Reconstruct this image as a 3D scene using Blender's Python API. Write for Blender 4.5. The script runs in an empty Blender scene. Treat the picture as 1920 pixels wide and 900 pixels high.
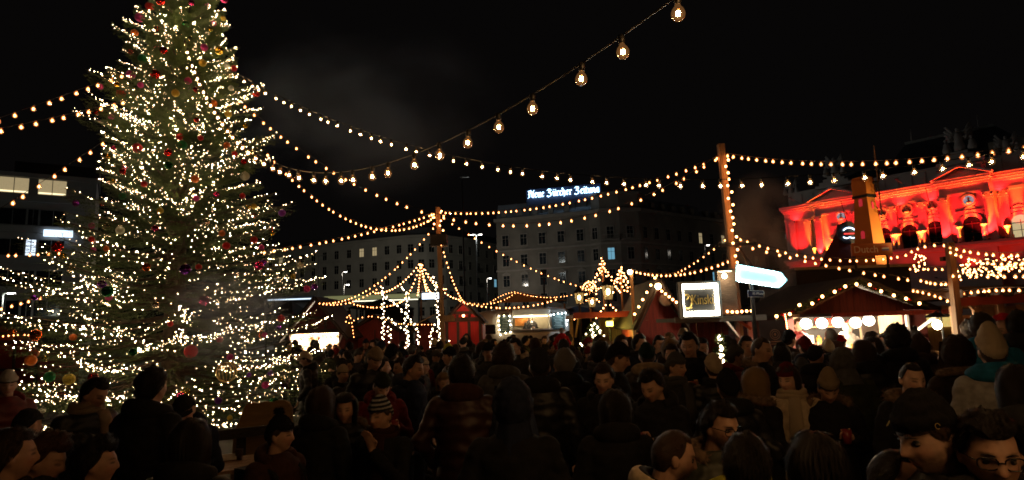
import bpy, math, random
import numpy as np
from mathutils import Vector, Matrix, Euler, noise
R = math.radians
rnd = random.Random(7)
scene = bpy.context.scene
COL = scene.collection

# ---------------------------------------------------------------- camera
FPX, CX, CY = 1150.0, 960.0, 450.0           # focal length and centre in photograph pixels (1920 x 900)
PITCH, ROLL, CAMH = math.atan(161 / 1150.0), R(1.9), 2.12
CAM = Vector((0, 0, CAMH))
_f = Vector((0, math.cos(PITCH), math.sin(PITCH)))
_u = Vector((0, -math.sin(PITCH), math.cos(PITCH)))
_x = Vector((1, 0, 0))
XI = _x * math.cos(ROLL) - _u * math.sin(ROLL)
YI = _x * math.sin(ROLL) + _u * math.cos(ROLL)
cd = bpy.data.cameras.new('camera')
cd.sensor_width = 36.0
cd.lens = FPX / 1920 * 36.0
cd.clip_start, cd.clip_end = 0.05, 2000
cam = bpy.data.objects.new('camera', cd)
M = Matrix((XI, YI, -_f)).transposed().to_4x4()
M.translation = CAM
cam.matrix_world = M
COL.objects.link(cam)
scene.camera = cam

# ---------------------------------------------------------------- night sky, exposure
wd = bpy.data.worlds.new('World')
scene.world = wd
wd.use_nodes = True
bgn = wd.node_tree.nodes['Background']
bgn.inputs[0].default_value = (0.0017, 0.00145, 0.0014, 1)   # city night: black with a trace of street light
bgn.inputs[1].default_value = 1.0
scene.view_settings.view_transform = 'Standard'
scene.view_settings.look = 'None'
scene.view_settings.exposure = 0.3
scene.view_settings.gamma = 1.0
scene.view_settings.use_curve_mapping = False
cy = scene.cycles
cy.use_denoising = True
cy.max_bounces = 5
cy.diffuse_bounces = 2
cy.glossy_bounces = 2
cy.transmission_bounces = 3
cy.transparent_max_bounces = 12
cy.volume_bounces = 0
cy.sample_clamp_indirect = 2.0
cy.caustics_reflective = False
cy.caustics_refractive = False
cy.use_light_tree = True
cy.pixel_filter_type = 'BLACKMAN_HARRIS'
cy.filter_width = 1.7
cy.volume_step_rate = 2.0
cy.volume_max_steps = 64


# ---------------------------------------------------------------- pixel -> place
def ray(px, py):
    return XI * ((px - CX) / FPX) + YI * ((CY - py) / FPX) + _f


def at(px, py, Y):
    v = ray(px, py)
    return CAM + v * (Y / v.y)


def hitz(px, py, z):
    v = ray(px, py)
    return CAM + v * ((z - CAMH) / v.z)


def hit_plane(px, py, p0, n):
    v = ray(px, py)
    return CAM + v * ((p0 - CAM).dot(n) / v.dot(n))


def m_per_px(Y):
    return Y / FPX


# ---------------------------------------------------------------- materials
MATS = {}


def pm(name, col, rough=0.75, var=0.25, scale=6.0, bump=0.0, metal=0.0, emit=None, es=0.0, coords='Object', spec=0.5, wave=None):
    if name in MATS:
        return MATS[name]
    m = bpy.data.materials.new(name)
    m.use_nodes = True
    nt = m.node_tree
    b = nt.nodes['Principled BSDF']
    b.inputs['Roughness'].default_value = rough
    b.inputs['Metallic'].default_value = metal
    b.inputs['Specular IOR Level'].default_value = spec
    tc = nt.nodes.new('ShaderNodeTexCoord')
    no = nt.nodes.new('ShaderNodeTexNoise')
    no.inputs['Scale'].default_value = scale
    no.inputs['Detail'].default_value = 5
    nt.links.new(tc.outputs[coords], no.inputs['Vector'])
    if wave:
        mp = nt.nodes.new('ShaderNodeMapping')
        mp.inputs['Scale'].default_value = wave
        nt.links.new(tc.outputs[coords], mp.inputs['Vector'])
        nt.links.new(mp.outputs[0], no.inputs['Vector'])
    rp = nt.nodes.new('ShaderNodeValToRGB')
    rp.color_ramp.elements[0].position = 0.3
    rp.color_ramp.elements[1].position = 0.7
    c = Vector(col)
    rp.color_ramp.elements[0].color = (*[max(0, x * (1 - var)) for x in c], 1)
    rp.color_ramp.elements[1].color = (*[min(1, x * (1 + var)) for x in c], 1)
    nt.links.new(no.outputs['Fac'], rp.inputs[0])
    nt.links.new(rp.outputs[0], b.inputs['Base Color'])
    if bump:
        bn = nt.nodes.new('ShaderNodeBump')
        bn.inputs['Strength'].default_value = bump
        bn.inputs['Distance'].default_value = 0.02
        nt.links.new(no.outputs['Fac'], bn.inputs['Height'])
        nt.links.new(bn.outputs[0], b.inputs['Normal'])
    if emit:
        b.inputs['Emission Color'].default_value = (*emit, 1)
        b.inputs['Emission Strength'].default_value = es
    MATS[name] = m
    return m


def em(name, col, s, sampling='AUTO'):
    if name in MATS:
        return MATS[name]
    m = bpy.data.materials.new(name)
    m.use_nodes = True
    nt = m.node_tree
    nt.nodes.remove(nt.nodes['Principled BSDF'])
    e = nt.nodes.new('ShaderNodeEmission')
    e.inputs[0].default_value = (*col, 1)
    e.inputs[1].default_value = s
    nt.links.new(e.outputs[0], nt.nodes['Material Output'].inputs[0])
    m.cycles.emission_sampling = sampling
    MATS[name] = m
    return m


def glass(name, tint=(1, 1, 1), glow=None, gs=0.0, rough=0.02, refl=0.09):
    if name in MATS:
        return MATS[name]
    m = bpy.data.materials.new(name)
    m.use_nodes = True
    nt = m.node_tree
    nt.nodes.remove(nt.nodes['Principled BSDF'])
    tr = nt.nodes.new('ShaderNodeBsdfTransparent')
    tr.inputs[0].default_value = (*tint, 1)
    gl = nt.nodes.new('ShaderNodeBsdfGlossy')
    gl.inputs['Roughness'].default_value = rough
    fr = nt.nodes.new('ShaderNodeFresnel')
    fr.inputs[0].default_value = 1.5
    mx = nt.nodes.new('ShaderNodeMixShader')
    nt.links.new(fr.outputs[0], mx.inputs[0])
    nt.links.new(tr.outputs[0], mx.inputs[1])
    nt.links.new(gl.outputs[0], mx.inputs[2])
    out = mx
    if glow:
        e = nt.nodes.new('ShaderNodeEmission')
        e.inputs[0].default_value = (*glow, 1)
        e.inputs[1].default_value = gs
        ad = nt.nodes.new('ShaderNodeAddShader')
        nt.links.new(mx.outputs[0], ad.inputs[0])
        nt.links.new(e.outputs[0], ad.inputs[1])
        out = ad
    nt.links.new(out.outputs[0], nt.nodes['Material Output'].inputs[0])
    m.cycles.emission_sampling = 'NONE'
    MATS[name] = m
    return m


# ---------------------------------------------------------------- mesh collecting
class MB:
    def __init__(self):
        self.v, self.f = [], []

    def add(self, vs, fs):
        o = len(self.v)
        self.v.extend([tuple(p) for p in vs])
        self.f.extend([tuple(i + o for i in f) for f in fs])
        return self

    def box(self, c, s, rot=None):
        hx, hy, hz = s[0] / 2, s[1] / 2, s[2] / 2
        vs = [Vector((x, y, z)) for x in (-hx, hx) for y in (-hy, hy) for z in (-hz, hz)]
        if rot is not None:
            m = Euler(rot).to_matrix()
            vs = [m @ v for v in vs]
        c = Vector(c)
        return self.add([v + c for v in vs], [(0, 1, 3, 2), (4, 6, 7, 5), (0, 4, 5, 1), (2, 3, 7, 6), (0, 2, 6, 4), (1, 5, 7, 3)])

    def beam(self, a, b, w, h, up=(0, 0, 1)):
        a, b = Vector(a), Vector(b)
        d = (b - a).normalized()
        up = Vector(up)
        if abs(d.dot(up)) > 0.98:
            up = Vector((0, 1, 0))
        s = d.cross(up).normalized()
        t = s.cross(d).normalized()
        vs = []
        for p in (a, b):
            for i, j in ((-1, -1), (1, -1), (1, 1), (-1, 1)):
                vs.append(p + s * (i * w / 2) + t * (j * h / 2))
        return self.add(vs, [(3, 2, 1, 0), (4, 5, 6, 7), (0, 1, 5, 4), (1, 2, 6, 5), (2, 3, 7, 6), (3, 0, 4, 7)])

    def tube(self, pts, r, n=8, caps=True):
        pts = [Vector(p) for p in pts]
        rs = r if isinstance(r, (list, tuple)) else [r] * len(pts)
        d0 = (pts[1] - pts[0]).normalized()
        ref = Vector((0, 0, 1)) if abs(d0.z) < 0.9 else Vector((0, 1, 0))
        vs, fs = [], []
        for i, p in enumerate(pts):
            if i == 0:
                d = pts[1] - pts[0]
            elif i == len(pts) - 1:
                d = pts[-1] - pts[-2]
            else:
                d = pts[i + 1] - pts[i - 1]
            d.normalize()
            s = d.cross(ref)
            if s.length < 1e-4:
                s = d.cross(Vector((1, 0, 0)))
            s.normalize()
            t = s.cross(d)
            ra = rs[i]
            rx, ry = ra if isinstance(ra, (list, tuple)) else (ra, ra)
            for k in range(n):
                a = 2 * math.pi * k / n
                vs.append(p + s * (rx * math.cos(a)) + t * (ry * math.sin(a)))
        for i in range(len(pts) - 1):
            for k in range(n):
                k2 = (k + 1) % n
                fs.append((i * n + k, i * n + k2, (i + 1) * n + k2, (i + 1) * n + k))
        if caps:
            fs.append(tuple(range(n - 1, -1, -1)))
            fs.append(tuple((len(pts) - 1) * n + k for k in range(n)))
        return self.add(vs, fs)

    def lathe(self, prof, n=12, c=(0, 0, 0), m=None):
        vs, fs = [], []
        c = Vector(c)
        for r, z in prof:
            for k in range(n):
                a = 2 * math.pi * k / n
                p = Vector((r * math.cos(a), r * math.sin(a), z))
                if m is not None:
                    p = m @ p
                vs.append(p + c)
        for i in range(len(prof) - 1):
            for k in range(n):
                k2 = (k + 1) % n
                fs.append((i * n + k, i * n + k2, (i + 1) * n + k2, (i + 1) * n + k))
        fs.append(tuple(range(n - 1, -1, -1)))
        fs.append(tuple((len(prof) - 1) * n + k for k in range(n)))
        return self.add(vs, fs)

    def sphere(self, c, r, nu=10, nv=6):
        r = r if isinstance(r, (list, tuple)) else (r, r, r)
        prof = []
        c = Vector(c)
        vs = [c + Vector((0, 0, -r[2]))]
        for j in range(1, nv):
            ph = -math.pi / 2 + math.pi * j / nv
            for k in range(nu):
                a = 2 * math.pi * k / nu
                vs.append(c + Vector((r[0] * math.cos(ph) * math.cos(a), r[1] * math.cos(ph) * math.sin(a), r[2] * math.sin(ph))))
        vs.append(c + Vector((0, 0, r[2])))
        fs = []
        for k in range(nu):
            fs.append((0, 1 + (k + 1) % nu, 1 + k))
        for j in range(nv - 2):
            for k in range(nu):
                a, b = 1 + j * nu + k, 1 + j * nu + (k + 1) % nu
                fs.append((a, b, b + nu, a + nu))
        l = len(vs) - 1
        o = 1 + (nv - 2) * nu
        for k in range(nu):
            fs.append((o + k, o + (k + 1) % nu, l))
        return self.add(vs, fs)

    def prism(self, poly, y0, y1, m=None):
        """poly: (x,z) points; extruded along y"""
        n = len(poly)
        vs = [Vector((x, y0, z)) for x, z in poly] + [Vector((x, y1, z)) for x, z in poly]
        if m is not None:
            vs = [m @ v for v in vs]
        fs = [tuple(range(n)), tuple(range(2 * n - 1, n - 1, -1))]
        for i in range(n):
            j = (i + 1) % n
            fs.append((i, i + n, j + n, j))
        return self.add(vs, fs)

    def mesh(self, name, mat=None, smooth=False):
        me = bpy.data.meshes.new(name)
        me.from_pydata(self.v, [], self.f)
        if mat:
            me.materials.append(mat)
        if smooth:
            me.polygons.foreach_set('use_smooth', [True] * len(me.polygons))
        me.update()
        return me

    def build(self, name, mat, parent=None, smooth=False, loc=None, rot=None):
        return ob(name, self.mesh(name, mat, smooth), parent, loc, rot)


def ob(name, me, parent=None, loc=None, rot=None, scale=None):
    o = bpy.data.objects.new(name, me)
    COL.objects.link(o)
    if parent is not None:
        o.parent = parent
    if loc is not None:
        o.location = loc
    if rot is not None:
        o.rotation_euler = rot
    if scale is not None:
        o.scale = scale if isinstance(scale, (tuple, list, Vector)) else (scale,) * 3
    return o


def tag(o, label, cat, group=None, kind=None):
    if label:
        o['label'] = label
    if cat:
        o['category'] = cat
    if group:
        o['group'] = group
    if kind:
        o['kind'] = kind
    return o


def thing(name, label, cat, loc=(0, 0, 0), rotz=0.0, group=None):
    o = ob(name, None, None, loc, (0, 0, rotz))
    o.empty_display_size = 0.2
    return tag(o, label, cat, group)


def lamp(name, kind, loc, power, col, parent=None, radius=0.05, rot=None, cone=None, blend=0.5):
    l = bpy.data.lights.new(name, kind)
    l.energy = power
    l.color = col
    l.shadow_soft_size = radius
    if kind == 'SPOT':
        l.spot_size = cone
        l.spot_blend = blend
    o = bpy.data.objects.new(name, l)
    COL.objects.link(o)
    if parent is not None:
        o.parent = parent
    o.location = loc
    if rot is not None:
        o.rotation_euler = rot
    return o


def text_mesh(s, size, depth=0.01, name='lettering', bold=0.0):
    cu = bpy.data.curves.new(name, 'FONT')
    cu.body = s
    cu.size = size
    cu.extrude = depth
    cu.offset = bold
    cu.resolution_u = 3
    cu.align_x = 'CENTER'
    cu.align_y = 'CENTER'
    t = bpy.data.objects.new(name, cu)
    COL.objects.link(t)
    dg = bpy.context.evaluated_depsgraph_get()
    me = bpy.data.meshes.new_from_object(t.evaluated_get(dg))
    bpy.data.objects.remove(t)
    return me


WARM = (1.0, 0.56, 0.25)
# ================================================================ ground
def ground_mat():
    m = pm('plaza_stone', (0.115, 0.105, 0.095), 0.62, 0.35, 0.9, 0.0)
    nt = m.node_tree
    b = nt.nodes['Principled BSDF']
    tc = nt.nodes.new('ShaderNodeTexCoord')
    br = nt.nodes.new('ShaderNodeTexBrick')
    br.inputs['Scale'].default_value = 1.0
    br.inputs['Mortar Size'].default_value = 0.012
    br.inputs['Brick Width'].default_value = 1.1
    br.inputs['Row Height'].default_value = 0.45
    nt.links.new(tc.outputs['Object'], br.inputs['Vector'])
    bp = nt.nodes.new('ShaderNodeBump')
    bp.inputs['Strength'].default_value = 0.6
    bp.inputs['Distance'].default_value = 0.01
    bp.invert = True
    nt.links.new(br.outputs['Fac'], bp.inputs['Height'])
    nt.links.new(bp.outputs[0], b.inputs['Normal'])
    return m


g = MB().add([(-700, -60, 0), (700, -60, 0), (700, 900, 0), (-700, 900, 0)], [(0, 1, 2, 3)]).build('ground', ground_mat())
tag(g, 'dark stone slab paving of the square', None, kind='structure')
st = MB()
st.add([(-300, 62, .004), (300, 62, .004), (300, 84, .004), (-300, 84, .004)], [(0, 1, 2, 3)])
so = st.build('road', pm('asphalt', (.045, .045, .048), .8, .2, 3))
tag(so, 'dark asphalt street beyond the market', None, kind='structure')

# ================================================================ facade helpers
M_STONE = pm('grey_stone', (.14, .12, .098), .85, .22, .4)
M_STONE2 = pm('pale_render', (.42, .40, .34), .85, .15, .3)
M_TRIM = pm('stone_trim', (.19, .165, .14), .8, .15, 1)
M_PANE = pm('dark_pane', (.012, .014, .016), .12, .1, 1)
M_LITP = pm('lit_room_pane', (.3, .25, .15), .4, .5, 1.2, emit=(1, .78, .42), es=.28)
M_LITC = pm('cold_lit_pane', (.3, .3, .3), .4, .3, 1.0, emit=(.72, .85, 1), es=1.1)
M_CYAN = em('cyan_screen', (.25, .62, .85), .45)
M_ROOF = pm('slate_roof', (.05, .052, .058), .7, .25, 2)


def frame_of(a, b):
    """local frame of a facade from ground point a (left) to b (right): x along, y into the building"""
    a, b = Vector(a), Vector(b)
    u = (b - a)
    u.z = 0
    L = u.length
    u.normalize()
    n = Vector((u.y, -u.x, 0))            # towards the camera
    m = Matrix((u, -n, Vector((0, 0, 1)))).transposed().to_4x4()
    m.translation = Vector((a.x, a.y, 0))
    return m, L, n


def win_mesh(w, h, ped=False):
    fr = MB()
    fr.box((-w / 2 - .07, -.06, 0), (.14, .12, h)).box((w / 2 + .07, -.06, 0), (.14, .12, h))
    fr.box((0, -.07, h / 2 + .09), (w + .28, .14, .18))
    fr.box((0, -.11, -h / 2 - .07), (w + .42, .22, .14))
    fr.box((0, -.035, 0), (.06, .03, h)).box((0, -.036, h * .18), (w, .03, .06))
    if ped:
        fr.prism([(-w / 2 - .35, h / 2 + .18), (w / 2 + .35, h / 2 + .18), (0, h / 2 + .75)], -.22, .0)
    pn = MB().box((0, -.012, 0), (w - .002, .02, h - .002))
    return fr, pn


def add_window(parent, mats, x, y, z, rz, key, lit=None, cache={}):
    w, h, ped, fm = key
    if key not in cache:
        fr, pn = win_mesh(w, h, ped)
        cache[key] = (fr.mesh('window', fm), pn.mesh('pane', M_PANE))
    fm_, pm_ = cache[key]
    o = ob('window', fm_, parent, (x, y, z), (0, 0, rz))
    p = ob('pane', pm_, o)
    if lit:
        p.material_slots[0].link = 'OBJECT'
        p.material_slots[0].material = lit
    return o


def wall_ring(pts, z0, z1, back):
    """closed prism from facade points (front, left to right) and a back depth"""
    mb = MB()
    ring = [Vector((p[0], p[1], 0)) for p in pts]
    ring += [ring[-1] + Vector((0, back, 0)), ring[0] + Vector((0, back, 0))]
    n = len(ring)
    vs = [(p.x, p.y, z0) for p in ring] + [(p.x, p.y, z1) for p in ring]
    fs = [(i, (i + 1) % n, n + (i + 1) % n, n + i) for i in range(n)] + [tuple(range(2 * n - 1, n - 1, -1)), tuple(range(n))]
    return mb.add(vs, [f[::-1] for f in fs])


def band(pts, z, h, proud):
    """moulding that runs along the facade points"""
    mb = MB()
    for a, b in zip(pts[:-1], pts[1:]):
        m, L, n = frame_of((a[0], a[1], 0), (b[0], b[1], 0))
        vs = []
        for x in (-proud * .4, L + proud * .4):
            for y in (-proud, .05):
                for zz in (z, z + h):
                    vs.append(m @ Vector((x, y, zz)))
        mb.add(vs, [(0, 1, 3, 2), (4, 6, 7, 5), (0, 4, 5, 1), (2, 3, 7, 6), (0, 2, 6, 4), (1, 5, 7, 3)])
    return mb


# ================================================================ newspaper building
def gp(px, Y, py=480):
    p = at(px, py, Y)
    return Vector((p.x, p.y, 0))


def px_of(p):
    v = p - CAM
    return CX + FPX * v.dot(XI) / v.dot(_f), CY - FPX * v.dot(YI) / v.dot(_f)


NP = [gp(932, 121), gp(1108, 115), gp(1128, 113.4), gp(1165, 112.8), gp(1202, 113.6), gp(1222, 116), gp(1325, 127), gp(1445, 142)]
nz = thing('corner_building', 'dark stone corner office building under the glowing blue-white newspaper roof sign', 'building', NP[1])
O = NP[1]
loc = [p - O for p in NP]
wall_ring(loc, 0, 22.6, 16).build('wall', M_STONE, nz)
for z, h, pr in ((22.6, .7, .7), (16.6, .35, .35), (12.7, .3, .3), (5.0, .4, .35)):
    band(loc, z, h, pr).build('cornice', M_TRIM, nz)
tw = [loc[1] + Vector((.6, .9, 0)), loc[2], loc[3], loc[4], loc[5] + Vector((-.6, .9, 0))]
wall_ring(tw, 23.3, 26.0, 9).build('tower_attic', M_STONE, nz)
band(tw, 26.0, .45, .4).build('cornice', M_TRIM, nz)
# mansard roofs
for i, (a, b, h) in enumerate(((loc[0], loc[1] + Vector((.4, .4, 0)), 3.1), (loc[5], loc[6], 2.6), (loc[6], loc[7], 1.6))):
    m, L, n = frame_of(a, b)
    mb = MB()
    vs = [m @ Vector(p) for p in ((0, .3, 23.3), (L, .3, 23.3), (L, 1.6, 23.3 + h), (0, 1.6, 23.3 + h), (L, 9, 23.3 + h + .6), (0, 9, 23.3 + h + .6), (L, 9.1, 23.3), (0, 9.1, 23.3))]
    mb.add(vs, [(0, 1, 2, 3), (3, 2, 4, 5), (5, 4, 6, 7), (1, 6, 4, 2), (0, 3, 5, 7)])
    rf = mb.build('roof', pm('zinc_roof', (.16, .17, .19), .45, .15, 1.5), nz)
    for k in range(int(L / 3.2)):
        x = 1.6 + k * 3.2
        MB().box(m @ Vector((x, .75, 24.3)), (1.0, 1.0, 1.3), (0, 0, math.atan2((b - a).y, (b - a).x))).build('dormer', M_TRIM, rf)
segs = [(0, 1, 5, 1.3), (1, 2, 1, 1.1), (2, 3, 1, 1.2), (3, 4, 1, 1.2), (4, 5, 1, 1.0), (5, 6, 5, 1.15), (6, 7, 6, 1.15)]
for a, b, nw, ww in segs:
    m, L, n = frame_of(loc[a], loc[b])
    rz = math.atan2((loc[b] - loc[a]).y, (loc[b] - loc[a]).x)
    for k in range(nw):
        for r, zc in enumerate((7.0, 10.8, 14.8, 18.8)):
            p = m @ Vector((L * (k + .5) / nw, 0, zc))
            lit = None
            ppx, ppy = px_of(p + O)
            if (a, r) == (3, 2) or (a, r) == (2, 2):
                lit = M_CYAN if abs(ppx - 1146) < 14 else None
            if a == 6 and r == 3 and k == 1 or a == 5 and r == 3 and k == 4:
                lit = M_LITP
            if a == 6 and r == 1 and k == 0:
                lit = M_CYAN
            add_window(nz, None, p.x, p.y, p.z, rz, (ww, 2.15, r == 1 and a in (0, 5), M_TRIM), lit)
# balconies on the tower
for zc in (9.2, 17.3):
    for a, b in ((2, 3), (3, 4)):
        m, L, n = frame_of(loc[a], loc[b])
        rz = math.atan2((loc[b] - loc[a]).y, (loc[b] - loc[a]).x)
        mb = MB()
        mb.box(m @ Vector((L / 2, -.5, zc)), (L * .9, 1.0, .18), (0, 0, rz))
        for k in range(13):
            mb.box(m @ Vector((L * (.06 + .88 * k / 12), -.93, zc + .5)), (.05, .05, .9), (0, 0, rz))
        mb.box(m @ Vector((L / 2, -.93, zc + .98)), (L * .9, .08, .07), (0, 0, rz))
        mb.build('balcony', M_TRIM, nz)

# ---- roof sign in blackletter: strokes of a broad nib
GLY = {   # letter: (advance, strokes); unit: x-height 1
    'N': (1.35, [[(.0, .0), (.22, .14), (.22, 1.3), (.0, 1.42)], [(.22, 1.4), (.5, 1.5), (.78, .5), (.86, .1), (1.1, .0)], [(.0, .75), (.3, .9)], [(1.05, .1), (1.05, 1.25), (1.22, 1.5)], [(-.1, -.1), (.2, .12)]]),
    'e': (.66, [[(.5, .14), (.3, .0), (.1, .2), (.1, .8), (.3, 1.0), (.5, .8), (.14, .5)]]),
    'u': (.8, [[(.0, .95), (.13, .85), (.13, .15), (.3, .0), (.52, .2)], [(.52, 1.0), (.52, .15), (.68, .0)]]),
    'Z': (1.25, [[(.05, 1.25), (.3, 1.5), (.75, 1.4), (.85, 1.15), (.35, .82), (.75, .72), (.9, .4), (.7, .02), (.3, -.12), (.02, .1)], [(.4, 1.2), (.6, 1.05)]]),
    'ü': (.8, [[(.0, .95), (.13, .85), (.13, .15), (.3, .0), (.52, .2)], [(.52, 1.0), (.52, .15), (.68, .0)], [(.1, 1.3), (.2, 1.3)], [(.48, 1.3), (.58, 1.3)]]),
    'r': (.6, [[(.0, .95), (.13, .85), (.13, .1), (.26, .0)], [(.13, .8), (.38, 1.0), (.5, .85)]]),
    'c': (.6, [[(.48, .85), (.3, 1.0), (.1, .8), (.1, .2), (.3, .0), (.48, .14)]]),
    'h': (.8, [[(.0, 1.5), (.13, 1.4), (.13, .1), (.0, .0)], [(.13, .8), (.36, 1.0), (.54, .8), (.54, .1), (.38, -.25)]]),
    'i': (.42, [[(.0, .95), (.13, .85), (.13, .12), (.28, .0)], [(.1, 1.32), (.2, 1.32)]]),
    't': (.5, [[(.13, 1.3), (.13, .15), (.3, .0)], [(.0, .95), (.36, .95)]]),
    'n': (.82, [[(.0, .95), (.13, .85), (.13, .1), (.0, .0)], [(.13, .8), (.36, 1.0), (.54, .8), (.54, .1), (.7, .0)]]),
    'g': (.75, [[(.5, .85), (.3, 1.0), (.1, .8), (.1, .25), (.3, .05), (.52, .25)], [(.52, 1.0), (.52, -.15), (.3, -.4), (.05, -.3)]]),
    ' ': (.55, []),
}
M_NEON = em('blue_white_neon', (.42, .70, 1.0), 5.5)


def nib_letter(ch, s, nibw=.2, depth=.12):
    mb = MB()
    nx, nzv = nibw / 2 * math.cos(R(38)), nibw / 2 * math.sin(R(38))
    for stroke in GLY[ch][1]:
        for (x0, z0), (x1, z1) in zip(stroke[:-1], stroke[1:]):
            q = [(x0 - nx, z0 - nzv), (x0 + nx, z0 + nzv), (x1 + nx, z1 + nzv), (x1 - nx, z1 - nzv)]
            ar = sum(q[i][0] * q[(i + 1) % 4][1] - q[(i + 1) % 4][0] * q[i][1] for i in range(4))
            if ar < 0:
                q = q[::-1]
            t = .05        # so that thin hairlines keep some body
            q = [(x + (t if i in (1, 2) else -t) * .4, z) for i, (x, z) in enumerate(q)]
            mb.prism([(x * s, z * s) for x, z in q], -depth / 2 + rnd.uniform(-.004, .004), depth / 2 + rnd.uniform(-.004, .004))
    return mb


txt = 'Neue Zürcher Zeitung'
A0 = at(991, 371, 118.5)
B0 = at(1120, 352, 115.2)
wtot = sum(GLY[c][0] for c in txt)
u = B0 - A0
Lh = Vector((u.x, u.y, 0)).length
ns = thing('roof_sign', 'glowing blue-white blackletter newspaper sign standing on the roof edge', 'sign', (A0.x, A0.y, A0.z), math.atan2(u.y, u.x))
s = Lh * 1.03 / wtot
x = 0.0
for ch in txt:
    if ch != ' ':
        nib_letter(ch, s).build('letter', M_NEON, ns, loc=(x * s, 0, 0))
    x += GLY[ch][0]
MB().box((Lh / 2, .55, .1 * s), (Lh * 1.08, .12, s * 3.6)).build('backing_panel', pm('blue_panel', (.012, .022, .055), .5, .15, .6), ns)
mb = MB()
for k in range(7):
    mb.beam((Lh * k / 6, .75, -1.6 * s), (Lh * k / 6, 1.6, -3.3), .12, .12)
    mb.beam((Lh * k / 6, .68, 1.5 * s), (Lh * k / 6, .68, -3.2), .12, .12)
mb.build('support_frame', pm('dark_steel', (.05, .05, .055), .5, .2, 4, metal=.6), ns)

# ================================================================ curved apartment block
AP = [gp(498, 170), gp(620, 160), gp(715, 153.5), gp(760, 150.6), gp(800, 150.2), gp(836, 152.5), gp(872, 158), gp(934, 174)]
ab = thing('apartment_block', 'long pale apartment block with rounded corner across the street', 'building', AP[3])
O = AP[3]
loc = [p - O for p in AP]
wall_ring(loc, 0, 24.6, 14).build('wall', M_STONE2, ab)
for z, h, pr in ((24.6, .6, .55), (20.0, .25, .22), (8.2, .3, .25)):
    band(loc, z - (0.0), h, pr).build('cornice', M_STONE2, ab)
wall_ring([p + Vector((0, 1.2, 0)) for p in loc], 25.2, 27.2, 10).build('roof', M_ROOF, ab)
segs = [(0, 1, 6), (1, 2, 4), (2, 3, 2), (3, 4, 2), (4, 5, 2), (5, 6, 2), (6, 7, 4)]
for a, b, nw in segs:
    m, L, n = frame_of(loc[a], loc[b])
    rz = math.atan2((loc[b] - loc[a]).y, (loc[b] - loc[a]).x)
    for k in range(nw):
        for r, zc in enumerate((6.3, 10.2, 14.1, 18.0, 21.9)):
            p = m @ Vector((L * (k + .5) / nw, 0, zc))
            lit = None
            if (a == 1 and k == 2 or a == 1 and k == 3) and r == 4:
                lit = M_LITP
            if a == 0 and r == 4 and k in (1, ):
                lit = M_LITP
            if a == 6 and k == 3 and r == 2:
                lit = M_CYAN
            add_window(ab, None, p.x, p.y, p.z, rz, (1.35, 2.1, False, M_STONE2), lit)
            if a in (3, 5, 6) and k == 1 and r in (1, 2, 3):
                mb = MB().box((p.x, p.y, p.z - 1.35), (2.4, 1.6, .15), (0, 0, rz))
                for q in range(9):
                    pp = m @ Vector((L * (k + .5) / nw - 1.1 + .275 * q, -.75, zc - .8))
                    mb.box(pp, (.05, .05, 1.0), (0, 0, rz))
                mb.build('balcony', pm('dark_steel', (.05, .05, .055), .5), ab)
lower = [gp(1428, 150), gp(1480, 150)]
lb = thing('side_building', 'low dim building in the gap beside the red-lit opera house', 'building', lower[0])
wall_ring([Vector((0, 0, 0)), lower[1] - lower[0]], 0, 20, 10).build('wall', M_STONE, lb)
wall_ring([Vector((0, .5, 0)), lower[1] - lower[0] + Vector((0, .5, 0))], 20, 23, 8).build('roof', M_ROOF, lb)
for k in range(3):
    for r in range(4):
        p = (lower[1] - lower[0]) * ((k + .5) / 3)
        add_window(lb, None, p.x, p.y, 5 + 4 * r, math.atan2((lower[1] - lower[0]).y, (lower[1] - lower[0]).x), (1.3, 2.1, False, M_TRIM))

# ================================================================ modern office block behind the tree
a = gp(-110, 62.0, 450)
b = gp(175, 69, 450)
m, L, n = frame_of(a, b)
ofc = ob('office_block', None, None, a, (0, 0, math.atan2((b - a).y, (b - a).x)))
tag(ofc, 'modern grey office block with window bands behind the big lit fir', 'building')
mi = m.inverted()


def ofl(px, py):
    p = mi @ hit_plane(px, py, a, n)
    return p.x, p.z


ztop = ofl(60, 326)[1]
M_CONC = pm('office_cladding', (.30, .29, .285), .7, .12, .5)
MB().box((L / 2, 7, ztop / 2), (L, 14, ztop)).build('wall', M_CONC, ofc)
MB().box((L / 2, -.15, ztop - .25), (L + .3, .5, .5)).build('parapet', M_CONC, ofc)
MB().box((L * .7, 6, ztop + 1), (8, 6, 2)).build('roof_plant', M_ROOF, ofc)
for row, (yc0, hh) in enumerate(((349, 1.7), (407, 1.75), (464, 1.75), (522, 1.75), (578, 1.75))):
    z = ofl(60, yc0)[1]
    bandm = MB().box((L / 2, -.16, z - hh / 2 - .5), (L, .3, .75))
    bandm.build('spandrel', M_CONC, ofc)
    xs = 0.8
    widths = [2.35, .95] * 12
    k = 0
    while xs < L - 3:
        w = widths[k] if row else 2.6
        lit = None
        ppx = px_of(m @ Vector((xs + w / 2, 0, z)))[0]
        if row == 0 and ppx > -40:
            lit = M_LITP
        if row == 2 and 40 < ppx < 66:
            lit = M_LITC
        fr = MB().box((0, -.05, 0), (.06, .1, hh)).box((-w / 2, -.05, 0), (.08, .1, hh)).box((w / 2, -.05, 0), (.08, .1, hh)).box((0, -.05, hh / 2), (w, .1, .08))
        o = fr.build('window', pm('alu_frame', (.22, .22, .22), .4, .1, 3, metal=.5), ofc, loc=(xs + w / 2, 0, z))
        MB().box((0, -.012, 0), (w - .09, .02, hh - .01)).build('pane', lit or M_PANE, o)
        if row == 0 and lit:
            MB().box((0, -.05, -hh / 2 + .14), (w - .2, .05, .16)).build('light_strip', em('warm_strip', (1, .85, .5), 1.3), o)
        xs += w + (.75 if row == 0 else .12)
        k += 1
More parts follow.
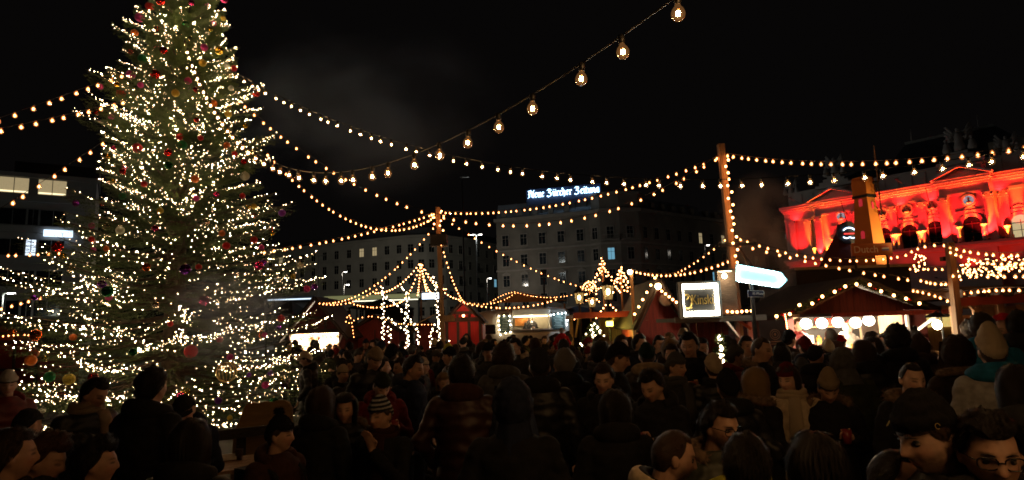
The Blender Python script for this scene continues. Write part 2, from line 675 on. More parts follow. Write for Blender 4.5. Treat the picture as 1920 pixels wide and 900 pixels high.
x0, zz = ofl(110, 439)
sg = MB().box((0, -.15, 0), (2.6, .3, .72)).build('light_box_sign', em('sign_pale_blue', (.62, .80, 1), 1.6), None, loc=m @ Vector((x0, -.33, zz)), rot=(0, 0, math.atan2((b - a).y, (b - a).x)))
tag(sg, 'small glowing pale blue sign box on the grey office block', 'sign')

# ================================================================ opera house
OA, OB = gp(1478, 99), gp(1945, 76)
m, L, n = frame_of(OA, OB)
rzO = math.atan2((OB - OA).y, (OB - OA).x)
mi = m.inverted()


def opl(px, py, out=0.0):
    p = mi @ hit_plane(px, py, OA + n * out, n)
    return p.x, p.z


op = ob('opera_house', None, None, OA, (0, 0, rzO))
tag(op, 'neo-baroque opera house with arched windows floodlit red', 'building')
M_OP = pm('opera_stone', (.46, .42, .39), .8, .12, .7, bump=.3)
M_OPT = pm('opera_trim', (.52, .48, .44), .75, .1, 1.5, bump=.2)
zc = opl(1700, 358)[1]                        # main cornice
zb = opl(1755, 462)[1]                        # balcony level
xp0, xp1 = opl(1531, 420, .9)[0], opl(1611, 420, .9)[0]
xq0, xq1 = opl(1766, 400, .9)[0], opl(1861, 400, .9)[0]
Lr = L + 14
MB().box((Lr / 2, 8, zc / 2), (Lr, 16, zc)).build('wall', M_OP, op)
for x0, x1 in ((xp0, xp1), (xq0, xq1)):
    MB().box(((x0 + x1) / 2, -.45, zc / 2), (x1 - x0, .9, zc)).build('pavilion_wall', M_OP, op)


def cornice(x0, x1, y, z):
    mb = MB()
    for dz, h, pr in ((-1.9, .35, .16), (-1.55, .9, .06), (-.65, .3, .3), (-.35, .3, .55), (-.05, .35, .85), (.3, .12, .95)):
        mb.box(((x0 + x1) / 2, y - pr / 2, z + dz + h / 2), (x1 - x0 + pr * .9, pr, h - .006))
    for k in range(int((x1 - x0) / .55)):
        mb.box((x0 + .3 + .55 * k, y - .42, z - .2), (.22, .5, .22))
    return mb


for x0, x1, y in ((0, xp0 - .5, 0), (xp0, xp1, -.9), (xp1 + .5, xq0 - .5, 0), (xq0, xq1, -.9), (xq1 + .5, Lr, 0)):
    cornice(x0, x1, y, zc).build('cornice', M_OPT, op)
for x0, x1 in ((xp0, xp1), (xq0, xq1)):
    c = (x0 + x1) / 2
    hw = (x1 - x0) / 2 + .7
    h = hw * .42
    z = zc + .45
    mb = MB()
    mb.prism([(c - hw + .5, z), (c + hw - .5, z), (c, z + h - .15)], -1.05, -.2)
    pd = mb.build('pediment', M_OP, op)
    mb = MB()
    mb.beam((c - hw, -1.6, z + .08), (c, -1.6, z + h), 1.0, .3).beam((c + hw, -1.61, z + .08), (c, -1.61, z + h), 1.0, .3)
    mb.build('raking_cornice', M_OPT, pd)
# attic with piers, stepped pedestals and winged groups
mb = MB().box((Lr / 2, 1.6, zc + 1.5), (Lr - 1.5, 2.4, 2.1))
mb.box((Lr / 2, 1.5, zc + 2.62), (Lr - 1.3, 2.8, .2))
for k in range(26):
    mb.box((1 + k * (Lr - 2) / 25, .36, zc + 1.4), (.5, .16, 1.8))
mb.build('attic', M_OP, op)


def winged_group(s):
    mb = MB()
    mb.lathe([(.55, 0), (.6, .5), (.42, 1.1), (.5, 1.7), (.34, 2.1), (.14, 2.25)], 10)
    mb.sphere((0, -.1, 2.5), (.22, .25, .28), 8, 6)
    for sd in (-1, 1):
        for k in range(5):
            a = R(58 - 13 * k)
            ln = 1.75 - .22 * k
            mb.beam((sd * .3, .15, 1.75 - .1 * k), (sd * (.3 + ln * math.cos(a)), .3, 1.75 - .1 * k + ln * math.sin(a)), .10, .30)
        mb.tube([(sd * .4, 0, 1.7), (sd * .8, -.35, 1.4), (sd * 1.0, -.5, 1.9)], [.16, .13, .09], 7)
        mb.lathe([(.4, 0), (.5, .35), (.34, .8), (.3, 1.1), (.12, 1.3)], 8, (sd * 1.25, -.15, -.1))
        mb.sphere((sd * 1.25, -.25, 1.4), .2, 7, 5)
    mb.v = [tuple(c * s for c in v) for v in mb.v]
    return mb


for x0, x1, sc in ((xp0, xp1, 1.0), (xq0, xq1, 1.15)):
    c = (x0 + x1) / 2
    mb = MB()
    for k in range(4):
        mb.box((c, .3, zc + 2.6 + .45 * k), (5.4 - 1.15 * k, 2.4 - .3 * k, .45 - .004 * k))
    pe = mb.build('pedestal', M_OP, op)
    winged_group(sc).build('winged_statue', M_OP, op, True, loc=(c, .3, zc + 4.35))
for xx, sc in ((1.2, .75), (Lr - 15.5, .9)):
    winged_group(sc).build('winged_statue', M_OP, op, True, loc=(xx, .6, zc + 2.7))
# roof: low front hip and tall stage roof
mb = MB()
zr = zc + 2.7
mb.add([(1, 3, zr), (Lr - 1, 3, zr), (Lr - 6, 12, zr + 4), (8, 12, zr + 4), (1, 24, zr), (Lr - 1, 24, zr)], [(0, 1, 2, 3), (3, 2, 5, 4), (1, 5, 2), (0, 3, 4)])
xs0, xs1 = opl(1690, 265, -16)[0], opl(1860, 235, -16)[0]
zs = opl(1770, 250, -16)[1]
mb.add([(xs0 - 4, 14, zr + 2), (xs1 + 6, 14, zr + 2), (xs1, 18, zs), (xs0, 18, zs), (xs0 - 4, 30, zr + 2), (xs1 + 6, 30, zr + 2)], [(0, 1, 2, 3), (3, 2, 5, 4), (1, 5, 2), (0, 3, 4)])
mb.build('roof', M_ROOF, op)
MB().box(((xs0 + xs1) / 2, 17.9, zs + .1), (xs1 - xs0, .5, .4)).build('ridge_capping', pm('pale_lead', (.3, .3, .28), .5), op)
for xx in (xs0 + 1, xs1 - 2):
    MB().tube([(xx, 18, zs), (xx, 18, zs + 2.4)], [.12, .03], 6).build('finial', M_OPT, op)
MB().box((opl(1905, 315, -4)[0] + 2, 4.6, zr + 1.2), (9, 2, 3.0)).build('pavilion_attic', pm('opera_lit_cream', (.6, .56, .46), .8, .15, 1.2), op)  # lit look put into the stone colour, paler than the rest
# pilasters
M_PIL = M_OPT


def pilaster(x, y, w, z0, z1):
    mb = MB()
    mb.box((x, y - .14, (z0 + z1) / 2), (w, .28, z1 - z0))
    mb.box((x, y - .2, z0 + .25), (w + .2, .4, .5)).box((x, y - .19, z1 - .12), (w + .28, .38, .24)).box((x, y - .17, z1 - .55), (w + .12, .34, .5))
    for k in (-1, 1):
        mb.sphere((x + k * w * .42, y - .33, z1 - .38), (.17, .1, .17), 8, 5)
    return mb


zt = zc - 1.95
for px, py, out in ((1536, 430, .9), (1606, 420, .9), (1640, 420, 0), (1676, 420, 0), (1731, 410, 0), (1771, 400, .9), (1856, 390, .9), (1488, 440, 0), (1517, 440, 0), (1884, 390, 0), (1940, 390, 0)):
    pilaster(opl(px, py, out)[0], -out, 1.0, zb, zt).build('pilaster', M_PIL, op)
# windows: arched, with jamb columns, archivolt, hood, oculus
HOT = (1.0, .20, .018)
WASH = (1.0, .013, .013)
M_CREAM = pm('lit_curtain', (.6, .5, .3), .6, .4, 1.5, emit=(1, .8, .42), es=.42)


def arch_poly(w, h, k=12):
    r = w / 2
    return [(-r, 0), (r, 0)] + [(r * math.cos(math.pi * i / k), h - r + r * math.sin(math.pi * i / k)) for i in range(k + 1)]


def opera_window(px, pyt, out, w, lit=None, oculus=True):
    x = opl(px, 430, out)[0]
    ztp = opl(px, pyt, out)[1]
    h = ztp - zb
    y = -out
    wn = MB()
    k = 14
    r0, r1 = w / 2, w / 2 + .42
    zs_ = h - w / 2
    for i in range(k):
        a0, a1 = math.pi * i / k, math.pi * (i + 1) / k
        q = [(r1 * math.cos(a0), zs_ + r1 * math.sin(a0)), (r1 * math.cos(a1), zs_ + r1 * math.sin(a1)), (r0 * math.cos(a1), zs_ + r0 * math.sin(a1)), (r0 * math.cos(a0), zs_ + r0 * math.sin(a0))]
        wn.prism(q[::-1], -.13, .02)
    wn.box((-w * .78, -.1, zs_ - .08), (w * .5, .16, .16)).box((w * .78, -.1, zs_ - .08), (w * .5, .16, .16))
    wn.box((0, -.06, h + .75), (w * 1.7, .12, .16)).box((0, -.04, h + .5), (w * 1.45, .08, .3))
    wn.prism([(-.85, h + .86), (.85, h + .86), (.5, h + 1.18), (0, h + 1.34), (-.5, h + 1.18)], -.07, .0)
    lamp('sill_fill_lamp', 'SPOT', (x, y - 1.55, zb + .3), 3000, WASH, op, .08, (R(180 - 17), 0, 0), R(60), 1.0)  # extra spot without fixture, added to redden the wall above the window
    o = wn.build('window', M_OPT, op, loc=(x, y, zb))
    MB().prism(arch_poly(w, h), -.03, .0).build('pane', lit or M_PANE, o)
    gb = MB().box((0, -.06, zs_), (w, .06, .1)).box((0, -.06, h * .4), (.07, .06, h * .8))
    gb.box((0, -.06, h * .35), (w, .06, .06))
    gb.build('glazing_bar', pm('dark_wood_bar', (.05, .03, .02), .6), o)
    for sd in (-1, 1):
        cx = sd * (w / 2 + .34)
        mb = MB().lathe([(.42, 0), (.42, .2), (.34, .26), (.34, zs_ - .6), (.32, zs_ - .5), (.42, zs_ - .3), (.42, zs_ - .2)], 12, (cx, -.38, 0))
        mb.build('jamb_column', M_OPT, o, True)
        MB().box((cx, -1.0, .05), (.24, .2, .1)).build('uplight', pm('dark_steel', (.05, .05, .055), .5), o)
        lamp('uplight_lamp', 'SPOT', (cx, -1.02, .17), 6000, HOT, o, .06, (R(180 - 9), 0, 0), R(44), .9)
    if oculus:
        zo = h + 2.15
        rr = .62
        mb = MB()
        for i in range(18):
            a0, a1 = 2 * math.pi * i / 18, 2 * math.pi * (i + 1) / 18
            q = [((rr + .22) * math.cos(a0), zo + (rr + .22) * math.sin(a0)), ((rr + .22) * math.cos(a1), zo + (rr + .22) * math.sin(a1)), (rr * math.cos(a1), zo + rr * math.sin(a1)), (rr * math.cos(a0), zo + rr * math.sin(a0))]
            mb.prism(q[::-1], -.2, .02)
        mb.build('oculus_frame', M_OPT, o)
        MB().prism([(rr * math.cos(2 * math.pi * i / 18), zo + rr * math.sin(2 * math.pi * i / 18)) for i in range(18)], -.04, 0).build('oculus_pane', oculus if oculus is not True else pm('oculus_glass', (.35, .36, .30), .25, .2, 3), o)
        bust = MB().lathe([(.30, -.5), (.34, -.25), (.12, -.05), (.1, .05)], 8, (0, -.12, zo)).sphere((0, -.12, zo + .22), (.16, .14, .2), 8, 6)
        bust.build('bust', M_OPT, o, True)
    return o


M_OCW = pm('oculus_lit', (.45, .5, .5), .3, .2, 4, emit=(.7, .85, 1), es=.22)
opera_window(1540, 452, 0, 1.5, M_CREAM, False)
opera_window(1580, 432, .9, 1.9, None, M_OCW)
opera_window(1657, 427, 0, 1.9)
opera_window(1705, 421, 0, 1.9)
opera_window(1754, 414, 0, 1.9)
opera_window(1824, 405, .9, 1.95, None, M_OCW)
opera_window(1916, 402, 0, 1.95, M_CREAM, False)
# balcony with balusters, and washes of red along the pilasters and the cornice
mb = MB().box((Lr / 2, -.9, zb - .2), (Lr, 1.8, .35)).box((Lr / 2, -.5, zb - .6), (Lr, 1.0, .4))
mb.build('balcony', M_OPT, op)
for px, out in ((1500, 0), (1548, .9), (1566, .9), (1598, .9), (1842, .9), (1612, .9), (1625, 0), (1676, 0), (1731, 0), (1771, .9), (1793, .9), (1856, .9), (1884, 0), (1940, 0)):
    x = opl(px, 430, out)[0]
    MB().box((x, -1.55 - out * .5, zb + .1), (.28, .22, .2)).build('uplight', pm('dark_steel', (.05, .05, .055), .5), op)
    lamp('uplight_lamp', 'SPOT', (x, -1.5 - out * .5, zb + .25), 4200, WASH, op, .08, (R(180 - 12), 0, 0), R(75), 1.0)
for k in range(12):
    x = Lr * (k + .5) / 12
    MB().box((x, -.75, zc - 2.14), (.2, .2, .12)).box((x, -.35, zc - 2.17), (.06, .8, .05)).build('floodlight', pm('dark_steel', (.05, .05, .055), .5), op)  # made-up box and bracket, added to carry the cornice lamp
    MB().box((x, -2.6, zb - 4.38), (.3, .3, .15)).box((x, -1.3, zb - 4.48), (.06, 2.6, .05)).build('floodlight', pm('dark_steel', (.05, .05, .055), .5), op)  # likewise an added mount, for the plinth lamp
    lamp('cornice_lamp', 'SPOT', (x, -.75, zc - 2.0), 420, (1, .012, .014), op, .1, (R(180 - 20), 0, 0), R(140), .9)
    lamp('plinth_lamp', 'SPOT', (x, -2.6, zb - 4.2), 420, (1, .022, .012), op, .1, (R(180 - 25), 0, 0), R(80), .9)
for k in range(9):
    xa_ = Lr * (k + .5) / 9
    MB().tube([(xa_, .5, zc + .9), (xa_, -3.0, zc + 1.3)], .03, 5).box((xa_, -3.2, zc + 1.36), (.3, .3, .12)).build('floodlight', pm('dark_steel', (.05, .05, .055), .5), op)  # added bracket and box, only there to carry the attic fill
    lamp('attic_fill_lamp', 'POINT', (Lr * (k + .5) / 9, -3.2, zc + 1.6), 2.5, (1, .80, .68), op, .15)  # fill light added so that attic and statues show faintly
flag = MB().tube([(0, 0, 0), (0, -2.4, 5.5)], .05, 6)
for px in (1600, 1760):
    x, z = opl(px, 440)
    flag.build('flagpole', pm('dark_steel', (.05, .05, .055), .5), op, loc=(x, -1.0, zc - 6))

# ================================================================ street lamps and masts of the far street
M_STEEL = pm('galvanised_steel', (.05, .05, .05), .6, .15, 3, metal=.3)


def street_lamp(px, py, Y, label, power, double=False, col=(1, .93, .82), group=None):
    p = at(px, py, Y)
    t = thing('street_lamp', label, 'street lamp', (p.x, p.y, 0), 0, group)
    h = p.z
    MB().tube([(0, 0, 0), (0, 0, h * .5), (0, 0, h)], [.11, .085, .05], 8).build('pole', M_STEEL, t)
    for sd in ((-1, 1) if double else (1,)):
        MB().tube([(0, 0, h - .15), (sd * .2, 0, h + .05), (sd * .4, 0, h + .06)], [.04, .035, .03], 6).build('arm', M_STEEL, t)
        MB().box((sd * .6, 0, h + .06), (.55, .3, .1)).build('lamp_head', M_STEEL, t)
        MB().box((sd * .6, 0, h - .02), (.45, .24, .06)).build('diffuser', em('street_white', (1, .95, .88), 16), t)
        lamp('lamp_light', 'POINT', (sd * .6, 0, h - .35), power, col, t, .25)
    return t


street_lamp(893, 440, 92, 'tall double-headed street lamp glowing white before the apartment block', 900, True, (.92, 1, .95))
for i, (px, py, Y, lb) in enumerate(((642, 510, 120, 'distant street lamp in front of the long pale apartment block'), (645, 534, 100, 'distant street lamp in front of the long pale apartment block'), (516, 519, 115, 'street lamp just right of the big lit fir'), (913, 522, 110, 'street lamp at the right-hand end of the pale apartment block'), (1321, 460, 105, 'street lamp before the right wing of the corner office building'), (1472, 441, 120, 'street lamp in the gap beside the opera house'))):
    street_lamp(px, py, Y, lb, 800 if px < 1000 else 100, False, (1, .9, .75), 'far street lamps' if i < 2 else None)
for px, pt, Y, lb in ((866, 332, 70, 'tall thin dark lamp mast in front of the apartment block'), (598, 480, 110, 'slim pale pole in front of the apartment block')):
    p = at(px, pt, Y)
    t = thing('mast', lb, 'mast', (p.x, p.y, 0))
    MB().tube([(0, 0, 0), (0, 0, p.z)], [.13, .07], 8).build('pole', M_STEEL, t)
    MB().box((.3, 0, p.z), (1.0, .25, .1)).build('lamp_head', M_STEEL, t)

street_lamp(6, 550, 46, 'greenish-white street lamp at the left edge below the office block', 420, False, (.9, 1, .85))
# tram shelter with lit fascia
p0, p1 = at(610, 560, 58), at(832, 557, 58)
ts = thing('tram_shelter', 'long flat-roofed tram shelter with pale lit fascia behind the market huts', 'shelter', (p0.x, p0.y, 0))
Ls = p1.x - p0.x
MB().box((Ls / 2, 1.5, p0.z), (Ls, 4, .5)).build('roof', pm('shelter_roof', (.3, .3, .25), .6), ts)
MB().box((Ls / 2, -.55, p0.z - .02), (Ls - .1, .08, .4)).build('fascia', pm('lit_fascia', (.5, .5, .3), .6, .3, .7, emit=(.8, .8, .35), es=.16), ts)
for k in range(6):
    MB().tube([(.6 + k * (Ls - 1.2) / 5, 1.5, 0), (.6 + k * (Ls - 1.2) / 5, 1.5, p0.z - .25)], .1, 8).build('post', M_STEEL, ts)
MB().box((Ls - 1.05, -.75, p0.z - .12), (1.9, .2, .55)).build('light_box', em('shelter_sign', (.70, .82, 1), 2.2), ts)
MB().box((Ls / 2, .5, p0.z - .32), (Ls * .55, .2, .08)).build('ceiling_tube', em('shelter_tube', (1, .95, .7), 1.5), ts)
p0, p1 = at(505, 563, 48), at(592, 557, 48)
t2 = thing('kiosk', 'low flat kiosk with white neon edge left of the tram shelter', 'kiosk', (p0.x, p0.y, 0))
Ls = p1.x - p0.x
MB().box((Ls / 2, 1.6, p0.z / 2 - .1), (Ls - .6, 2.6, p0.z - .2)).build('wall', M_CONC, t2)
MB().box((Ls / 2, 1.5, p0.z + .08), (Ls, 3.6, .3)).build('roof', M_ROOF, t2)
MB().box((Ls / 2, -.36, p0.z), (Ls, .07, .1)).build('neon_edge', em('white_neon', (.7, .85, 1), 1.2), t2)
# ================================================================ the big fir
TY = 13.0
tb = at(318, 790, TY)
TX = tb.x
PROF = [(-175, 4), (-100, 30), (0, 72), (100, 106), (200, 150), (300, 168), (400, 200), (500, 232), (600, 256), (700, 292), (780, 300)]
ZR = []
for py, hw in PROF:
    ZR.append((at(335, py, TY).z, hw * m_per_px(TY) * 1.02))
ZR.sort()
ztop = ZR[-1][0]


def tree_r(z):
    return float(np.interp(z, [a for a, b in ZR], [b for a, b in ZR]))


fir = thing('fir_tree', 'very tall decorated fir covered in warm fairy lights and coloured baubles', 'tree', (TX, TY, 0))
M_BARK = pm('fir_bark', (.09, .06, .04), .9, .35, 9, bump=.6)
M_NEED = pm('fir_needles', (.078, .112, .028), .6, .5, 1.6, spec=.3)
MB().tube([(0, 0, 0), (.03, 0, 2), (-.02, 0, 5), (0, 0, ztop * .8), (0, 0, ztop)], [.26, .22, .16, .06, .01], 12).build('trunk', M_BARK, fir, True)


def bough_template(seed):
    r = random.Random(seed)
    tri = []          # each needle: three points in bough space (x along 0..1, y across, z up) + twig strips

    def needle_row(p, q, nl, dens):
        p, q = np.array(p), np.array(q)
        d = q - p
        L = np.linalg.norm(d)
        d = d / L
        sd = np.array([-d[1], d[0], 0])
        k = max(3, int(L * dens))
        for i in range(k):
            c = p + (q - p) * ((i + r.random()) / k)
            for s in (-1, 1):
                an = r.uniform(.5, 1.1)
                v = d * math.cos(an) + sd * s * math.sin(an) + np.array([0, 0, r.uniform(-.25, .55)])
                v = v / np.linalg.norm(v) * nl * r.uniform(.7, 1.2)
                w = np.cross(v, [r.uniform(-.4, .4), r.uniform(-.4, .4), 1])
                w = w / np.linalg.norm(w) * nl * .13
                tri.append((c - w, c + w, c + v))
    n = 15
    for i in range(n):
        t = .18 + .82 * i / n
        for s in (-1, 1):
            ln = (.40 * (1 - t) ** .7 + .07) * r.uniform(.75, 1.2)
            an = R(r.uniform(42, 62))
            a = (t, 0, 0)
            b = (t + ln * math.cos(an), s * ln * math.sin(an), -.04 * ln + r.uniform(-.05, .03))
            needle_row(a, b, .045, 78)
            if ln > .2:
                for t2 in (.35, .6):
                    c = [a[j] + (b[j] - a[j]) * t2 for j in range(3)]
                    l2 = ln * .45
                    a2 = an - R(38)
                    needle_row(c, (c[0] + l2 * math.cos(a2), c[1] + s * l2 * math.sin(a2), c[2] - .02), .042, 72)
    needle_row((.15, 0, 0), (1.03, 0, .0), .05, 40)
    return np.array(tri)           # (n,3,3)


TPL = [bough_template(s) for s in (1, 2, 3, 4)]
BOUGHS = []      # (azimuth, z0, length, slope, curve)
r = random.Random(11)
z = .75
while z < ztop - .15:
    Rz = tree_r(z)
    nb = max(5, int(6.5 + Rz * 2.6))
    off = r.random() * 6.28
    for k in range(nb):
        az = off + 6.283 * k / nb + r.uniform(-.18, .18)
        f = z / ztop
        slope = (.25 - .55 * (1 - f)) + r.uniform(-.1, .1)
        ln = tree_r(z + (slope + .2) * Rz * .9)
        ln = tree_r(z + (slope + .2) * ln * .9)
        ln *= r.uniform(.66, 1.06) * (1 + .50 * noise.noise(Vector((math.cos(az) * 1.6, math.sin(az) * 1.6, z * .9)))) + .02
        if r.random() < .12:
            ln *= 1.15
        ln = max(min(ln, tree_r(z) * 1.05), .18)
        BOUGHS.append((az, z + r.uniform(-.12, .12), ln, slope, .16 + .1 * (1 - f)))
    z += .34 if z < 4 else .29


def bough_pt(bg, x, y, zz):
    az, z0, ln, sl, cu = bg
    X = x * ln
    Z = z0 + sl * ln * x + cu * ln * x * x + zz * ln
    Yc = y * ln
    return (X * math.cos(az) - Yc * math.sin(az), X * math.sin(az) + Yc * math.cos(az), Z - sl * 0)


chunks = []
stems = MB()
for i, bg in enumerate(BOUGHS):
    T = TPL[i % 4]
    az, z0, ln, sl, cu = bg
    wid = min(1.0, .55 + .55 / max(ln, .3))
    X = T[..., 0] * ln
    Yc = T[..., 1] * ln * wid * (1 if i % 2 else -1)
    Z = z0 + sl * ln * T[..., 0] + cu * ln * T[..., 0] ** 2 + T[..., 2] * ln - .16 * np.abs(Yc)
    P = np.stack([X * math.cos(az) - Yc * math.sin(az), X * math.sin(az) + Yc * math.cos(az), Z], -1)
    # needles keep their size on long and short boughs alike
    base = P[:, :2].mean(1, keepdims=True)
    k = (.062 / .045) / max(ln, .25) * .9
    P = base + (P - base) * min(k, 2.2)
    chunks.append(P.reshape(-1, 3))
    stems.tube([bough_pt(bg, 0, 0, 0), bough_pt(bg, .5, 0, 0), bough_pt(bg, 1, 0, 0)], [.035 * min(1, ln / 2) + .008, .018, .006], 4, False)
V = np.concatenate(chunks).astype(np.float32)
nt_ = len(V) // 3
me = bpy.data.meshes.new('crown')
me.vertices.add(len(V))
me.vertices.foreach_set('co', V.ravel())
me.loops.add(len(V))
me.loops.foreach_set('vertex_index', np.arange(len(V), dtype=np.int32))
me.polygons.add(nt_)
me.polygons.foreach_set('loop_start', np.arange(0, len(V), 3, dtype=np.int32))
me.polygons.foreach_set('loop_total', np.full(nt_, 3, dtype=np.int32))
me.materials.append(M_NEED)
me.update()
crown = ob('crown', me, fir)
stems.build('bough', M_BARK, crown, True)['label'] = 'brown boughs inside the crown'

# ---- fairy lights
M_FAIRY = em('fairy_warm_white', (1.0, .68, .36), 46.0)
r = random.Random(5)
LPTS = []
for bg in BOUGHS:
    az, z0, ln, sl, cu = bg
    dens = float(np.interp(z0, [.5, 2.5, 4.0, 5.0, 7, 11], [16.0, 13.5, 10.0, 18.0, 31.0, 40.0]))
    cl = 1 + 1.5 * noise.noise(Vector((math.cos(az) * ln * .8, math.sin(az) * ln * .8, z0 * .75)) + Vector((3, 1, 7)))
    n = int(dens * max(.15, cl) * (.45 + .45 * ln) + r.random())
    ph = r.choice((-.17, 0, .17))
    for k in range(n):
        x = 1.02 - .66 * (k + r.uniform(0, .9)) / max(n, 1)
        y = (ph + r.uniform(-.10, .10)) * (1.15 - x) * 1.6
        p = bough_pt(bg, x, y, 0)
        LPTS.append(Vector((p[0], p[1], p[2] - .16 * abs(y * ln) + r.uniform(.0, .07))))
# those on the camera's side come first: they are the ones that show largest
tocam = Vector((-TX, -TY, 0)).normalized()
LPTS.sort(key=lambda p: -(p.xy.dot(tocam.xy)) - .15 * r.random())
fl = thing('fairy_lights', 'warm white fairy lights wound over the whole tall fir', 'fairy lights', (TX, TY, 0))
lm = MB().sphere((0, 0, 0), .0066, 5, 3).mesh('fairy_bulb', M_FAIRY)
pick = LPTS[:1375:5][:275]
ps = set(id(p) for p in pick)
for p in pick:
    ob('fairy_bulb', lm, fl, p, scale=r.uniform(.8, 1.25))
rest = MB()
for p in LPTS:
    if id(p) not in ps:
        rest.sphere(p, .0062 * r.choice((.45, .6, .8, 1.0, 1.15, 1.4)), 5, 3)
o = rest.build('fairy_bulb_mass', M_FAIRY, fl)
o.data.materials.append(em('fairy_dim', (1.0, .66, .34), 16.0))
o.data.materials.append(em('fairy_bright', (1.0, .72, .42), 95.0))
_nf = len(o.data.polygons) // max(1, len(LPTS) - len(ps))
_mi = np.repeat(np.random.default_rng(2).choice([0, 1, 1, 2], len(LPTS)), _nf)[:len(o.data.polygons)]
o.data.polygons.foreach_set('material_index', _mi.astype(np.int32))
o['kind'] = 'stuff'
print('boughs', len(BOUGHS), 'needles', nt_, 'lights', len(LPTS), 'ztop', ztop)

# ---- baubles: each hangs below a bough tip
r = random.Random(21)
BCOL = {'red': (.55, .02, .015), 'purple': (.20, .03, .38), 'pink': (.75, .06, .28), 'gold': (.70, .46, .06), 'green': (.02, .20, .06), 'silver': (.75, .68, .55), 'orange': (.75, .16, .02)}
bmesh_cache = {}


def bauble_mesh(col, glit):
    key = (col, glit)
    if key not in bmesh_cache:
        m_ = pm('bauble_%s_%d' % key, BCOL[col], .45 if glit else .12, .5 if glit else .05, 60 if glit else 4, bump=.8 if glit else 0, metal=.75 if glit else .9)
        cap = pm('bauble_cap', (.6, .5, .3), .3, .1, 3, metal=1)
        bmesh_cache[key] = (MB().sphere((0, 0, -1), 1, 14, 9).mesh('ball', m_, True), MB().lathe([(.2, -.05), (.2, .12), (.05, .16), (.03, .3)], 8).mesh('cap', cap))
    return bmesh_cache[key]


cand = [b for b in BOUGHS if (math.cos(b[0]) * tocam.x + math.sin(b[0]) * tocam.y) > -.1 and b[2] > .35]
r.shuffle(cand)
cols = ['red', 'red', 'red', 'purple', 'pink', 'pink', 'gold', 'gold', 'green', 'silver', 'orange']
LV = ['on the lowest boughs of the tall fir', 'halfway up the tall fir', 'near the top of the tall fir']
for i, bg in enumerate(cand[:170]):
    c = cols[i % len(cols)]
    gl = r.random() < .45
    x = r.uniform(.72, 1.0)
    p = bough_pt(bg, x, r.uniform(-.1, .1), -.01)
    rad = r.choice([.05, .06, .06, .075, .075, .095]) * (1.25 if p[2] < 4 and r.random() < .25 else 1)
    lv = 0 if p[2] < 3.4 else (1 if p[2] < 6.2 else 2)
    sz = 'big' if rad > .085 else ('small' if rad < .065 else 'middling')
    t = thing('bauble', '%s %s %s bauble hanging %s' % (sz, 'glittery' if gl else 'shiny', c, LV[lv]), 'bauble', (TX + p[0], TY + p[1], p[2] - .05), 0, '%s %s %s baubles %s' % (sz, 'glittery' if gl else 'shiny', c, LV[lv]))
    bm_, cm_ = bauble_mesh(c, gl)
    ob('ball', bm_, t, scale=rad)
    ob('cap', cm_, t, scale=rad)
# a big wire ball of gold
p = at(425, 698, TY - 2.9)
t = thing('wire_ball', 'large open golden wire ball hanging low on the tall fir', 'ornament', p)
for k in range(8):
    a = math.pi * k / 8
    pts = [Vector((math.cos(q) * math.cos(a), math.cos(q) * math.sin(a), math.sin(q))) * .16 for q in np.linspace(0, 6.283, 25)]
    MB().tube(pts, .004, 4, False).build('hoop', pm('gold_wire', (.75, .5, .15), .3, .1, 3, metal=1), t)

# ================================================================ festoon strings
M_CABLE = pm('black_cable', (.006, .0055, .005), .5, .2, 8)
M_SOCK = pm('black_socket', (.012, .011, .010), .45, .2, 8)
M_BULB = em('festoon_glow', (1.0, .36, .11), 16.0)
M_HALO = glass('festoon_halo_glass', (.97, .93, .88), (1, .27, .06), .42)  # orange glow rim put into the outer shell as weak emission
M_FIL = em('filament', (1.0, .55, .22), 190.0)
M_GLOBE = glass('bulb_glass', (.98, .94, .88), (1, .42, .12), .10)  # inner glow ring put into the glass as weak emission
_b = MB().lathe([(.003, .016), (.007, .011), (.0115, .002), (.0125, -.008), (.010, -.017), (.004, -.021)], 8)
_n = len(_b.f)
_b.lathe([(.009, .040), (.014, .028), (.025, .010), (.029, -.008), (.024, -.026), (.009, -.036)], 10)
simple_bulb = _b.mesh('bulb', M_BULB, True)
simple_bulb.materials.append(M_HALO)
for _i in range(_n, len(simple_bulb.polygons)):
    simple_bulb.polygons[_i].material_index = 1
globe = MB().lathe([(.012, .050), (.013, .040), (.017, .031), (.026, .020), (.032, .005), (.0335, -.006), (.031, -.018), (.024, -.030), (.012, -.038), (.002, -.040)], 18).mesh('bulb', M_GLOBE, True)
fila = MB()
for k in range(6):
    a0, a1 = k * 1.047, (k + 1) * 1.047
    fila.tube([(.008 * math.cos(a0), .008 * math.sin(a0), -.012), (.0085 * math.cos((a0 + a1) / 2), .0085 * math.sin((a0 + a1) / 2), .007), (.008 * math.cos(a1), .008 * math.sin(a1), -.012)], .0016, 4)
fila = fila.mesh('filament', M_FIL)
stemm = MB().lathe([(.006, .05), (.005, .02), (.003, .008)], 8).mesh('stem', pm('bulb_stem', (.6, .35, .15), .3, .1, 5, emit=(1, .4, .1), es=.35), True)
sock = MB().lathe([(.014, .092), (.018, .085), (.018, .058), (.015, .054), (.015, .044)], 10).mesh('socket', M_SOCK, True)
STRINGS = []


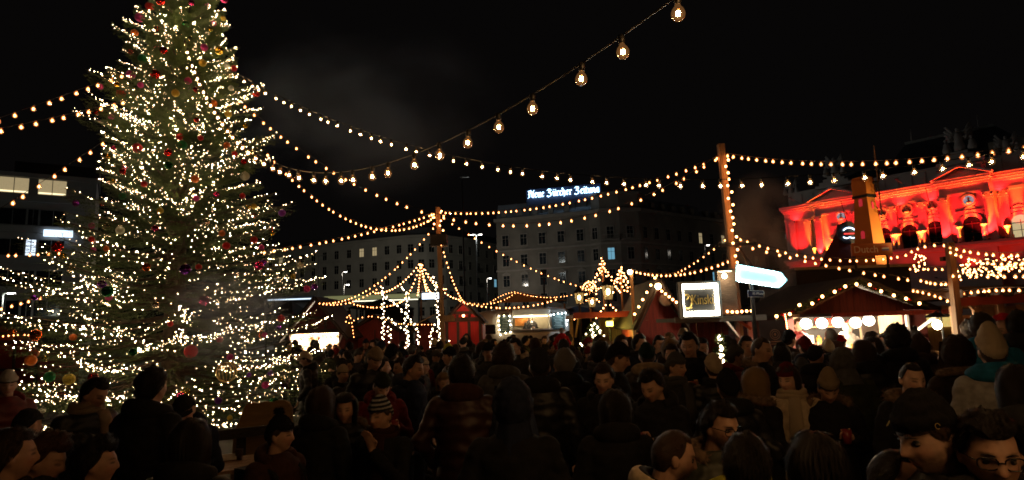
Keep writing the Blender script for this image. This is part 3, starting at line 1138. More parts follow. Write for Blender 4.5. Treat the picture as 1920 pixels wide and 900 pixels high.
def festoon(label, A, Mpx, B, n, full=False, sc=1.0, watt=0, name='festoon_lights', jit=.0, t0=0.0, t1=1.0, hang=.10):
    a = at(*A) if not isinstance(A, Vector) else A
    b = at(*B) if not isinstance(B, Vector) else B
    h = b - a
    hn = Vector((h.x, h.y, 0)).normalized()
    nrm = Vector((hn.y, -hn.x, 0))
    mp = hit_plane(Mpx[0], Mpx[1], a, nrm) if Mpx is not None else (a + b) / 2 - Vector((0, 0, .45))
    sM = (mp - a).dot(hn) / Vector((h.x, h.y, 0)).length
    sM = min(max(sM, .08), .92)
    lin = a.z + h.z * sM
    c = (lin - mp.z - hang * .6) / (sM * (1 - sM))
    f = lambda s_: Vector((a.x + h.x * s_, a.y + h.y * s_, a.z + h.z * s_ - c * s_ * (1 - s_)))
    K = 200
    pts = [f(i / K) for i in range(K + 1)]
    acc = [0]
    for i in range(K):
        acc.append(acc[-1] + (pts[i + 1] - pts[i]).length)
    t = thing(name, label, 'string lights', a)
    MB().tube([pts[i] - a for i in range(0, K + 1, 5)], .0055 if full else .005, 5, False).build('cable', M_CABLE, t)
    rr = random.Random(len(STRINGS) + 3)
    for k in range(n):
        q = (t0 + (t1 - t0) * (k + .5) / n + rr.uniform(-.18, .18) / n) * acc[-1]
        i = min(K - 1, max(0, int(np.searchsorted(acc, q)) - 1))
        p = pts[i].lerp(pts[i + 1], (q - acc[i]) / max(1e-6, acc[i + 1] - acc[i])) - a
        rot = (rr.uniform(-.09, .09), rr.uniform(-.09, .09), rr.uniform(0, 6))
        if full:
            g_ = ob('bulb', globe, t, p - Vector((0, 0, .085 * sc)), rot, sc)
            ob('filament', fila, g_)
            ob('socket', sock, g_)
            ob('stem', stemm, g_)
            if watt:
                lamp('bulb_fill_light', 'POINT', (0, 0, 0), watt, (1, .56, .22), g_, .02)  # extra point light added inside the bulb to brighten near faces
        else:
            ob('bulb', simple_bulb, t, p - Vector((0, 0, .05)), rot, sc)
    STRINGS.append(t)
    return f


PB = at(1352, 282, 11.5)      # top of the near light pole
PA = at(821, 392, 17.0)       # top of the far light pole
def tp(px, py, dy=-1.2): return (px, py, TY + dy)


festoon('large clear bulbs on a cable rising from the tall fir over the square', tp(345, 72, -.6), (570, 331), (1345, -64, 2.55), 38, True)
festoon('added unseen span of large clear bulbs lighting the heads at the right', (1352, -66, 2.5), None, Vector((2.9, -3.2, 3.7)), 12, True, watt=7)  # runs back over the camera; added to light near faces from the front
festoon('long bulb cable sweeping from the fir below the roof sign to the right edge', tp(436, 132), (1233, 344), (2010, 262, 6.2), 52, True)
festoon('bulb cable from the fir to the leaning near light pole', tp(440, 178), (990, 424), (1350, 288, 11.5), 46)
festoon('bulb cable between the tops of the two light poles', (822, 395, 17), (920, 400), (1350, 292, 11.5), 40)
festoon('upper bulb cable running from the fir to the left', tp(236, 136), (79, 199), (-120, 262, 8.5), 13, False, 1.25)
festoon('second bulb cable running from the fir to the left', tp(240, 186), (69, 233), (-120, 262, 8.2), 13, False, 1.25)
festoon('steep bulb cable falling left from the fir past the office windows', tp(204, 258), (83, 344), (-60, 428, 9.5), 10, False, 1.25)
festoon('level bulb cable left of the fir below the cold lit office window', tp(120, 470), (28, 480), (-80, 474, 11), 10)
festoon('low bulb cable left of the fir above the left red hut', tp(100, 548), (33, 572), (-60, 592, 12), 9)
festoon('bulb cable rising from the low right of the fir to the far light pole', tp(488, 470), (641, 449), (818, 397, 17), 26)
festoon('deep sagging bulb cable from the fir to the far light pole', tp(498, 282), (731, 433), (818, 402, 17), 34)
festoon('bulb cable falling from the far light pole to the left chalet roof', (818, 418, 17), (725, 519), (604, 566, 23.5), 30)
festoon('bulb cable falling from the far light pole behind the food truck', (826, 402, 17), (960, 487), (1112, 541, 23), 24)
festoon('bulb cable falling from the far light pole to the red hut roof', (827, 452, 17), (843, 510), (872, 566, 21.5), 17)
festoon('bulb cable from the lantern pole to the near light pole', (1183, 504, 15), (1265, 517), (1383, 478, 11.5), 22)
festoon('faint bulb cable climbing behind the white framed bar sign', (1262, 512, 17), (1323, 480), (1377, 430, 11.6), 13, False, .8)
festoon('bulb cable running right from the top of the near light pole', (1355, 286, 11.5), (1567, 309), (2000, 258, 7.5), 30, False, 1.1)
festoon('bulb cable from the near light pole above the arrow sign', (1378, 452, 11.5), (1534, 496), (1712, 522, 12.5), 15, False, 1.1)
festoon('upper bulb cable from the near light pole to the orange mill', (1376, 440, 11.5), (1520, 484), (1690, 476, 12.8), 19, False, 1.0)
festoon('short bulb cable between the mill and the wooden post', (1690, 480, 12.6), (1742, 462), (1776, 456, 11), 6)
festoon('bulb cable draped over the right chalet roof end', (1706, 540, 12.2), (1740, 552), (1792, 566, 11), 8)
festoon('bulb cable sagging left of the wooden post', (1722, 520, 11.6), (1752, 533), (1778, 527, 11), 6)
festoon('bulb row along the red pergola beam', (1792, 548, 11.2), (1860, 546), (1945, 540, 9.5), 12)
festoon('bulb row above the red pergola beam', (1778, 512, 11), (1866, 520), (1950, 512, 9.5), 10)
festoon('bulb cable in front of the opera house balcony', (1776, 458, 11), (1850, 478), (1950, 470, 9.4), 12)
festoon('second bulb cable in front of the opera house balcony', (1776, 466, 11), (1840, 492), (1955, 482, 9.0), 14)
festoon('bulb cable crossing the pergola roof', (1700, 500, 13), (1800, 506), (1960, 496, 10), 18, False, .9)
# strings over the far huts
festoon('bulb cable from the left chalet to the lit post', (597, 566, 23), (650, 569), (716, 533, 22), 18)
festoon('sagging bulb cable in front of the dark tent roof', (655, 565, 22.5), (700, 577), (748, 566, 22), 15)
festoon('sagging bulb cable above the silver food truck', (872, 566, 21.5), (948, 578), (1046, 558, 22), 20, False, 1.15)
festoon('bulb cable from the red hut to the gabled stall', (858, 560, 21), (905, 571), (968, 546, 30.4), 16, False, .9)
festoon('bulb cable along the right slope of the gabled stall', (968, 546, 30.4), (1020, 558), (1080, 549, 29), 18, False, .9)
festoon('bulb cable on the left slope of the gabled stall', (918, 566, 30.4), (945, 553), (968, 545, 30.4), 10, False, .9)
festoon('bulb cable on top of the red board fence', (650, 606, 25), (690, 594), (738, 604, 25), 10, False, .9)
festoon('bulb row under the eaves left of the red hut', (738, 604, 24.5), (780, 609), (812, 606, 24), 12, False, .8)
festoon('bulb cable along the flat stall canopy', (1068, 598, 20), (1100, 594), (1124, 586, 19), 9)
festoon('bulb cable hanging from the right eave of the left chalet', (648, 604, 22.9), (660, 608), (664, 634, 22.7), 9, False, .9)
# ================================================================ market huts and fittings
M_RED = pm('red_boards', (.20, .022, .014), .7, .3, 4, bump=.2, wave=(9, 9, .7))
M_REDD = pm('dark_red_boards', (.10, .016, .012), .75, .3, 4, bump=.2, wave=(9, 9, .7))
M_TIMB = pm('dark_timber', (.045, .030, .022), .8, .35, 5, bump=.3, wave=(2, 2, 12))
M_WOOD = pm('raw_timber', (.34, .19, .085), .7, .3, 4, bump=.3, wave=(10, 10, .6))
M_SHIN = pm('tarred_roof', (.028, .024, .022), .8, .3, 5, bump=.4)
M_WHT = pm('white_paint', (.62, .60, .56), .6, .1, 5)
M_BLK = pm('black_paint', (.012, .012, .012), .6, .2, 5)
M_CREAMW = pm('cream_boards', (.55, .42, .26), .7, .2, 5, wave=(8, 8, .6))
M_GARL = pm('evergreen_garland', (.022, .045, .014), .7, .5, 12)


def place(px, py, Y):
    p = at(px, py, Y)
    return Vector((p.x, p.y, 0))


def chalet(name, label, x0px, x1px, py, Y, depth=2.2, eave=2.15, ridge=3.7, opening=None, wall=M_RED, roof=M_SHIN, rot=0.0, planks=0, light=0, lcol=(1, .8, .55), timbers=True, over=.3, back=M_CREAMW):
    a, b = at(x0px, py, Y), at(x1px, py, Y)
    w = b.x - a.x
    t = thing(name, label, 'market hut', ((a.x + b.x) / 2, Y, 0), rot)
    hw = w / 2 - over
    th = .06
    MB().box((-hw, depth / 2, eave / 2), (th, depth - .02, eave)).build('side_wall', wall, t)
    MB().box((hw, depth / 2, eave / 2), (th, depth - .02, eave)).build('side_wall', wall, t)
    if opening:
        for sx in (-1, 1):
            MB().box((sx * (hw - .045), depth / 2, eave / 2), (.02, depth - .2, eave - .02)).build('side_lining', M_CREAMW, t)
    MB().box((0, depth - th, eave / 2), (2 * hw - th, th, eave)).build('back_wall', back if opening else wall, t)
    MB().box((0, depth / 2, .05), (2 * hw - th - .01, depth - .1, .1)).build('floor_deck', M_WOOD, t)
    MB().prism([(-hw, eave), (hw, eave), (0, ridge - .08)], depth - .05, depth - .1 + .1).build('back_gable', wall, t)
    zs = [eave]
    # gable front of upright boards
    if planks:
        pw = 2 * hw / planks
        for k in range(planks):
            xa, xb = -hw + pw * k + .004, -hw + pw * (k + 1) - .004
            za = eave + (ridge - .1 - eave) * (1 - abs(xa) / hw)
            zb_ = eave + (ridge - .1 - eave) * (1 - abs(xb) / hw)
            y = rnd.uniform(-.006, .006)
            MB().prism([(xa, eave), (xb, eave), (xb, zb_), (xa, za)], y - .012, y + .012).build('plank', wall, t)
        MB().prism([(-hw, eave), (hw, eave), (0, ridge - .1)], .03, .05).build('gable_lining', M_TIMB, t)
    else:
        MB().prism([(-hw, eave), (hw, eave), (0, ridge - .1)], -.02, .03).build('gable', wall, t)
    if timbers:
        mb = MB().box((0, -.04, eave + .05), (2 * hw, .07, .14))
        zm = eave + (ridge - eave) * .42
        mb.box((0, -.045, zm), (2 * hw * .56, .06, .10))
        for sx in (-.33, .33):
            mb.box((sx * hw, -.043, (eave + zm) / 2), (.09, .06, zm - eave - .12))
        mb.build('timber', M_TIMB, t)
    for sd in (-1, 1):
        mb = MB()
        e = Vector((sd * (hw + over), 0, eave - over * (ridge - eave) / hw))
        rg = Vector((0, 0, ridge))
        d = (rg - e).normalized()
        nn = Vector((-d.z, 0, d.x)) * (1 if sd > 0 else -1) * -.07
        y0, y1 = -.35, depth + .25
        vs = []
        for y in (y0, y1):
            for p in (e, rg, rg + nn, e + nn):
                vs.append(Vector((p.x, y, p.z)))
        mb.add(vs, [(0, 1, 2, 3), (7, 6, 5, 4), (0, 4, 5, 1), (1, 5, 6, 2), (2, 6, 7, 3), (3, 7, 4, 0)])
        mb.build('roof_slab', roof, t)
        MB().beam(e + Vector((0, y0 - .02, -.05)), rg + Vector((0, y0 - .02, -.05)), .04, .16, (0, 1, 0)).build('barge_board', M_TIMB, t)
    if opening:
        ox0, ox1, oz0, oz1 = opening
        fr = MB().box((0, 0, oz0 / 2), (2 * hw, .05, oz0)).build('counter_front', wall, t)
        MB().box((0, -.18, oz0 + .03), (2 * hw + .1, .5, .06)).build('counter', M_WOOD, t)
        if ox0 - .03 > -hw:
            MB().box(((ox0 - hw) / 2, 0, (oz0 + eave) / 2 + .03), (ox0 + hw, .05, eave - oz0 - .07)).build('front_panel', wall, t)
        if ox1 + .03 < hw:
            MB().box(((ox1 + hw) / 2, 0, (oz0 + eave) / 2 + .03), (hw - ox1, .05, eave - oz0 - .07)).build('front_panel', wall, t)
        if oz1 < eave - .02:
            MB().box(((ox0 + ox1) / 2, 0, (oz1 + eave) / 2), (ox1 - ox0, .05, eave - oz1)).build('lintel', wall, t)
        # shelves with goods
        for zz in (1.45, 1.85):
            MB().box((0, depth - .25, zz), (2 * hw - .3, .28, .03)).build('shelf', M_WOOD, t)
    else:
        MB().box((0, 0, eave / 2), (2 * hw - th, .05, eave - .01)).build('front_wall', wall, t)
        if timbers:
            mb = MB()
            for sx in (-1, -.33, .33, 1):
                mb.box((sx * (hw - .05), -.045, eave / 2), (.1, .05, eave - .05))
            mb.box((0, -.048, eave * .52), (2 * hw, .04, .1))
            mb.build('timber', M_TIMB, t)
    if light:
        MB().box((0, depth * .5, eave - .02), (hw * 1.2, .12, .05)).build('ceiling_lamp', em('stall_tube', (1, .86, .62), 14), t)
        lamp('ceiling_light', 'POINT', (0, depth * .5, eave - .25), light, lcol, t, .2)
    return t, w, hw


def goods(hut, hw, y, z, n, seed, cols, hmax=.22, wmax=.16):
    """jars, boxes and bottles standing in a hut: each one a thing"""
    r = random.Random(seed)
    base = hut.location
    kinds = []
    for k in range(n):
        x = -hw * .85 + 1.7 * hw * (k + .5) / n + r.uniform(-.03, .03)
        c = r.choice(cols)
        h = r.uniform(.4, 1) * hmax
        wd = r.uniform(.5, 1) * wmax
        m_ = pm('goods_%s' % c[0], c[1], .5, .3, 8)
        if r.random() < .5:
            me_ = MB().lathe([(wd * .5, 0), (wd * .5, h * .65), (wd * .22, h * .8), (wd * .22, h)], 10)
            nm, ct = 'jar', 'jar'
        else:
            me_ = MB().box((0, 0, h / 2), (wd, wd * .8, h)).box((0, 0, h + .006), (wd * 1.04, wd * .84, .014))
            nm, ct = 'carton', 'carton'
        o = me_.build(nm, m_, None, loc=base + Vector((x, y, z)))
        tag(o, '%s %s on the shelf of the %s' % (c[0], ct, hut['short']), ct, '%s %ss in the %s' % (c[0], ct, hut['short']))


GC = [('amber', (.6, .28, .05)), ('cream', (.7, .6, .4)), ('red', (.5, .05, .03)), ('brown', (.2, .09, .04))]

# left chalet with bright counter
hA, w, hwA = chalet('market_hut', 'dark red gabled chalet with blazing white counter left of the far light pole', 531, 656, 622, 24, 2.4, 2.12, 3.45, (-1.12, .86, 1.25, 2.08), M_REDD, light=800, lcol=(1, .84, .62), over=.22)
hA['short'] = 'left bright chalet'
goods(hA, hwA, 2.12, 1.465, 9, 1, GC)
goods(hA, hwA, 2.12, 1.865, 8, 2, GC, .16)
goods(hA, hwA, .02, 1.31, 7, 3, GC, .25)
MB().beam((hwA + .04, -.35, 2.05), (hwA - .22, -.03, 1.62), .035, .05).build('awning_strut', M_WHT, hA)
p = at(541, 661, 22.5)
t = thing('globe_lamp', 'white globe lamp at the left corner of the left chalet', 'lamp', p)
MB().sphere((0, 0, 0), .09, 12, 8).build('globe', em('globe_white', (1, .86, .66), 9), t, True)
MB().tube([(0, 0, .09), (0, .0, .5)], .01, 6).build('cord', M_CABLE, t)

# red board hut with shutters, further right
hB, w, hw = chalet('market_hut', 'closed red board hut with a string of bulbs over its front', 655, 752, 612, 26, 2.2, 2.15, 2.75, None, M_RED, over=.12, timbers=False, planks=0)
MB().box((0, -.06, 1.1), (.03, .05, 2.1)).build('door_gap', M_TIMB, hB)
hB2, w, hw = chalet('market_hut', 'low red hut with tan lit awning behind the zigzag fairy lights', 775, 822, 612, 25, 2.0, 2.1, 2.5, None, M_RED, over=.1, timbers=False)
aw = MB()
a0, a1 = at(783, 607, 24.6), at(815, 590, 24.6)
p = place(783, 607, 24.3)
aw = MB().add([(0, 0, a0.z), (a1.x - a0.x, 0, a1.z), (a1.x - a0.x, 1.5, a1.z + .1), (0, 1.5, a0.z + .1), (0, 0, a0.z - .03), (a1.x - a0.x, 0, a1.z - .03), (a1.x - a0.x, 1.5, a1.z + .07), (0, 1.5, a0.z + .07)], [(0, 1, 2, 3), (7, 6, 5, 4), (0, 4, 5, 1), (1, 5, 6, 2), (2, 6, 7, 3), (3, 7, 4, 0)])
aw.build('awning', pm('tan_canvas', (.5, .34, .15), .8), hB2, loc=(p.x - hB2.location.x, p.y - 25 - .3, 0))
# red half-timbered hut
hC, w, hw = chalet('market_hut', 'bright red half-timbered hut right of the far light pole', 830, 908, 602, 22, 2.2, 2.35, 3.05, None, pm('bright_red_boards', (.42, .014, .010), .65, .25, 4, wave=(9, 9, .7)), over=.1)
pp = at(869, 592, 21.6)
t = thing('wall_lamp', 'small red-shaded lamp on the red half-timbered hut', 'lamp', pp)
MB().sphere((0, 0, 0), .05, 8, 6).build('bulb', em('red_lamp', (1, .3, .12), 14), t)
MB().lathe([(.02, .1), (.1, .04)], 10).build('shade', M_BLK, t)
lamp('bulb_light', 'POINT', (0, -.25, .1), 7, (1, .35, .2), t, .06)
# stall at the left edge
hL, w, hw = chalet('market_hut', 'red hut at the left behind the fir boughs', -60, 82, 628, 24, 2.2, 2.1, 3.0, None, M_RED, over=.12, planks=0)
festoon('orange bulb row along the eave of the left red hut', (-20, 632, 23.5), (28, 629), (60, 626, 23.5), 8, False, 1.2)
# gabled stall with blue-lit canvas roof
a, b = at(925, 566, 31), at(1062, 562, 31)
gs = thing('market_stall', 'gabled stall with canvas roof lit blue behind, edged with bulbs', 'stall', (a.x, 31, 0))
W = b.x - a.x
ap = at(967, 545, 31)
ax = ap.x - a.x
vs = [(0, 0, a.z), (ax, 0, ap.z), (W, 0, b.z), (0, 3.4, a.z), (ax, 3.4, ap.z), (W, 3.4, b.z)]
MB().add(vs + [(x, y, z - .05) for x, y, z in vs], [(0, 1, 4, 3), (1, 2, 5, 4), (9, 10, 7, 6), (10, 11, 8, 7), (0, 6, 7, 1), (1, 7, 8, 2), (3, 4, 10, 9), (4, 5, 11, 10), (0, 3, 9, 6), (2, 8, 11, 5)]).build('roof', pm('pale_canvas', (.45, .47, .5), .8, .1, 2), gs)
MB().prism([(.05, a.z - .05), (W - .05, b.z - .05), (ax, ap.z - .08)], .1, .16).build('gable', M_WOOD, gs)
for x in (.1, W * .33, W * .66, W - .1):
    for y in (.12, 3.2):
        MB().box((x, y, a.z / 2 - .1), (.09, .09, a.z - .2)).build('post', M_WOOD, gs)
MB().box((W / 2, .1, .5), (W, .05, 1.0)).build('counter_front', M_TIMB, gs)
pt = at(1020, 538, 36)
t = thing('floodlight', 'blue-white floodlight mast behind the gabled stall', 'floodlight', (pt.x, pt.y, 0))
MB().tube([(0, 0, 0), (0, 0, 5.2)], .05, 6).build('pole', M_STEEL, t)
MB().box((0, -.1, 5.2), (.35, .2, .25)).build('lamp_head', M_BLK, t)
lamp('floodlight_lamp', 'SPOT', (0, -.25, 5.15), 160, (.45, .65, 1), t, .1, (R(-38), 0, 0), R(80), .6)
# dark tents
for x0, x1, py, Y, pk, lb in ((655, 752, 578, 30, 558, 'dark pitched tent roof behind the closed red hut'), (500, 545, 590, 33, 562, 'dark tent just left of the bright chalet'), (1050, 1130, 588, 29, 572, 'dark tent right of the food truck')):
    a, b = at(x0, py, Y), at(x1, py, Y)
    pkz = at((x0 + x1) / 2, pk, Y).z
    W = b.x - a.x
    t = thing('tent', lb, 'tent', (a.x, Y, 0))
    D = 3.5
    MB().add([(-.15, -.15, a.z), (W + .15, -.15, a.z), (W + .15, D, a.z), (-.15, D, a.z), (W * .45, D / 2, pkz), (W * .55, D / 2, pkz)], [(0, 1, 5, 4), (1, 2, 5), (2, 3, 4, 5), (3, 0, 4), (3, 2, 1, 0)]).build('roof', M_SHIN, t)
    MB().box((W / 2, D - .1, a.z / 2), (W, .05, a.z - .02)).build('back_panel', M_SHIN, t)
    for x in (0, W):
        for y in (0, D - .2):
            MB().box((x, y, a.z / 2), (.07, .07, a.z - .01)).build('post', M_TIMB, t)

# ---------------------------------------------------------------- silver food truck
FY = 28
a, b = at(874, 600, FY), at(1069, 600, FY)
ft = thing('food_truck', 'silver rounded food trailer with lit serving hatch and chalk menus', 'food truck', ((a.x + b.x) / 2, FY, 0))
W = b.x - a.x
zt_ = at(1020, 576, FY).z
zb_ = .55
M_SILV = pm('brushed_aluminium', (.62, .60, .56), .42, .12, 2, metal=.35)


def flx(px): return at(px, 600, FY).x - (a.x + b.x) / 2


# body as stations along x with rounded ends; front face y=0
mb = MB()
st_ = [(-W / 2, .62), (-W / 2 + .18, .80), (-W / 2 + .55, .93), (-W / 2 + 1.1, 1.0), (W / 2 - .5, 1.0), (W / 2 - .15, .97), (W / 2, .90)]
prof = []
for i in range(20):
    q = 2 * math.pi * i / 20
    c_, s_ = math.cos(q), math.sin(q)
    prof.append((math.copysign(abs(c_) ** .45, c_), math.copysign(abs(s_) ** .42, s_)))
vs, fs = [], []
zc_, hz_ = (zt_ + zb_) / 2, (zt_ - zb_) / 2
for x, k in st_:
    for c_, s_ in prof:
        vs.append((x, 1.1 + 1.1 * c_ * min(1, k + .03), zc_ + hz_ * s_ * k - hz_ * (1 - k) * .35))
hx0, hx1 = flx(961), flx(1031)
hz0, hz1 = at(995, 617, FY).z, at(995, 590, FY).z
for i in range(len(st_) - 1):
    for k in range(20):
        k2 = (k + 1) % 20
        fs.append((i * 20 + k, i * 20 + k2, (i + 1) * 20 + k2, (i + 1) * 20 + k))
fs.append(tuple(range(19, -1, -1)))
fs.append(tuple((len(st_) - 1) * 20 + k for k in range(20)))
body = mb.add(vs, fs).build('body', M_SILV, ft, True)
# hatch opening cut as a real hole
cut = MB().box(((hx0 + hx1) / 2, .3, (hz0 + hz1) / 2), (hx1 - hx0, 2.6, hz1 - hz0)).build('cutter', None)
cut.location = ft.location
hollow = None
bm_ = body.modifiers.new('b', 'BOOLEAN')
bm_.object = cut
bm_.solver = 'FAST'
bpy.context.view_layer.update()
dg = bpy.context.evaluated_depsgraph_get()
me2 = bpy.data.meshes.new_from_object(body.evaluated_get(dg))
body.modifiers.clear()
body.data = me2
bpy.data.objects.remove(cut)
MB().box(((hx0 + hx1) / 2, 1.55, (hz0 + hz1) / 2), (hx1 - hx0 - .02, .05, hz1 - hz0 - .02)).build('galley_wall', pm('galley_steel', (.55, .50, .38), .5, .15, 3), ft)
MB().box(((hx0 * .75 + hx1 * .25), 1.45, (hz0 + hz1) / 2 + .05), (.62, .1, .42)).build('galley_cabinet', pm('orange_cabinet', (.75, .28, .05), .5), ft)
MB().box(((hx0 + hx1) / 2, -.16, hz0 - .02), (hx1 - hx0 + .2, .4, .05)).build('serving_shelf', M_SILV, ft)
MB().box(((hx0 + hx1) / 2, .8, hz1 - .06), (hx1 - hx0 - .1, .08, .05)).build('galley_tube', em('galley_light', (1, .78, .45), 7), ft)
lamp('galley_light', 'POINT', ((hx0 + hx1) / 2, .9, hz1 - .25), 170, (1, .76, .45), ft, .15)
MB().add([(hx0, -.01, hz1), (hx1, -.01, hz1), (hx1, -.75, hz1 + .22), (hx0, -.75, hz1 + .22), (hx0, -.01, hz1 + .04), (hx1, -.01, hz1 + .04), (hx1, -.75, hz1 + .26), (hx0, -.75, hz1 + .26)], [(0, 1, 2, 3), (7, 6, 5, 4), (0, 4, 5, 1), (1, 5, 6, 2), (2, 6, 7, 3), (3, 7, 4, 0)]).build('hatch_flap', M_SILV, ft)
M_CHALK = pm('chalk_board', (.03, .055, .055), .8, .3, 6)
for c0, c1, y0, y1 in ((937, 955, 591, 624), (1034, 1059, 587, 618)):
    x0, x1 = flx(c0), flx(c1)
    z1, z0 = at(c0, y0, FY).z, at(c0, y1, FY).z
    bd = MB().box(((x0 + x1) / 2, -.05, (z0 + z1) / 2), (x1 - x0, .04, z1 - z0)).build('menu_board', M_CHALK, ft)
    mb = MB()
    for k in range(9):
        wl = (x1 - x0) * rnd.uniform(.4, .8)
        mb.box(((x0 + x1) / 2 + rnd.uniform(-.03, .03), -.073, z1 - .09 - k * (z1 - z0 - .12) / 9), (wl, .004, .022))
    mb.build('chalk_line', pm('chalk', (.3, .38, .36), .9), bd)
MB().box((flx(905), -.02, at(905, 618, FY).z), (flx(928) - flx(881), .1, .42)).build('end_window', M_PANE, ft)
for x in (-W * .25, W * .22):
    wh = MB().lathe([(.33, -.1), (.33, .1)], 18, (0, 0, 0), Matrix.Rotation(R(90), 3, 'X')).build('wheel', M_BLK, ft, loc=(x, .25, .33))
    MB().lathe([(.17, -.11), (.17, .11)], 12, (0, 0, 0), Matrix.Rotation(R(90), 3, 'X')).build('rim', M_SILV, wh)
M_COOL = em('led_cool', (.85, .95, 1), 22)
M_WLED = em('led_warm', (1, .78, .45), 26)


def light_dots(label, pts, rad, mat, name='fairy_lights', cable=True, group=None):
    """a chain of small lights through given places"""
    base = Vector(pts[0])
    t = thing(name, label, 'fairy lights', base, 0, group)
    me_ = MB().sphere((0, 0, 0), rad, 6, 4).mesh('fairy_bulb', mat)
    for p in pts:
        ob('fairy_bulb', me_, t, Vector(p) - base)
    if cable and len(pts) > 1:
        MB().tube([Vector(p) - base + Vector((0, .004, rad)) for p in pts], .004, 4, False).build('cable', M_CABLE, t)
    return t


def px_chain(path, Y, step, jit=0.0, seed=0, zig=0.0):
    r_ = random.Random(seed)
    out = []
    acc = 0
    for (xa, ya), (xb, yb) in zip(path[:-1], path[1:]):
        L_ = math.hypot(xb - xa, yb - ya)
        k = max(1, int(L_ / step))
        for i in range(k):
            q = i / k
            sx = zig * (1 if (len(out) % 2) else -1)
            out.append(at(xa + (xb - xa) * q + r_.uniform(-jit, jit) + sx, ya + (yb - ya) * q + r_.uniform(-jit, jit), Y + r_.uniform(-.05, .05)))
    return out


light_dots('warm small bulbs framing the left chalk menu of the food truck', px_chain([(936, 592), (955, 592), (957, 610), (957, 623), (938, 627), (936, 610), (934, 593)], FY - .12, 7, .8, 1), .028, M_WLED)
light_dots('cool small bulbs framing the right chalk menu of the food truck', px_chain([(1032, 590), (1046, 588), (1061, 587), (1063, 600), (1063, 618)], FY - .12, 7, .8, 2), .028, M_COOL)
lamp('trailer_end_lamp', 'POINT', (W / 2 - .35, -.6, zt_ - .35), 18, (.7, .88, 1), ft, .1)

# ---------------------------------------------------------------- light poles
def leaning_pole(name, label, top, basepx, w, mat=M_WOOD):
    b0 = at(basepx[0], basepx[1], basepx[2])
    b0 = Vector((b0.x, b0.y, 0))
    t = thing(name, label, 'pole', b0)
    MB().beam((0, 0, 0), top - b0, w, w).build('pole', mat, t)
    return t, b0


plB, b0 = leaning_pole('light_pole', 'leaning orange-lit timber light pole beside the bar sign', PB + Vector((0, 0, .12)), (1391, 640, 11.5), .115)
q = at(1372, 460, 11.5) - b0
MB().beam(q + Vector((-.28, -.1, 0)), q + Vector((.42, -.1, .0)), .06, .06).build('crossbar', M_TIMB, plB)
MB().beam(q + Vector((.05, -.1, 0)), q + Vector((.3, -.12, -.42)), .04, .04).build('brace', M_TIMB, plB)
plA, b0 = leaning_pole('light_pole', 'straight timber light pole with dark box before the pale apartment block', PA + Vector((0, 0, .05)), (833, 640, 17), .115)
q = at(823, 451, 17) - b0
MB().box(q, (.44, .36, .32)).build('junction_box', M_BLK, plA)
q = at(838, 597, 16.9) - b0
MB().box(q + Vector((.05, -.05, 0)), (.32, .04, .16)).build('finger_board', M_WOOD, plA)
light_dots('warm bulbs wound down the near leaning light pole', [at(1357 + (y - 300) * .105 + 4 * math.sin(y * .3) + 5, y, 11.35) for y in range(300, 500, 12)], .024, M_BULB, 'festoon_lights')
light_dots('warm bulbs around the head of the far light pole', [at(828 + 4 * math.sin(y * .5), y, 16.85) for y in range(396, 462, 9)] + [at(812, 408, 16.9), at(803, 415, 16.9), at(814, 420, 16.9)], .024, M_BULB, 'festoon_lights')
p = at(1780, 455, 11)
wp, _ = leaning_pole('timber_post', 'thick weathered timber post right of the right chalet', p, (1792, 620, 11), .11, pm('weathered_timber', (.20, .12, .06), .8, .3, 5, bump=.3, wave=(10, 10, .7)))

# ---------------------------------------------------------------- fan of strands and lit wire trees in the middle
M_WW = em('fairy_white', (1.0, .76, .46), 17)
apx = (790, 492)
fan = thing('light_tent', 'tall dark pole with a fan of warm bulb strands behind the far light pole', 'light display', place(790, 600, 26))
hp = at(790, 490, 26).z
MB().tube([(0, 0, 0), (0, 0, hp)], [.06, .03], 8).build('pole', M_TIMB, fan)
bm1 = MB().sphere((0, 0, 0), .026, 6, 4).mesh('bulb', M_BULB)
for k, (ex, ey, n_, Ye) in enumerate(((702, 548, 17, 25), (748, 566, 13, 24), (783, 553, 11, 25), (800, 545, 11, 26), (812, 548, 10, 24), (838, 540, 12, 25), (862, 560, 14, 27))):
    e = at(ex, ey, Ye)
    s0 = Vector((0, 0, hp))
    e = e - fan.location
    sag = .35 if k not in (2, 3) else .1
    pts = [s0.lerp(e, i / 20) + Vector((0, 0, -sag * 4 * (i / 20) * (1 - i / 20))) for i in range(21)]
    st2 = MB().tube(pts, .006, 4, False).build('strand', M_CABLE, fan)
    for i in range(n_):
        q = (i + .6) / n_
        ob('bulb', bm1, st2, s0.lerp(e, q) + Vector((0, 0, -sag * 4 * q * (1 - q) - .04)))


def wrapped(label, path, Y, step, jit, seed, post_r=.025, mat=M_WW, rad=.019, name='lit_post', zig=1.6):
    pts = px_chain(path, Y, step, jit, seed, zig)
    base = Vector((pts[0].x, pts[0].y, 0))
    t = thing(name, label, 'light display', base)
    core = [at(x, y, Y + .06) for x, y in path]
    MB().tube([p - base for p in core], post_r, 6).build('stem', M_TIMB, t)
    me_ = MB().sphere((0, 0, 0), rad, 6, 4).mesh('fairy_bulb', mat)
    for p in pts:
        ob('fairy_bulb', me_, t, p - base)
    return t


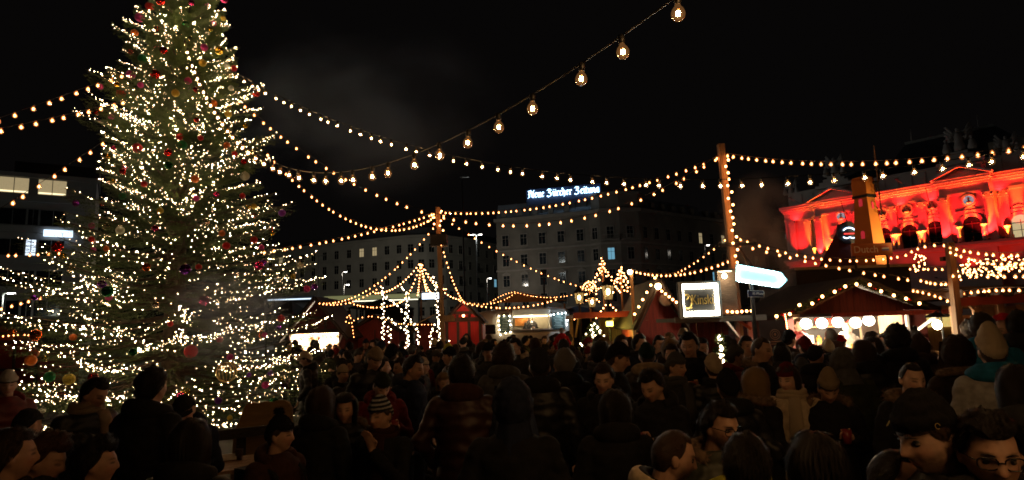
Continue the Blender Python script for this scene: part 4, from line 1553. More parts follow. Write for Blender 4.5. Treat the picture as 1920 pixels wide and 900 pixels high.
wrapped('upright post wrapped in white fairy lights beside the closed red hut', [(717, 536), (719, 580), (718, 636), (718, 664)], 22, 4.2, 2.0, 1)
wrapped('bent lit branch with a kink above the crossing light lines', [(753, 537), (763, 552), (764, 578), (760, 600), (759, 612), (765, 628), (765, 664)], 21.6, 4.2, 2.0, 2)
wrapped('long lit branch slanting down to the right across the light lines', [(720, 553), (745, 572), (760, 590), (775, 606), (784, 627), (786, 664)], 21.8, 4.2, 2.0, 3)
wrapped('short lit branch slanting towards the foot of the crossing light lines', [(731, 598), (748, 613), (763, 622), (764, 664)], 21.4, 4.2, 2.0, 4)
wrapped('low lit post in front of the closed red hut', [(729, 612), (732, 640), (729, 664)], 21.2, 4.2, 2.0, 5)
wrapped('knotted lit branch left of the far light pole', [(812, 518), (818, 548), (819, 575), (822, 592), (824, 664)], 21.0, 4.2, 2.0, 6)
wrapped('forked lit branch at the foot of the far light pole', [(826, 604), (814, 611), (808, 628), (807, 664)], 20.6, 4.2, 2.0, 7)
wrapped('small lit stake right of the far light pole', [(825, 606), (829, 632), (840, 640), (842, 664)], 20.4, 4.2, 2.0, 8)


def bulb_cone(label, px, pt, pb, Y, wpx, n, seed, mat=M_BULB, rad=.022):
    r_ = random.Random(seed)
    base = place(px, pb, Y)
    t = thing('light_cone', label, 'light display', base)
    z1, z0 = at(px, pt, Y).z, at(px, pb, Y).z
    MB().tube([(0, 0, 0), (0, 0, z1)], [.05, .025], 6).build('pole', M_WOOD, t)
    me_ = MB().sphere((0, 0, 0), rad, 6, 4).mesh('bulb', mat)
    wm = wpx * m_per_px(Y)
    pts = []
    for i in range(n):
        q = (i + .5) / n
        a_ = i * 2.4
        p = Vector((wm * q * math.cos(a_) + r_.uniform(-.04, .04), wm * q * math.sin(a_) * .6, z1 - (z1 - z0) * q ** .9 + r_.uniform(-.05, .05)))
        pts.append(p)
        ob('bulb', me_, t, p)
    for k in range(6):
        a_ = k * 1.047
        MB().tube([(0, 0, z1), (wm * math.cos(a_), wm * .6 * math.sin(a_), z0)], .005, 4, False).build('strand', M_CABLE, t)
    return t


bulb_cone('tall cone of warm bulbs on a bare pole above the street lanterns', 1132, 485, 548, 21, 28, 48, 1)
bulb_cone('shorter cone of warm bulbs right of the street lanterns', 1166, 503, 552, 20, 26, 52, 2)
bulb_cone('low cone of warm bulbs left of the street lanterns', 1107, 526, 572, 21, 20, 26, 3)
bulb_cone('loose cone of warm bulbs beside the dark red gabled hut', 1200, 535, 582, 18, 22, 20, 4)


def bulb_arch(label, cx_, cy_, rx, ry, Y, n, a0=0, a1=180):
    pts = [at(cx_ + rx * math.cos(R(a)), cy_ - ry * math.sin(R(a)), Y) for a in np.linspace(a0, a1, n)]
    return light_dots(label, pts, .021, M_BULB, 'bulb_arch')


bulb_arch('arch of warm bulbs behind the left street lantern', 1105, 545, 13, 16, 22, 14)
light_dots('inverted V of warm bulbs under the tall street lantern', [at(1118 + 22 * k / 5, 596 - 30 * k / 5, 17.4) for k in range(6)] + [at(1144 + 22 * k / 4, 572 + 20 * k / 4, 17.4) for k in range(5)], .021, M_BULB, 'festoon_lights')


def lantern(px, py, Y, s, label, power):
    p = at(px, py, Y)
    t = thing('street_lantern', label, 'street lantern', (p.x, p.y, 0))
    MB().tube([(0, 0, 0), (0, 0, .5), (0, 0, p.z - .24 * s)], [.07, .045, .035], 8).build('pole', M_BLK, t)
    hd = MB()
    for k in range(6):
        a_ = k * math.pi / 3
        hd.tube([(.11 * s * math.cos(a_), .11 * s * math.sin(a_), p.z - .22 * s), (.17 * s * math.cos(a_), .17 * s * math.sin(a_), p.z + .16 * s)], .008, 4)
    hd.lathe([(.12 * s, p.z - .25 * s), (.12 * s, p.z - .22 * s)], 6)
    hd.lathe([(.21 * s, p.z + .16 * s), (.20 * s, p.z + .19 * s), (.08 * s, p.z + .32 * s), (.02, p.z + .42 * s)], 6)
    hd.build('lantern_frame', M_BLK, t)
    MB().lathe([(.105 * s, p.z - .21 * s), (.16 * s, p.z + .15 * s)], 6).build('lantern_glass', glass('lantern_pane', (.98, .9, .7), (1, .6, .2), .12), t)
    MB().sphere((0, 0, p.z), (.055 * s, .055 * s, .09 * s), 8, 6).build('bulb', em('lantern_bulb', (1, .68, .30), 24), t, True)
    lamp('bulb_light', 'POINT', (0, 0, p.z), power, (1, .66, .32), t, .06 * s)
    return t


lantern(1140, 547, 17, 1.0, 'tall street lantern with a bright warm bulb among the bulb cones', 34)
lantern(1086, 558, 20, .9, 'street lantern left of the tall lantern, half hidden by bulbs', 22)
lantern(1110, 566, 19, .75, 'small street lantern between the two taller lanterns', 16)
lp, _ = leaning_pole('lantern_pole', 'bare timber pole topped by a globe bulb at the cable end', at(1183, 505, 15), (1190, 640, 15), .07)
t = thing('globe_lamp', 'single bright globe bulb on the bare timber pole', 'lamp', at(1181, 510, 14.9))
MB().sphere((0, 0, 0), .06, 10, 7).build('globe', em('globe_warm', (1, .66, .3), 20), t, True)
MB().lathe([(.03, .055), (.03, .1)], 8).build('socket', M_SOCK, t)

# ---------------------------------------------------------------- dark red gabled hut and the flat canopy stall
hD, w, hw = chalet('market_hut', 'dark red gabled hut with round sign behind the flat canopy', 1186, 1284, 596, 15, 2.2, 2.15, 3.1, None, M_RED, over=.12, planks=8, timbers=False)
c = at(1248, 562, 14.8)
t = thing('round_sign', 'dark round sign on the gable of the dark red hut', 'sign', c)
MB().lathe([(.15, -.02), (.15, .02)], 20, (0, 0, 0), Matrix.Rotation(R(90), 3, 'X')).build('disc', M_BLK, t)
MB().lathe([(.165, -.03), (.15, -.03), (.15, -.022), (.165, -.022)], 20, (0, 0, 0), Matrix.Rotation(R(-90), 3, 'X')).build('rim', pm('grey_rim', (.2, .18, .16), .5), t)
mb = MB()
for k in range(4):
    mb.box((rnd.uniform(-.02, .02), -.024, .07 - .045 * k), (.17 - .03 * abs(k - 1.5), .004, .018))
mb.build('scroll_line', pm('sign_grey', (.35, .33, .3), .8), t)
t = thing('globe_lamp', 'glaring globe bulb at the gable peak of the dark red hut', 'lamp', at(1234, 537, 14.5))
MB().sphere((0, 0, 0), .075, 10, 7).build('globe', em('globe_warm', (1, .66, .3), 20), t, True)
MB().lathe([(.03, .07), (.03, .13)], 8).build('socket', M_SOCK, t)
light_dots('bulbs down the right roof edge of the dark red hut', [at(1241 + 34 * k / 5, 546 + 26 * k / 5, 14.55) for k in range(6)], .03, M_BULB, 'festoon_lights')
light_dots('bulbs down the left roof edge of the dark red hut', [at(1228 - 38 * k / 5, 521 + 68 * k / 5, 14.55) for k in range(6)], .03, M_BULB, 'festoon_lights')

a, b = at(1076, 600, 16.5), at(1282, 594, 16.5)
cs = thing('canopy_stall', 'wide flat-roofed timber stall with yellow lit lamp under its canopy', 'stall', (a.x, 16.5, 0))
W = b.x - a.x
MB().box((W / 2, 1.2, 2.32), (W, 2.8, .10)).build('canopy', M_WOOD, cs)
MB().box((W / 2, -.23, 2.335), (W + .06, .06, .15)).build('fascia', pm('red_fascia', (.28, .03, .02), .6), cs)
for x in (.12, W * .36, W * .68, W - .1):
    MB().box((x, 2.2, 1.13), (.1, .1, 2.26)).build('post', M_WOOD, cs)
    MB().beam((x, .0, 2.26), (x, 1.0, 1.75), .05, .05).build('strut', M_WOOD, cs)
MB().box((W * .66, 2.35, 1.13), (W * .66, .06, 2.25)).build('back_wall', M_CREAMW, cs)
MB().box((W * .8, 1.0, 1.1), (W * .36, .06, 1.1)).build('counter_front', pm('plum_boards', (.12, .012, .03), .7), cs)
MB().box((W * .8, 2.3, 1.9), (.9, .02, .6)).build('plum_banner', pm('plum_boards', (.12, .012, .03), .7), cs)
q = at(1143, 607, 16.4)
t = thing('box_lamp', 'yellow lit box lamp under the flat timber canopy', 'lamp', q)
MB().box((0, 0, 0), (.16, .16, .13)).build('shade', em('yellow_shade', (1, .78, .12), 6), t)
MB().tube([(0, 0, .07), (0, 0, .12)], .012, 6).build('rod', M_BLK, t)
lamp('shade_light', 'POINT', (0, -.25, -.15), 26, (1, .72, .1), t, .12)
light_dots('small lights in the plum red corner of the canopy stall', px_chain([(1213, 606), (1232, 600), (1256, 603)], 16.3, 5, 1, 3), .02, M_WLED)
light_dots('small lights down the post of the plum red corner', px_chain([(1217, 606), (1219, 620)], 16.3, 2.5, 2, 4), .018, M_WLED)


# ---------------------------------------------------------------- small lit firs
def small_fir(label, px, pt, pb, Y, wpx, nl, seed, lmat, lrad=.013, toponly=0):
    r_ = random.Random(seed)
    base = place(px, pb, Y)
    zt2, zb2 = at(px, pt, Y).z, max(.25, at(px, pb, Y).z)
    wm = wpx * m_per_px(Y) / 2
    t = thing('small_fir', label, 'fir tree', base)
    MB().tube([(0, 0, 0), (0, 0, zt2)], [.05, .01], 6).build('trunk', M_BARK, t)
    tris = MB()
    H_ = zt2 - zb2
    for i in range(150):
        q = r_.random() ** .8
        z = zb2 + H_ * q
        rr = wm * (1 - q) ** .8 * r_.uniform(.75, 1.1)
        a_ = r_.uniform(0, 6.283)
        d = Vector((math.cos(a_), math.sin(a_), -.25 + .5 * q))
        for k in range(14):
            x = rr * (.25 + .75 * k / 13)
            c_ = Vector((0, 0, z)) + d * x
            for s_ in (-1, 1):
                v = (d * .6 + Vector((-d.y, d.x, 0)) * s_ * .8 + Vector((0, 0, r_.uniform(-.1, .5)))).normalized() * .06
                sdv = Vector((v.y, -v.x, .3)).normalized() * .007
                tris.add([c_ - sdv, c_ + sdv, c_ + v], [(0, 1, 2)])
    tris.build('crown', M_NEED, t)
    lts = []
    for i in range(nl):
        q = i / nl
        if toponly and q > .45:
            q2 = .45 + (q - .45)
            rr = .03
        else:
            q2 = q
            rr = wm * (1 - q) ** .8 * 1.02
        a_ = -1.57 + r_.uniform(-1.5, 1.5)
        lts.append(base + Vector((rr * math.cos(a_), rr * math.sin(a_), zb2 + H_ * q2)))
    light_dots('white fairy lights on the ' + label, lts, lrad, lmat, cable=False)
    return t


small_fir('small potted fir before the red wall of the bar hut', 1358, 628, 745, 8.6, 62, 70, 1, M_WW, .013, 1)
small_fir('dark bushy fir under the flat timber canopy', 1115, 604, 668, 15.5, 76, 44, 2, M_WW, .017)

# ---------------------------------------------------------------- bar hut with framed sign
KY = 11.0
a, b = at(1262, 604, KY), at(1424, 596, KY)
bh = thing('bar_hut', 'red bar hut with white struts under the bulb-framed sign', 'market hut', (a.x, KY, 0))
W = b.x - a.x
ez = at(1345, 598, KY).z
MB().box((W / 2, .55, ez), (W, 1.5, .07)).build('canopy', M_TIMB, bh)
MB().box((W / 2, -.23, ez), (W + .05, .05, .10)).build('fascia', pm('grey_board', (.24, .19, .15), .7, .2, 4, wave=(1, 9, 9)), bh)


def klx(px, Y=KY): return at(px, 620, Y).x - a.x


x0, x1 = klx(1326), klx(1388)
pw = (x1 - x0) / 5
for k in range(5):
    MB().box((x0 + pw * (k + .5), .62, (ez - .04) / 2), (pw - .01, .04, ez - .06)).build('plank', M_RED, bh)
MB().box(((x0 + x1) / 2, 1.1, ez / 2 - .03), (x1 - x0, .06, ez - .08)).build('back_wall', M_REDD, bh)
for px in (1396, 1420):
    MB().box((klx(px), .35, ez / 2 - .03), (.07, .07, ez - .08)).build('post', M_WHT, bh)
MB().beam((klx(1358), -.1, ez - .04), (klx(1394), .25, ez - .34), .04, .05).build('strut', M_WHT, bh)
MB().beam((klx(1396), .28, ez - .04), (klx(1420), .28, ez - .2), .035, .05).build('strut', M_WOOD, bh)
MB().box(((klx(1396) + klx(1420)) / 2, .36, at(1405, 634, KY).z), (klx(1420) - klx(1396), .05, .07)).build('rail', M_WHT, bh)
sg = thing('bar_sign', 'square bar sign lettered Kinski framed by glaring white bulbs', 'sign', (at(1276, 600, KY - .3).x, KY - .3, at(1313, 597, KY - .3).z))
sw = at(1352, 560, KY - .3).x - at(1276, 560, KY - .3).x
sh = at(1313, 528, KY - .3).z - at(1313, 597, KY - .3).z
MB().box((sw / 2, .06, sh / 2), (sw, .1, sh)).build('panel', M_BLK, sg)
fr = MB()
for c_, s_ in (((sw / 2, -.02, sh - .02), (sw, .16, .04)), ((sw / 2, -.02, .02), (sw, .16, .04)), ((.02, -.021, sh / 2), (.04, .16, sh - .08)), ((sw - .02, -.021, sh / 2), (.04, .16, sh - .08))):
    fr.box(c_, s_)
fr.build('frame', M_WHT, sg)
kb = MB().sphere((0, 0, 0), .026, 8, 6).mesh('bulb', em('sign_bulb', (1, .88, .66), 26))
for k in range(13):
    for z in (.055, .10, sh - .055, sh - .10):
        ob('bulb', kb, sg, (.06 + (sw - .12) * k / 12, -.015, z))
for k in range(1, 10):
    for x in (.06, sw - .06):
        ob('bulb', kb, sg, (x, -.015, .06 + (sh - .12) * k / 10))
M_GOLD = pm('gold_lettering', (.75, .52, .14), .35, .1, 6, metal=.6)
tm = text_mesh('Kinski', .225, .006, bold=-.001)
tm.materials.append(M_GOLD)
k_ = ob('lettering', tm, sg, (sw * .575, -.004, sh * .50), (R(90), 0, 0))
tm.transform(Matrix.Diagonal((.70, 1.10, 1, 1)))
ring = MB()
pts = [(sw * .20 + .075 * math.cos(q), -.004, sh * .47 + .12 * math.sin(q)) for q in np.linspace(-2.1, 2.1, 16)]
ring.tube(pts, .009, 5)
pts = [(sw * .175 + .04 * math.cos(q), -.004, sh * .58 + .035 * math.sin(q)) for q in np.linspace(-1.5, 2.6, 10)]
ring.tube(pts, .008, 5)
ring.sphere((sw * .30, -.005, sh * .30), .016, 6, 4)
ring.build('emblem', M_GOLD, sg)
# box lamp beside the sign
q = at(1362, 545, KY - .1)
bl = thing('lamp_housing', 'dark tall lamp housing with a bright bulb right of the bar sign', 'lamp', (q.x, q.y, at(1362, 590, KY).z))
hh = at(1362, 505, KY).z - at(1362, 590, KY).z
MB().box((.03, .1, hh / 2), (.32, .16, hh)).build('housing', M_TIMB, bl)
MB().box((-.03, -.04, hh - .05), (.24, .14, .02)).build('reflector', M_WHT, bl)
MB().sphere((-.03, -.05, hh - .13), .045, 10, 7).build('bulb', em('globe_warm2', (1, .78, .45), 22), bl, True)
lamp('bulb_light', 'POINT', (-.03, -.2, hh - .15), 13, (1, .7, .38), bl, .06)
light_dots('bulbs on the canopy edge behind the arrow pole', [at(1364 + 9 * k, 584 + 1.0 * math.sin(k), KY - .15) for k in range(6)], .024, M_BULB, 'festoon_lights')
p = at(1396, 585, KY - .1)
gl = MB()


def garland(pts, rad, n, seed, nl=.05):
    r_ = random.Random(seed)
    mb = MB()
    for i in range(n):
        k = r_.random() * (len(pts) - 1)
        i0 = int(k)
        c_ = Vector(pts[i0]).lerp(Vector(pts[min(i0 + 1, len(pts) - 1)]), k - i0)
        v = Vector((r_.gauss(0, 1), r_.gauss(0, 1), r_.gauss(0, 1))).normalized()
        sdv = v.cross(Vector((r_.gauss(0, 1), r_.gauss(0, 1), r_.gauss(0, 1)))).normalized() * .008
        mb.add([c_ + v * rad * .2 - sdv, c_ + v * rad * .2 + sdv, c_ + v * rad], [(0, 1, 2)])
    return mb


# arrow sign on its post, street plate
AY = 10.4
pole = place(1421, 640, AY)
ar = thing('arrow_sign', 'glaring cyan-white bulb arrow sign pointing right on a dark post', 'sign', pole)
MB().tube([(0, .08, 0), (0, .08, at(1418, 495, AY).z)], .035, 10).build('post', M_BLK, ar)
poly = [(1381, 496), (1381, 527), (1459, 540), (1474, 526), (1462, 511)]
pl = [(at(x, y, AY).x - pole.x, at(x, y, AY).z) for x, y in poly]
MB().prism(pl, -.06, .04).build('arrow_panel', pm('cyan_panel', (.35, .62, .66), .5, .1, 3, emit=(.30, .85, 1), es=.8), ar)
ab_ = MB().sphere((0, 0, 0), .019, 8, 6).mesh('bulb', em('arrow_bulb', (.82, 1, .96), 20))
for (xa, ya), (xb, yb), n_ in zip(poly, poly[1:] + poly[:1], (5, 12, 4, 3, 12)):
    for k in range(n_):
        q = (k + .5) / n_
        cx_, cy_ = xa + (xb - xa) * q, ya + (yb - ya) * q
        cx_ += (1425 - cx_) * .05
        cy_ += (519 - cy_) * .14
        p = at(cx_, cy_, AY - .09)
        ob('bulb', ab_, ar, Vector((p.x - pole.x, -.08, p.z)))
q = at(1417, 551, AY - .05)
sp = thing('street_plate', 'small dark blue street name plate ending in ffi-Platz', 'sign', q)
pwid = 30 * m_per_px(AY)
MB().box((0, 0, 0), (pwid, .012, .115), (0, R(3), 0)).build('plate', pm('blue_enamel', (.02, .025, .09), .35, .1, 5), sp)
mb = MB()
for c_, s_ in (((0, -.008, .052), (pwid, .006, .006)), ((0, -.008, -.052), (pwid, .006, .006)), ((pwid / 2 - .004, -.0085, 0), (.006, .006, .1)), ((-pwid / 2 + .004, -.0085, 0), (.006, .006, .1))):
    mb.box(c_, s_)
mb.build('rim', M_WHT, sp, rot=(0, R(3), 0))
tm = text_mesh('ffi-Platz', .062, .002)
tm.materials.append(M_WHT)
ob('lettering', tm, sp, (.035, -.009, 0), (R(90), R(3), 0))
# menu board with round emblem
q0, q1 = at(1427, 652, 10.7), at(1472, 600, 10.7)
mn = thing('menu_board', 'tall dark menu board with round emblem beside the red tube', 'sign', (q0.x, 10.7, 0))
bw = q1.x - q0.x
MB().box((bw / 2, 0, q1.z - .35), (bw, .04, .7)).build('board', pm('brown_board', (.05, .022, .016), .6, .2, 4), mn)
for x in (.03, bw - .03):
    MB().box((x, .025, q1.z / 2 - .25), (.04, .01, q1.z - .4)).build('post', M_TIMB, mn)
mb = MB()
cz = q1.z - .24
for rr in (.085, .055):
    mb.tube([(bw * .55 + rr * math.cos(q), -.023, cz + rr * math.sin(q)) for q in np.linspace(0, 6.283, 22)], .005, 4, False)
mb.box((bw * .55, -.023, cz - .12), (.19, .006, .02)).box((bw * .55, -.023, cz - .16), (.16, .006, .015))
mb.sphere((bw * .55, -.02, cz), (.022, .006, .026), 8, 5)
mb.build('emblem', pm('copper_print', (.42, .20, .10), .6), mn)
t = thing('light_tube', 'upright red and amber light tube at the corner of the right chalet', 'light tube', place(1476, 640, 11.2))
zA, zB = at(1476, 588, 11.2).z, at(1481, 655, 11.2).z
MB().tube([(.03, 0, zB), (0, 0, zA)], .016, 8).build('tube', em('red_tube', (1, .035, .02), 3.0), t)
for k in range(14):
    MB().sphere((.03 * (1 - k / 13), -.018, zB + (zA - zB) * (.25 + .72 * k / 13)), .010, 6, 4).build('bulb', em('amber_dot', (1, .5, .15), 20), t)
MB().box((.05, .02, zB / 2), (.05, .05, zB)).build('stand', M_RED, t)
lamp('tube_light', 'POINT', (.1, -.2, (zA + zB) / 2), 6, (1, .05, .03), t, .1)

# ---------------------------------------------------------------- right chalet with globe lamps
EY = 12.8
hE, w, hwE = chalet('market_hut', 'large dark red chalet with a row of white globe lamps over its counter', 1452, 1752, 588, EY, 2.6, 2.18, 2.82, (-1.28, .98, 1.28, 2.14), M_REDD, over=.2, planks=20, light=290, lcol=(1, .8, .56), timbers=False)
hE['short'] = 'right chalet'
goods(hE, hwE, .0, 1.34, 12, 11, GC, .2, .15)
goods(hE, hwE, 2.3, 1.465, 12, 12, GC, .25)
goods(hE, hwE, 2.3, 1.865, 10, 13, GC, .2)
MB().box((0, -.45, 2.13), (2 * hwE + .2, .95, .06)).build('awning', M_SHIN, hE)
MB().box((.3, -.94, 2.12), (2 * hwE - .4, .03, .08)).build('awning_edge', M_RED, hE)
mb = MB().beam((hwE - .25, -.86, 2.09), (hwE - .42, -.03, 1.62), .05, .06).beam((hwE - .42, -.06, 2.1), (hwE - .42, -.06, 1.3), .05, .06)
mb.build('awning_strut', M_WHT, hE)
for k, (px, py) in enumerate(((1511, 607), (1541, 606), (1571, 604), (1604, 605), (1629, 601))):
    p = at(px, py, EY - .55)
    t = thing('globe_lamp', '%s white globe lamp counted from the red tube along the right chalet' % ('first', 'second', 'third', 'fourth', 'fifth')[k], 'lamp', p)
    MB().sphere((0, 0, 0), .108, 16, 10).build('globe', em('paper_globe', (1, .87, .68), 5.5), t, True)
    MB().tube([(0, 0, .1), (0, 0, .20)], .008, 6).build('cord', M_CABLE, t)
    lamp('globe_light', 'POINT', (0, -.0, -.16), 60, (1, .78, .52), t, .08)
hEx = hE.location
gpts = [at(1456, 594, EY - .45), at(1480, 586, EY - .45), at(1530, 562, EY - .45), at(1580, 538, EY - .45), at(1612, 529, EY - .45), at(1650, 545, EY - .45), at(1690, 558, EY - .45), at(1735, 572, EY - .45)]
g_ = garland(gpts, .10, 2600, 4).build('garland', M_GARL, None)
tag(g_, 'evergreen garland along the gable of the right chalet', 'garland')
light_dots('warm bulbs in the garland along the right chalet gable', [at(x, y, EY - .62) for x, y in ((1456, 593), (1481, 589), (1499, 572), (1523, 569), (1542, 556), (1565, 547), (1585, 537), (1606, 533), (1631, 534), (1652, 546), (1676, 554), (1699, 560), (1724, 569))], .032, M_BULB, 'festoon_lights')
rb = MB().sphere((0, 0, 0), .03, 8, 6).mesh('bauble', pm('bauble_red_0', (.55, .02, .015), .15))
for k, (x, y) in enumerate(((1466, 590), (1486, 583), (1534, 563), (1574, 543), (1640, 541), (1706, 562))):
    o = ob('bauble', rb, None, at(x, y, EY - .6))
    tag(o, 'small red bauble in the evergreen garland of the right chalet', 'bauble', 'red baubles in the garland')

# dark stall behind, with the mill on its roof
a, b = at(1492, 510, 15.2), at(1704, 498, 15.2)
ds = thing('dark_stall', 'tall dark stall with pale roof edge behind the right chalet', 'stall', (a.x, 15.2, 0))
W = b.x - a.x
hz = (a.z + b.z) / 2
MB().box((W / 2, 1.2, hz / 2), (W, 2.4, hz)).build('wall', M_SHIN, ds)
MB().box((W / 2, 1.18, hz + .03), (W + .2, 2.7, .06)).build('roof', M_TIMB, ds)
MB().box((W / 2, -.2, hz + .03), (W + .22, .03, .07)).build('roof_edge', pm('pale_edge', (.45, .36, .22), .7), ds)

MY = 15.6
c = at(1633, 478, MY)
ml = thing('windmill_model', 'orange model windmill with dark sails on the dark stall roof', 'windmill', (c.x, MY, hz + .06), R(-62))
M_OR = pm('orange_mill', (.62, .19, .022), .7, .12, 3)
zt3 = at(1627, 372, MY).z - hz - .06
zt4 = at(1624, 333, MY).z - hz - .06
r0, r1 = .40, .24
rot45 = Matrix.Rotation(R(45), 3, 'Z')
MB().lathe([(r0, 0), (r1, zt3)], 4, (0, 0, 0), rot45).build('tower', M_OR, ml)
MB().lathe([(r1 * 1.2, zt3), (r1 * 1.2, zt3 + .07)], 4, (0, 0, 0), rot45).build('gallery', M_BLK, ml)
MB().lathe([(r1 * 1.12, zt3 + .07), (r1 * 1.12, zt4 - .1), (r1 * 1.0, zt4)], 4, (0, 0, 0), rot45).build('cap', M_OR, ml)
M_PINK = pm('pink_shutter', (.7, .04, .06), .6, .1, 4, emit=(1, .05, .08), es=.25)
for fx, z in ((0, .72), (0, zt3 - .22)):
    rr = (r0 + (r1 - r0) * z / zt3) * .7072
    MB().prism([(x * .09, z + zz * .09) for x, zz in arch_poly(1, 2.2)], -rr - .012, -rr + .03).build('shutter', M_PINK, ml)
rr = (r0 + (r1 - r0) * .85) * .7072
MB().prism([(x * .07, zt3 - .3 + zz * .09) for x, zz in arch_poly(1, 2.0)], -rr - .012, -rr + .03, Matrix.Rotation(R(90), 4, 'Z')).build('shutter', M_PINK, ml)
hub = Vector((r1 * .95, -.02, zt4 - .16))
MB().tube([(r1 * .4, 0, zt4 - .16), hub + Vector((.1, 0, 0))], .03, 8).build('shaft', M_BLK, ml, rot=(0, 0, R(36)))
for k in range(4):
    ang = R(90 * k + 3)
    d = Vector((0, -math.sin(ang), math.cos(ang)))
    sd = Vector((0, math.cos(ang), math.sin(ang)))
    s_ = hub + Vector((.11, 0, 0))
    bl_ = MB().beam(s_, s_ + d * .95, .03, .03)
    for q in range(7):
        bl_.beam(s_ + d * (.2 + .11 * q), s_ + d * (.2 + .11 * q) + sd * .13, .012, .012)
    bl_.beam(s_ + d * .2 + sd * .13, s_ + d * .9 + sd * .13, .012, .012)
    bl_.v = [tuple(Matrix.Rotation(R(36), 3, 'Z') @ Vector(v_)) for v_ in bl_.v]
    bl_.build('sail', M_WOOD if k == 0 else M_TIMB, ml)
q = at(1634, 468, MY - .75)
dsn = thing('stall_sign', 'orange board sign lettered Dutch below the model windmill', 'sign', (q.x, q.y, q.z))
bw, bh_ = 76 * m_per_px(MY - .75), .30
MB().box((0, 0, 0), (bw, .05, bh_)).build('board', pm('orange_board', (.55, .15, .025), .6, .1, 4), dsn)
tm = text_mesh('Dutch', .24, .004, bold=.002)
tm.materials.append(pm('cream_letter', (.8, .68, .5), .6))
ob('lettering', tm, dsn, (-.15, -.03, 0), (R(90), 0, 0))
for k, (c_, zz) in enumerate((((.5, .08, .06), .04), ((.6, .55, .5), .0), ((.08, .10, .35), -.04))):
    MB().box((.32, -.03, zz + .02), (.17, .012, .036)).build('flag_stripe', pm('flag_%d' % k, c_, .6), dsn)
for x in (-bw * .4, bw * .4):
    MB().box((x, .05, -.1 - bh_ / 2), (.04, .04, .5)).build('leg', M_TIMB, dsn)
q = Vector((c.x + 1.15, MY - 1.0, 0))
t = thing('spotlight', 'small warm spotlight aimed up at the orange mill', 'floodlight', (q.x, q.y, hz + .06))
MB().box((0, 0, .06), (.14, .12, .1)).build('lamp_head', M_BLK, t)
sl = lamp('spot_lamp', 'SPOT', (0, 0, .2), 210, (1, .66, .28), t, .05, None, R(75), .6)
tgt = Vector((c.x, MY, hz + .9)) - Vector((q.x, q.y, hz + .2))
sl.rotation_euler = tgt.to_track_quat('-Z', 'Y').to_euler()
# dark cone with a neon face
q = at(1582, 470, 16.6)
nf = thing('neon_face', 'dark pointed roof with a blue-white neon moustache face', 'sign', (q.x, 16.6, 0))
zz = at(1582, 440, 16.6).z
MB().lathe([(.85, 0), (.85, zz - 1.1), (.16, zz + .05), (.1, zz + .28)], 8).build('cone', M_REDD, nf)
MB().lathe([(.30, -.03), (.30, .03)], 20, (0, 0, 0), Matrix.Rotation(R(90), 3, 'X')).build('disc', M_BLK, nf, loc=(-.02, -.35, zz))
M_NB = em('neon_white', (.55, .75, 1), 4)
nb = MB()
nb.tube([(-.02 + .17 * math.cos(q), -.41, zz + .0 + .13 * math.sin(q)) for q in np.linspace(.5, 2.64, 10)], .016, 6)
nb.tube([(-.02 + .085 + .085 * math.cos(q), -.41, zz - .1 + .05 * math.sin(q)) for q in np.linspace(-2.6, -.2, 8)], .014, 6)
nb.tube([(-.02 - .085 + .085 * math.cos(q), -.41, zz - .1 + .05 * math.sin(q)) for q in np.linspace(-2.9, -.5, 8)], .014, 6)
nb.build('neon_line', M_NB, nf)
MB().tube([(-.16, -.41, zz - .03), (.12, -.41, zz - .03)], .014, 6).build('neon_line', em('neon_red', (1, .05, .04), 2.2), nf)

# net of lights over the pergola, pergola, bright bare bulb
r_ = random.Random(8)
NETS = (((1712, 480, 1735, 505), 12.6, 22, 'dense bunch of fairy lights between the mill sign and the timber post'), ((1780, 492, 1806, 524), 11.6, 27, 'dense bunch of fairy lights just right of the timber post'), ((1804, 490, 1832, 512), 12.2, 26, 'tangle of fairy lights in the middle of the pergola roof'), ((1834, 488, 1880, 512), 12.0, 38, 'broad tangle of fairy lights over the right of the pergola'), ((1876, 484, 1926, 504), 11.2, 32, 'tangle of fairy lights at the far right of the pergola'))
for (x0, y0, x1, y1), Y, n_, lb in NETS:
    pts = sorted([at(x0 + (x1 - x0) * r_.random(), y0 - 3 + (y1 - y0 + 8) * r_.random(), Y + r_.uniform(-.4, .4)) for _ in range(n_)], key=lambda p: p.x)
    light_dots(lb, pts, .0145, M_BULB, 'fairy_lights', cable=False)
a, b = at(1796, 566, 11.2), at(1965, 556, 11.2)
pg = thing('pergola', 'dark timber pergola bar with red beam at the right', 'pergola', (a.x, 11.2, 0))
W = b.x - a.x
bz = a.z
MB().beam((0, 0, bz), (W, 0, b.z), .12, .16).build('beam', pm('red_beam', (.30, .05, .025), .6, .2, 4), pg)
MB().beam((-.1, .02, bz - .3), (W * .28, .02, bz - .28), .08, .10).build('beam', M_WOOD, pg)
for k in range(5):
    x = W * k / 4
    MB().box((x, .12, (bz - .08) / 2), (.11, .11, bz - .08)).build('post', M_WOOD, pg)
    MB().box((x, 1.5, bz + .14), (.08, 3.4, .14)).build('rafter', M_TIMB, pg)
MB().beam((W * .25, .05, bz - .35), (W * .16, .05, bz - .06), .06, .06).build('brace', M_WOOD, pg)
MB().box((W / 2, 1.6, bz + .24), (W + .3, 3.6, .05)).build('roof', M_SHIN, pg)
MB().box((W * .62, .22, bz - .26), (W * .7, .03, .30)).build('valance', pm('tan_panel', (.26, .18, .10), .8), pg)
MB().box((W / 2, 3.2, bz / 2), (W, .05, bz)).build('back_wall', M_TIMB, pg)
MB().box((W / 2, 1.0, .55), (W * .9, .06, 1.1)).build('counter_front', M_TIMB, pg)
q = at(1757, 609, 8.4)
t = thing('bare_bulb_lamp', 'glaring bare bulb under a flat dark shade between two backlit heads', 'lamp', (q.x, q.y, 0))
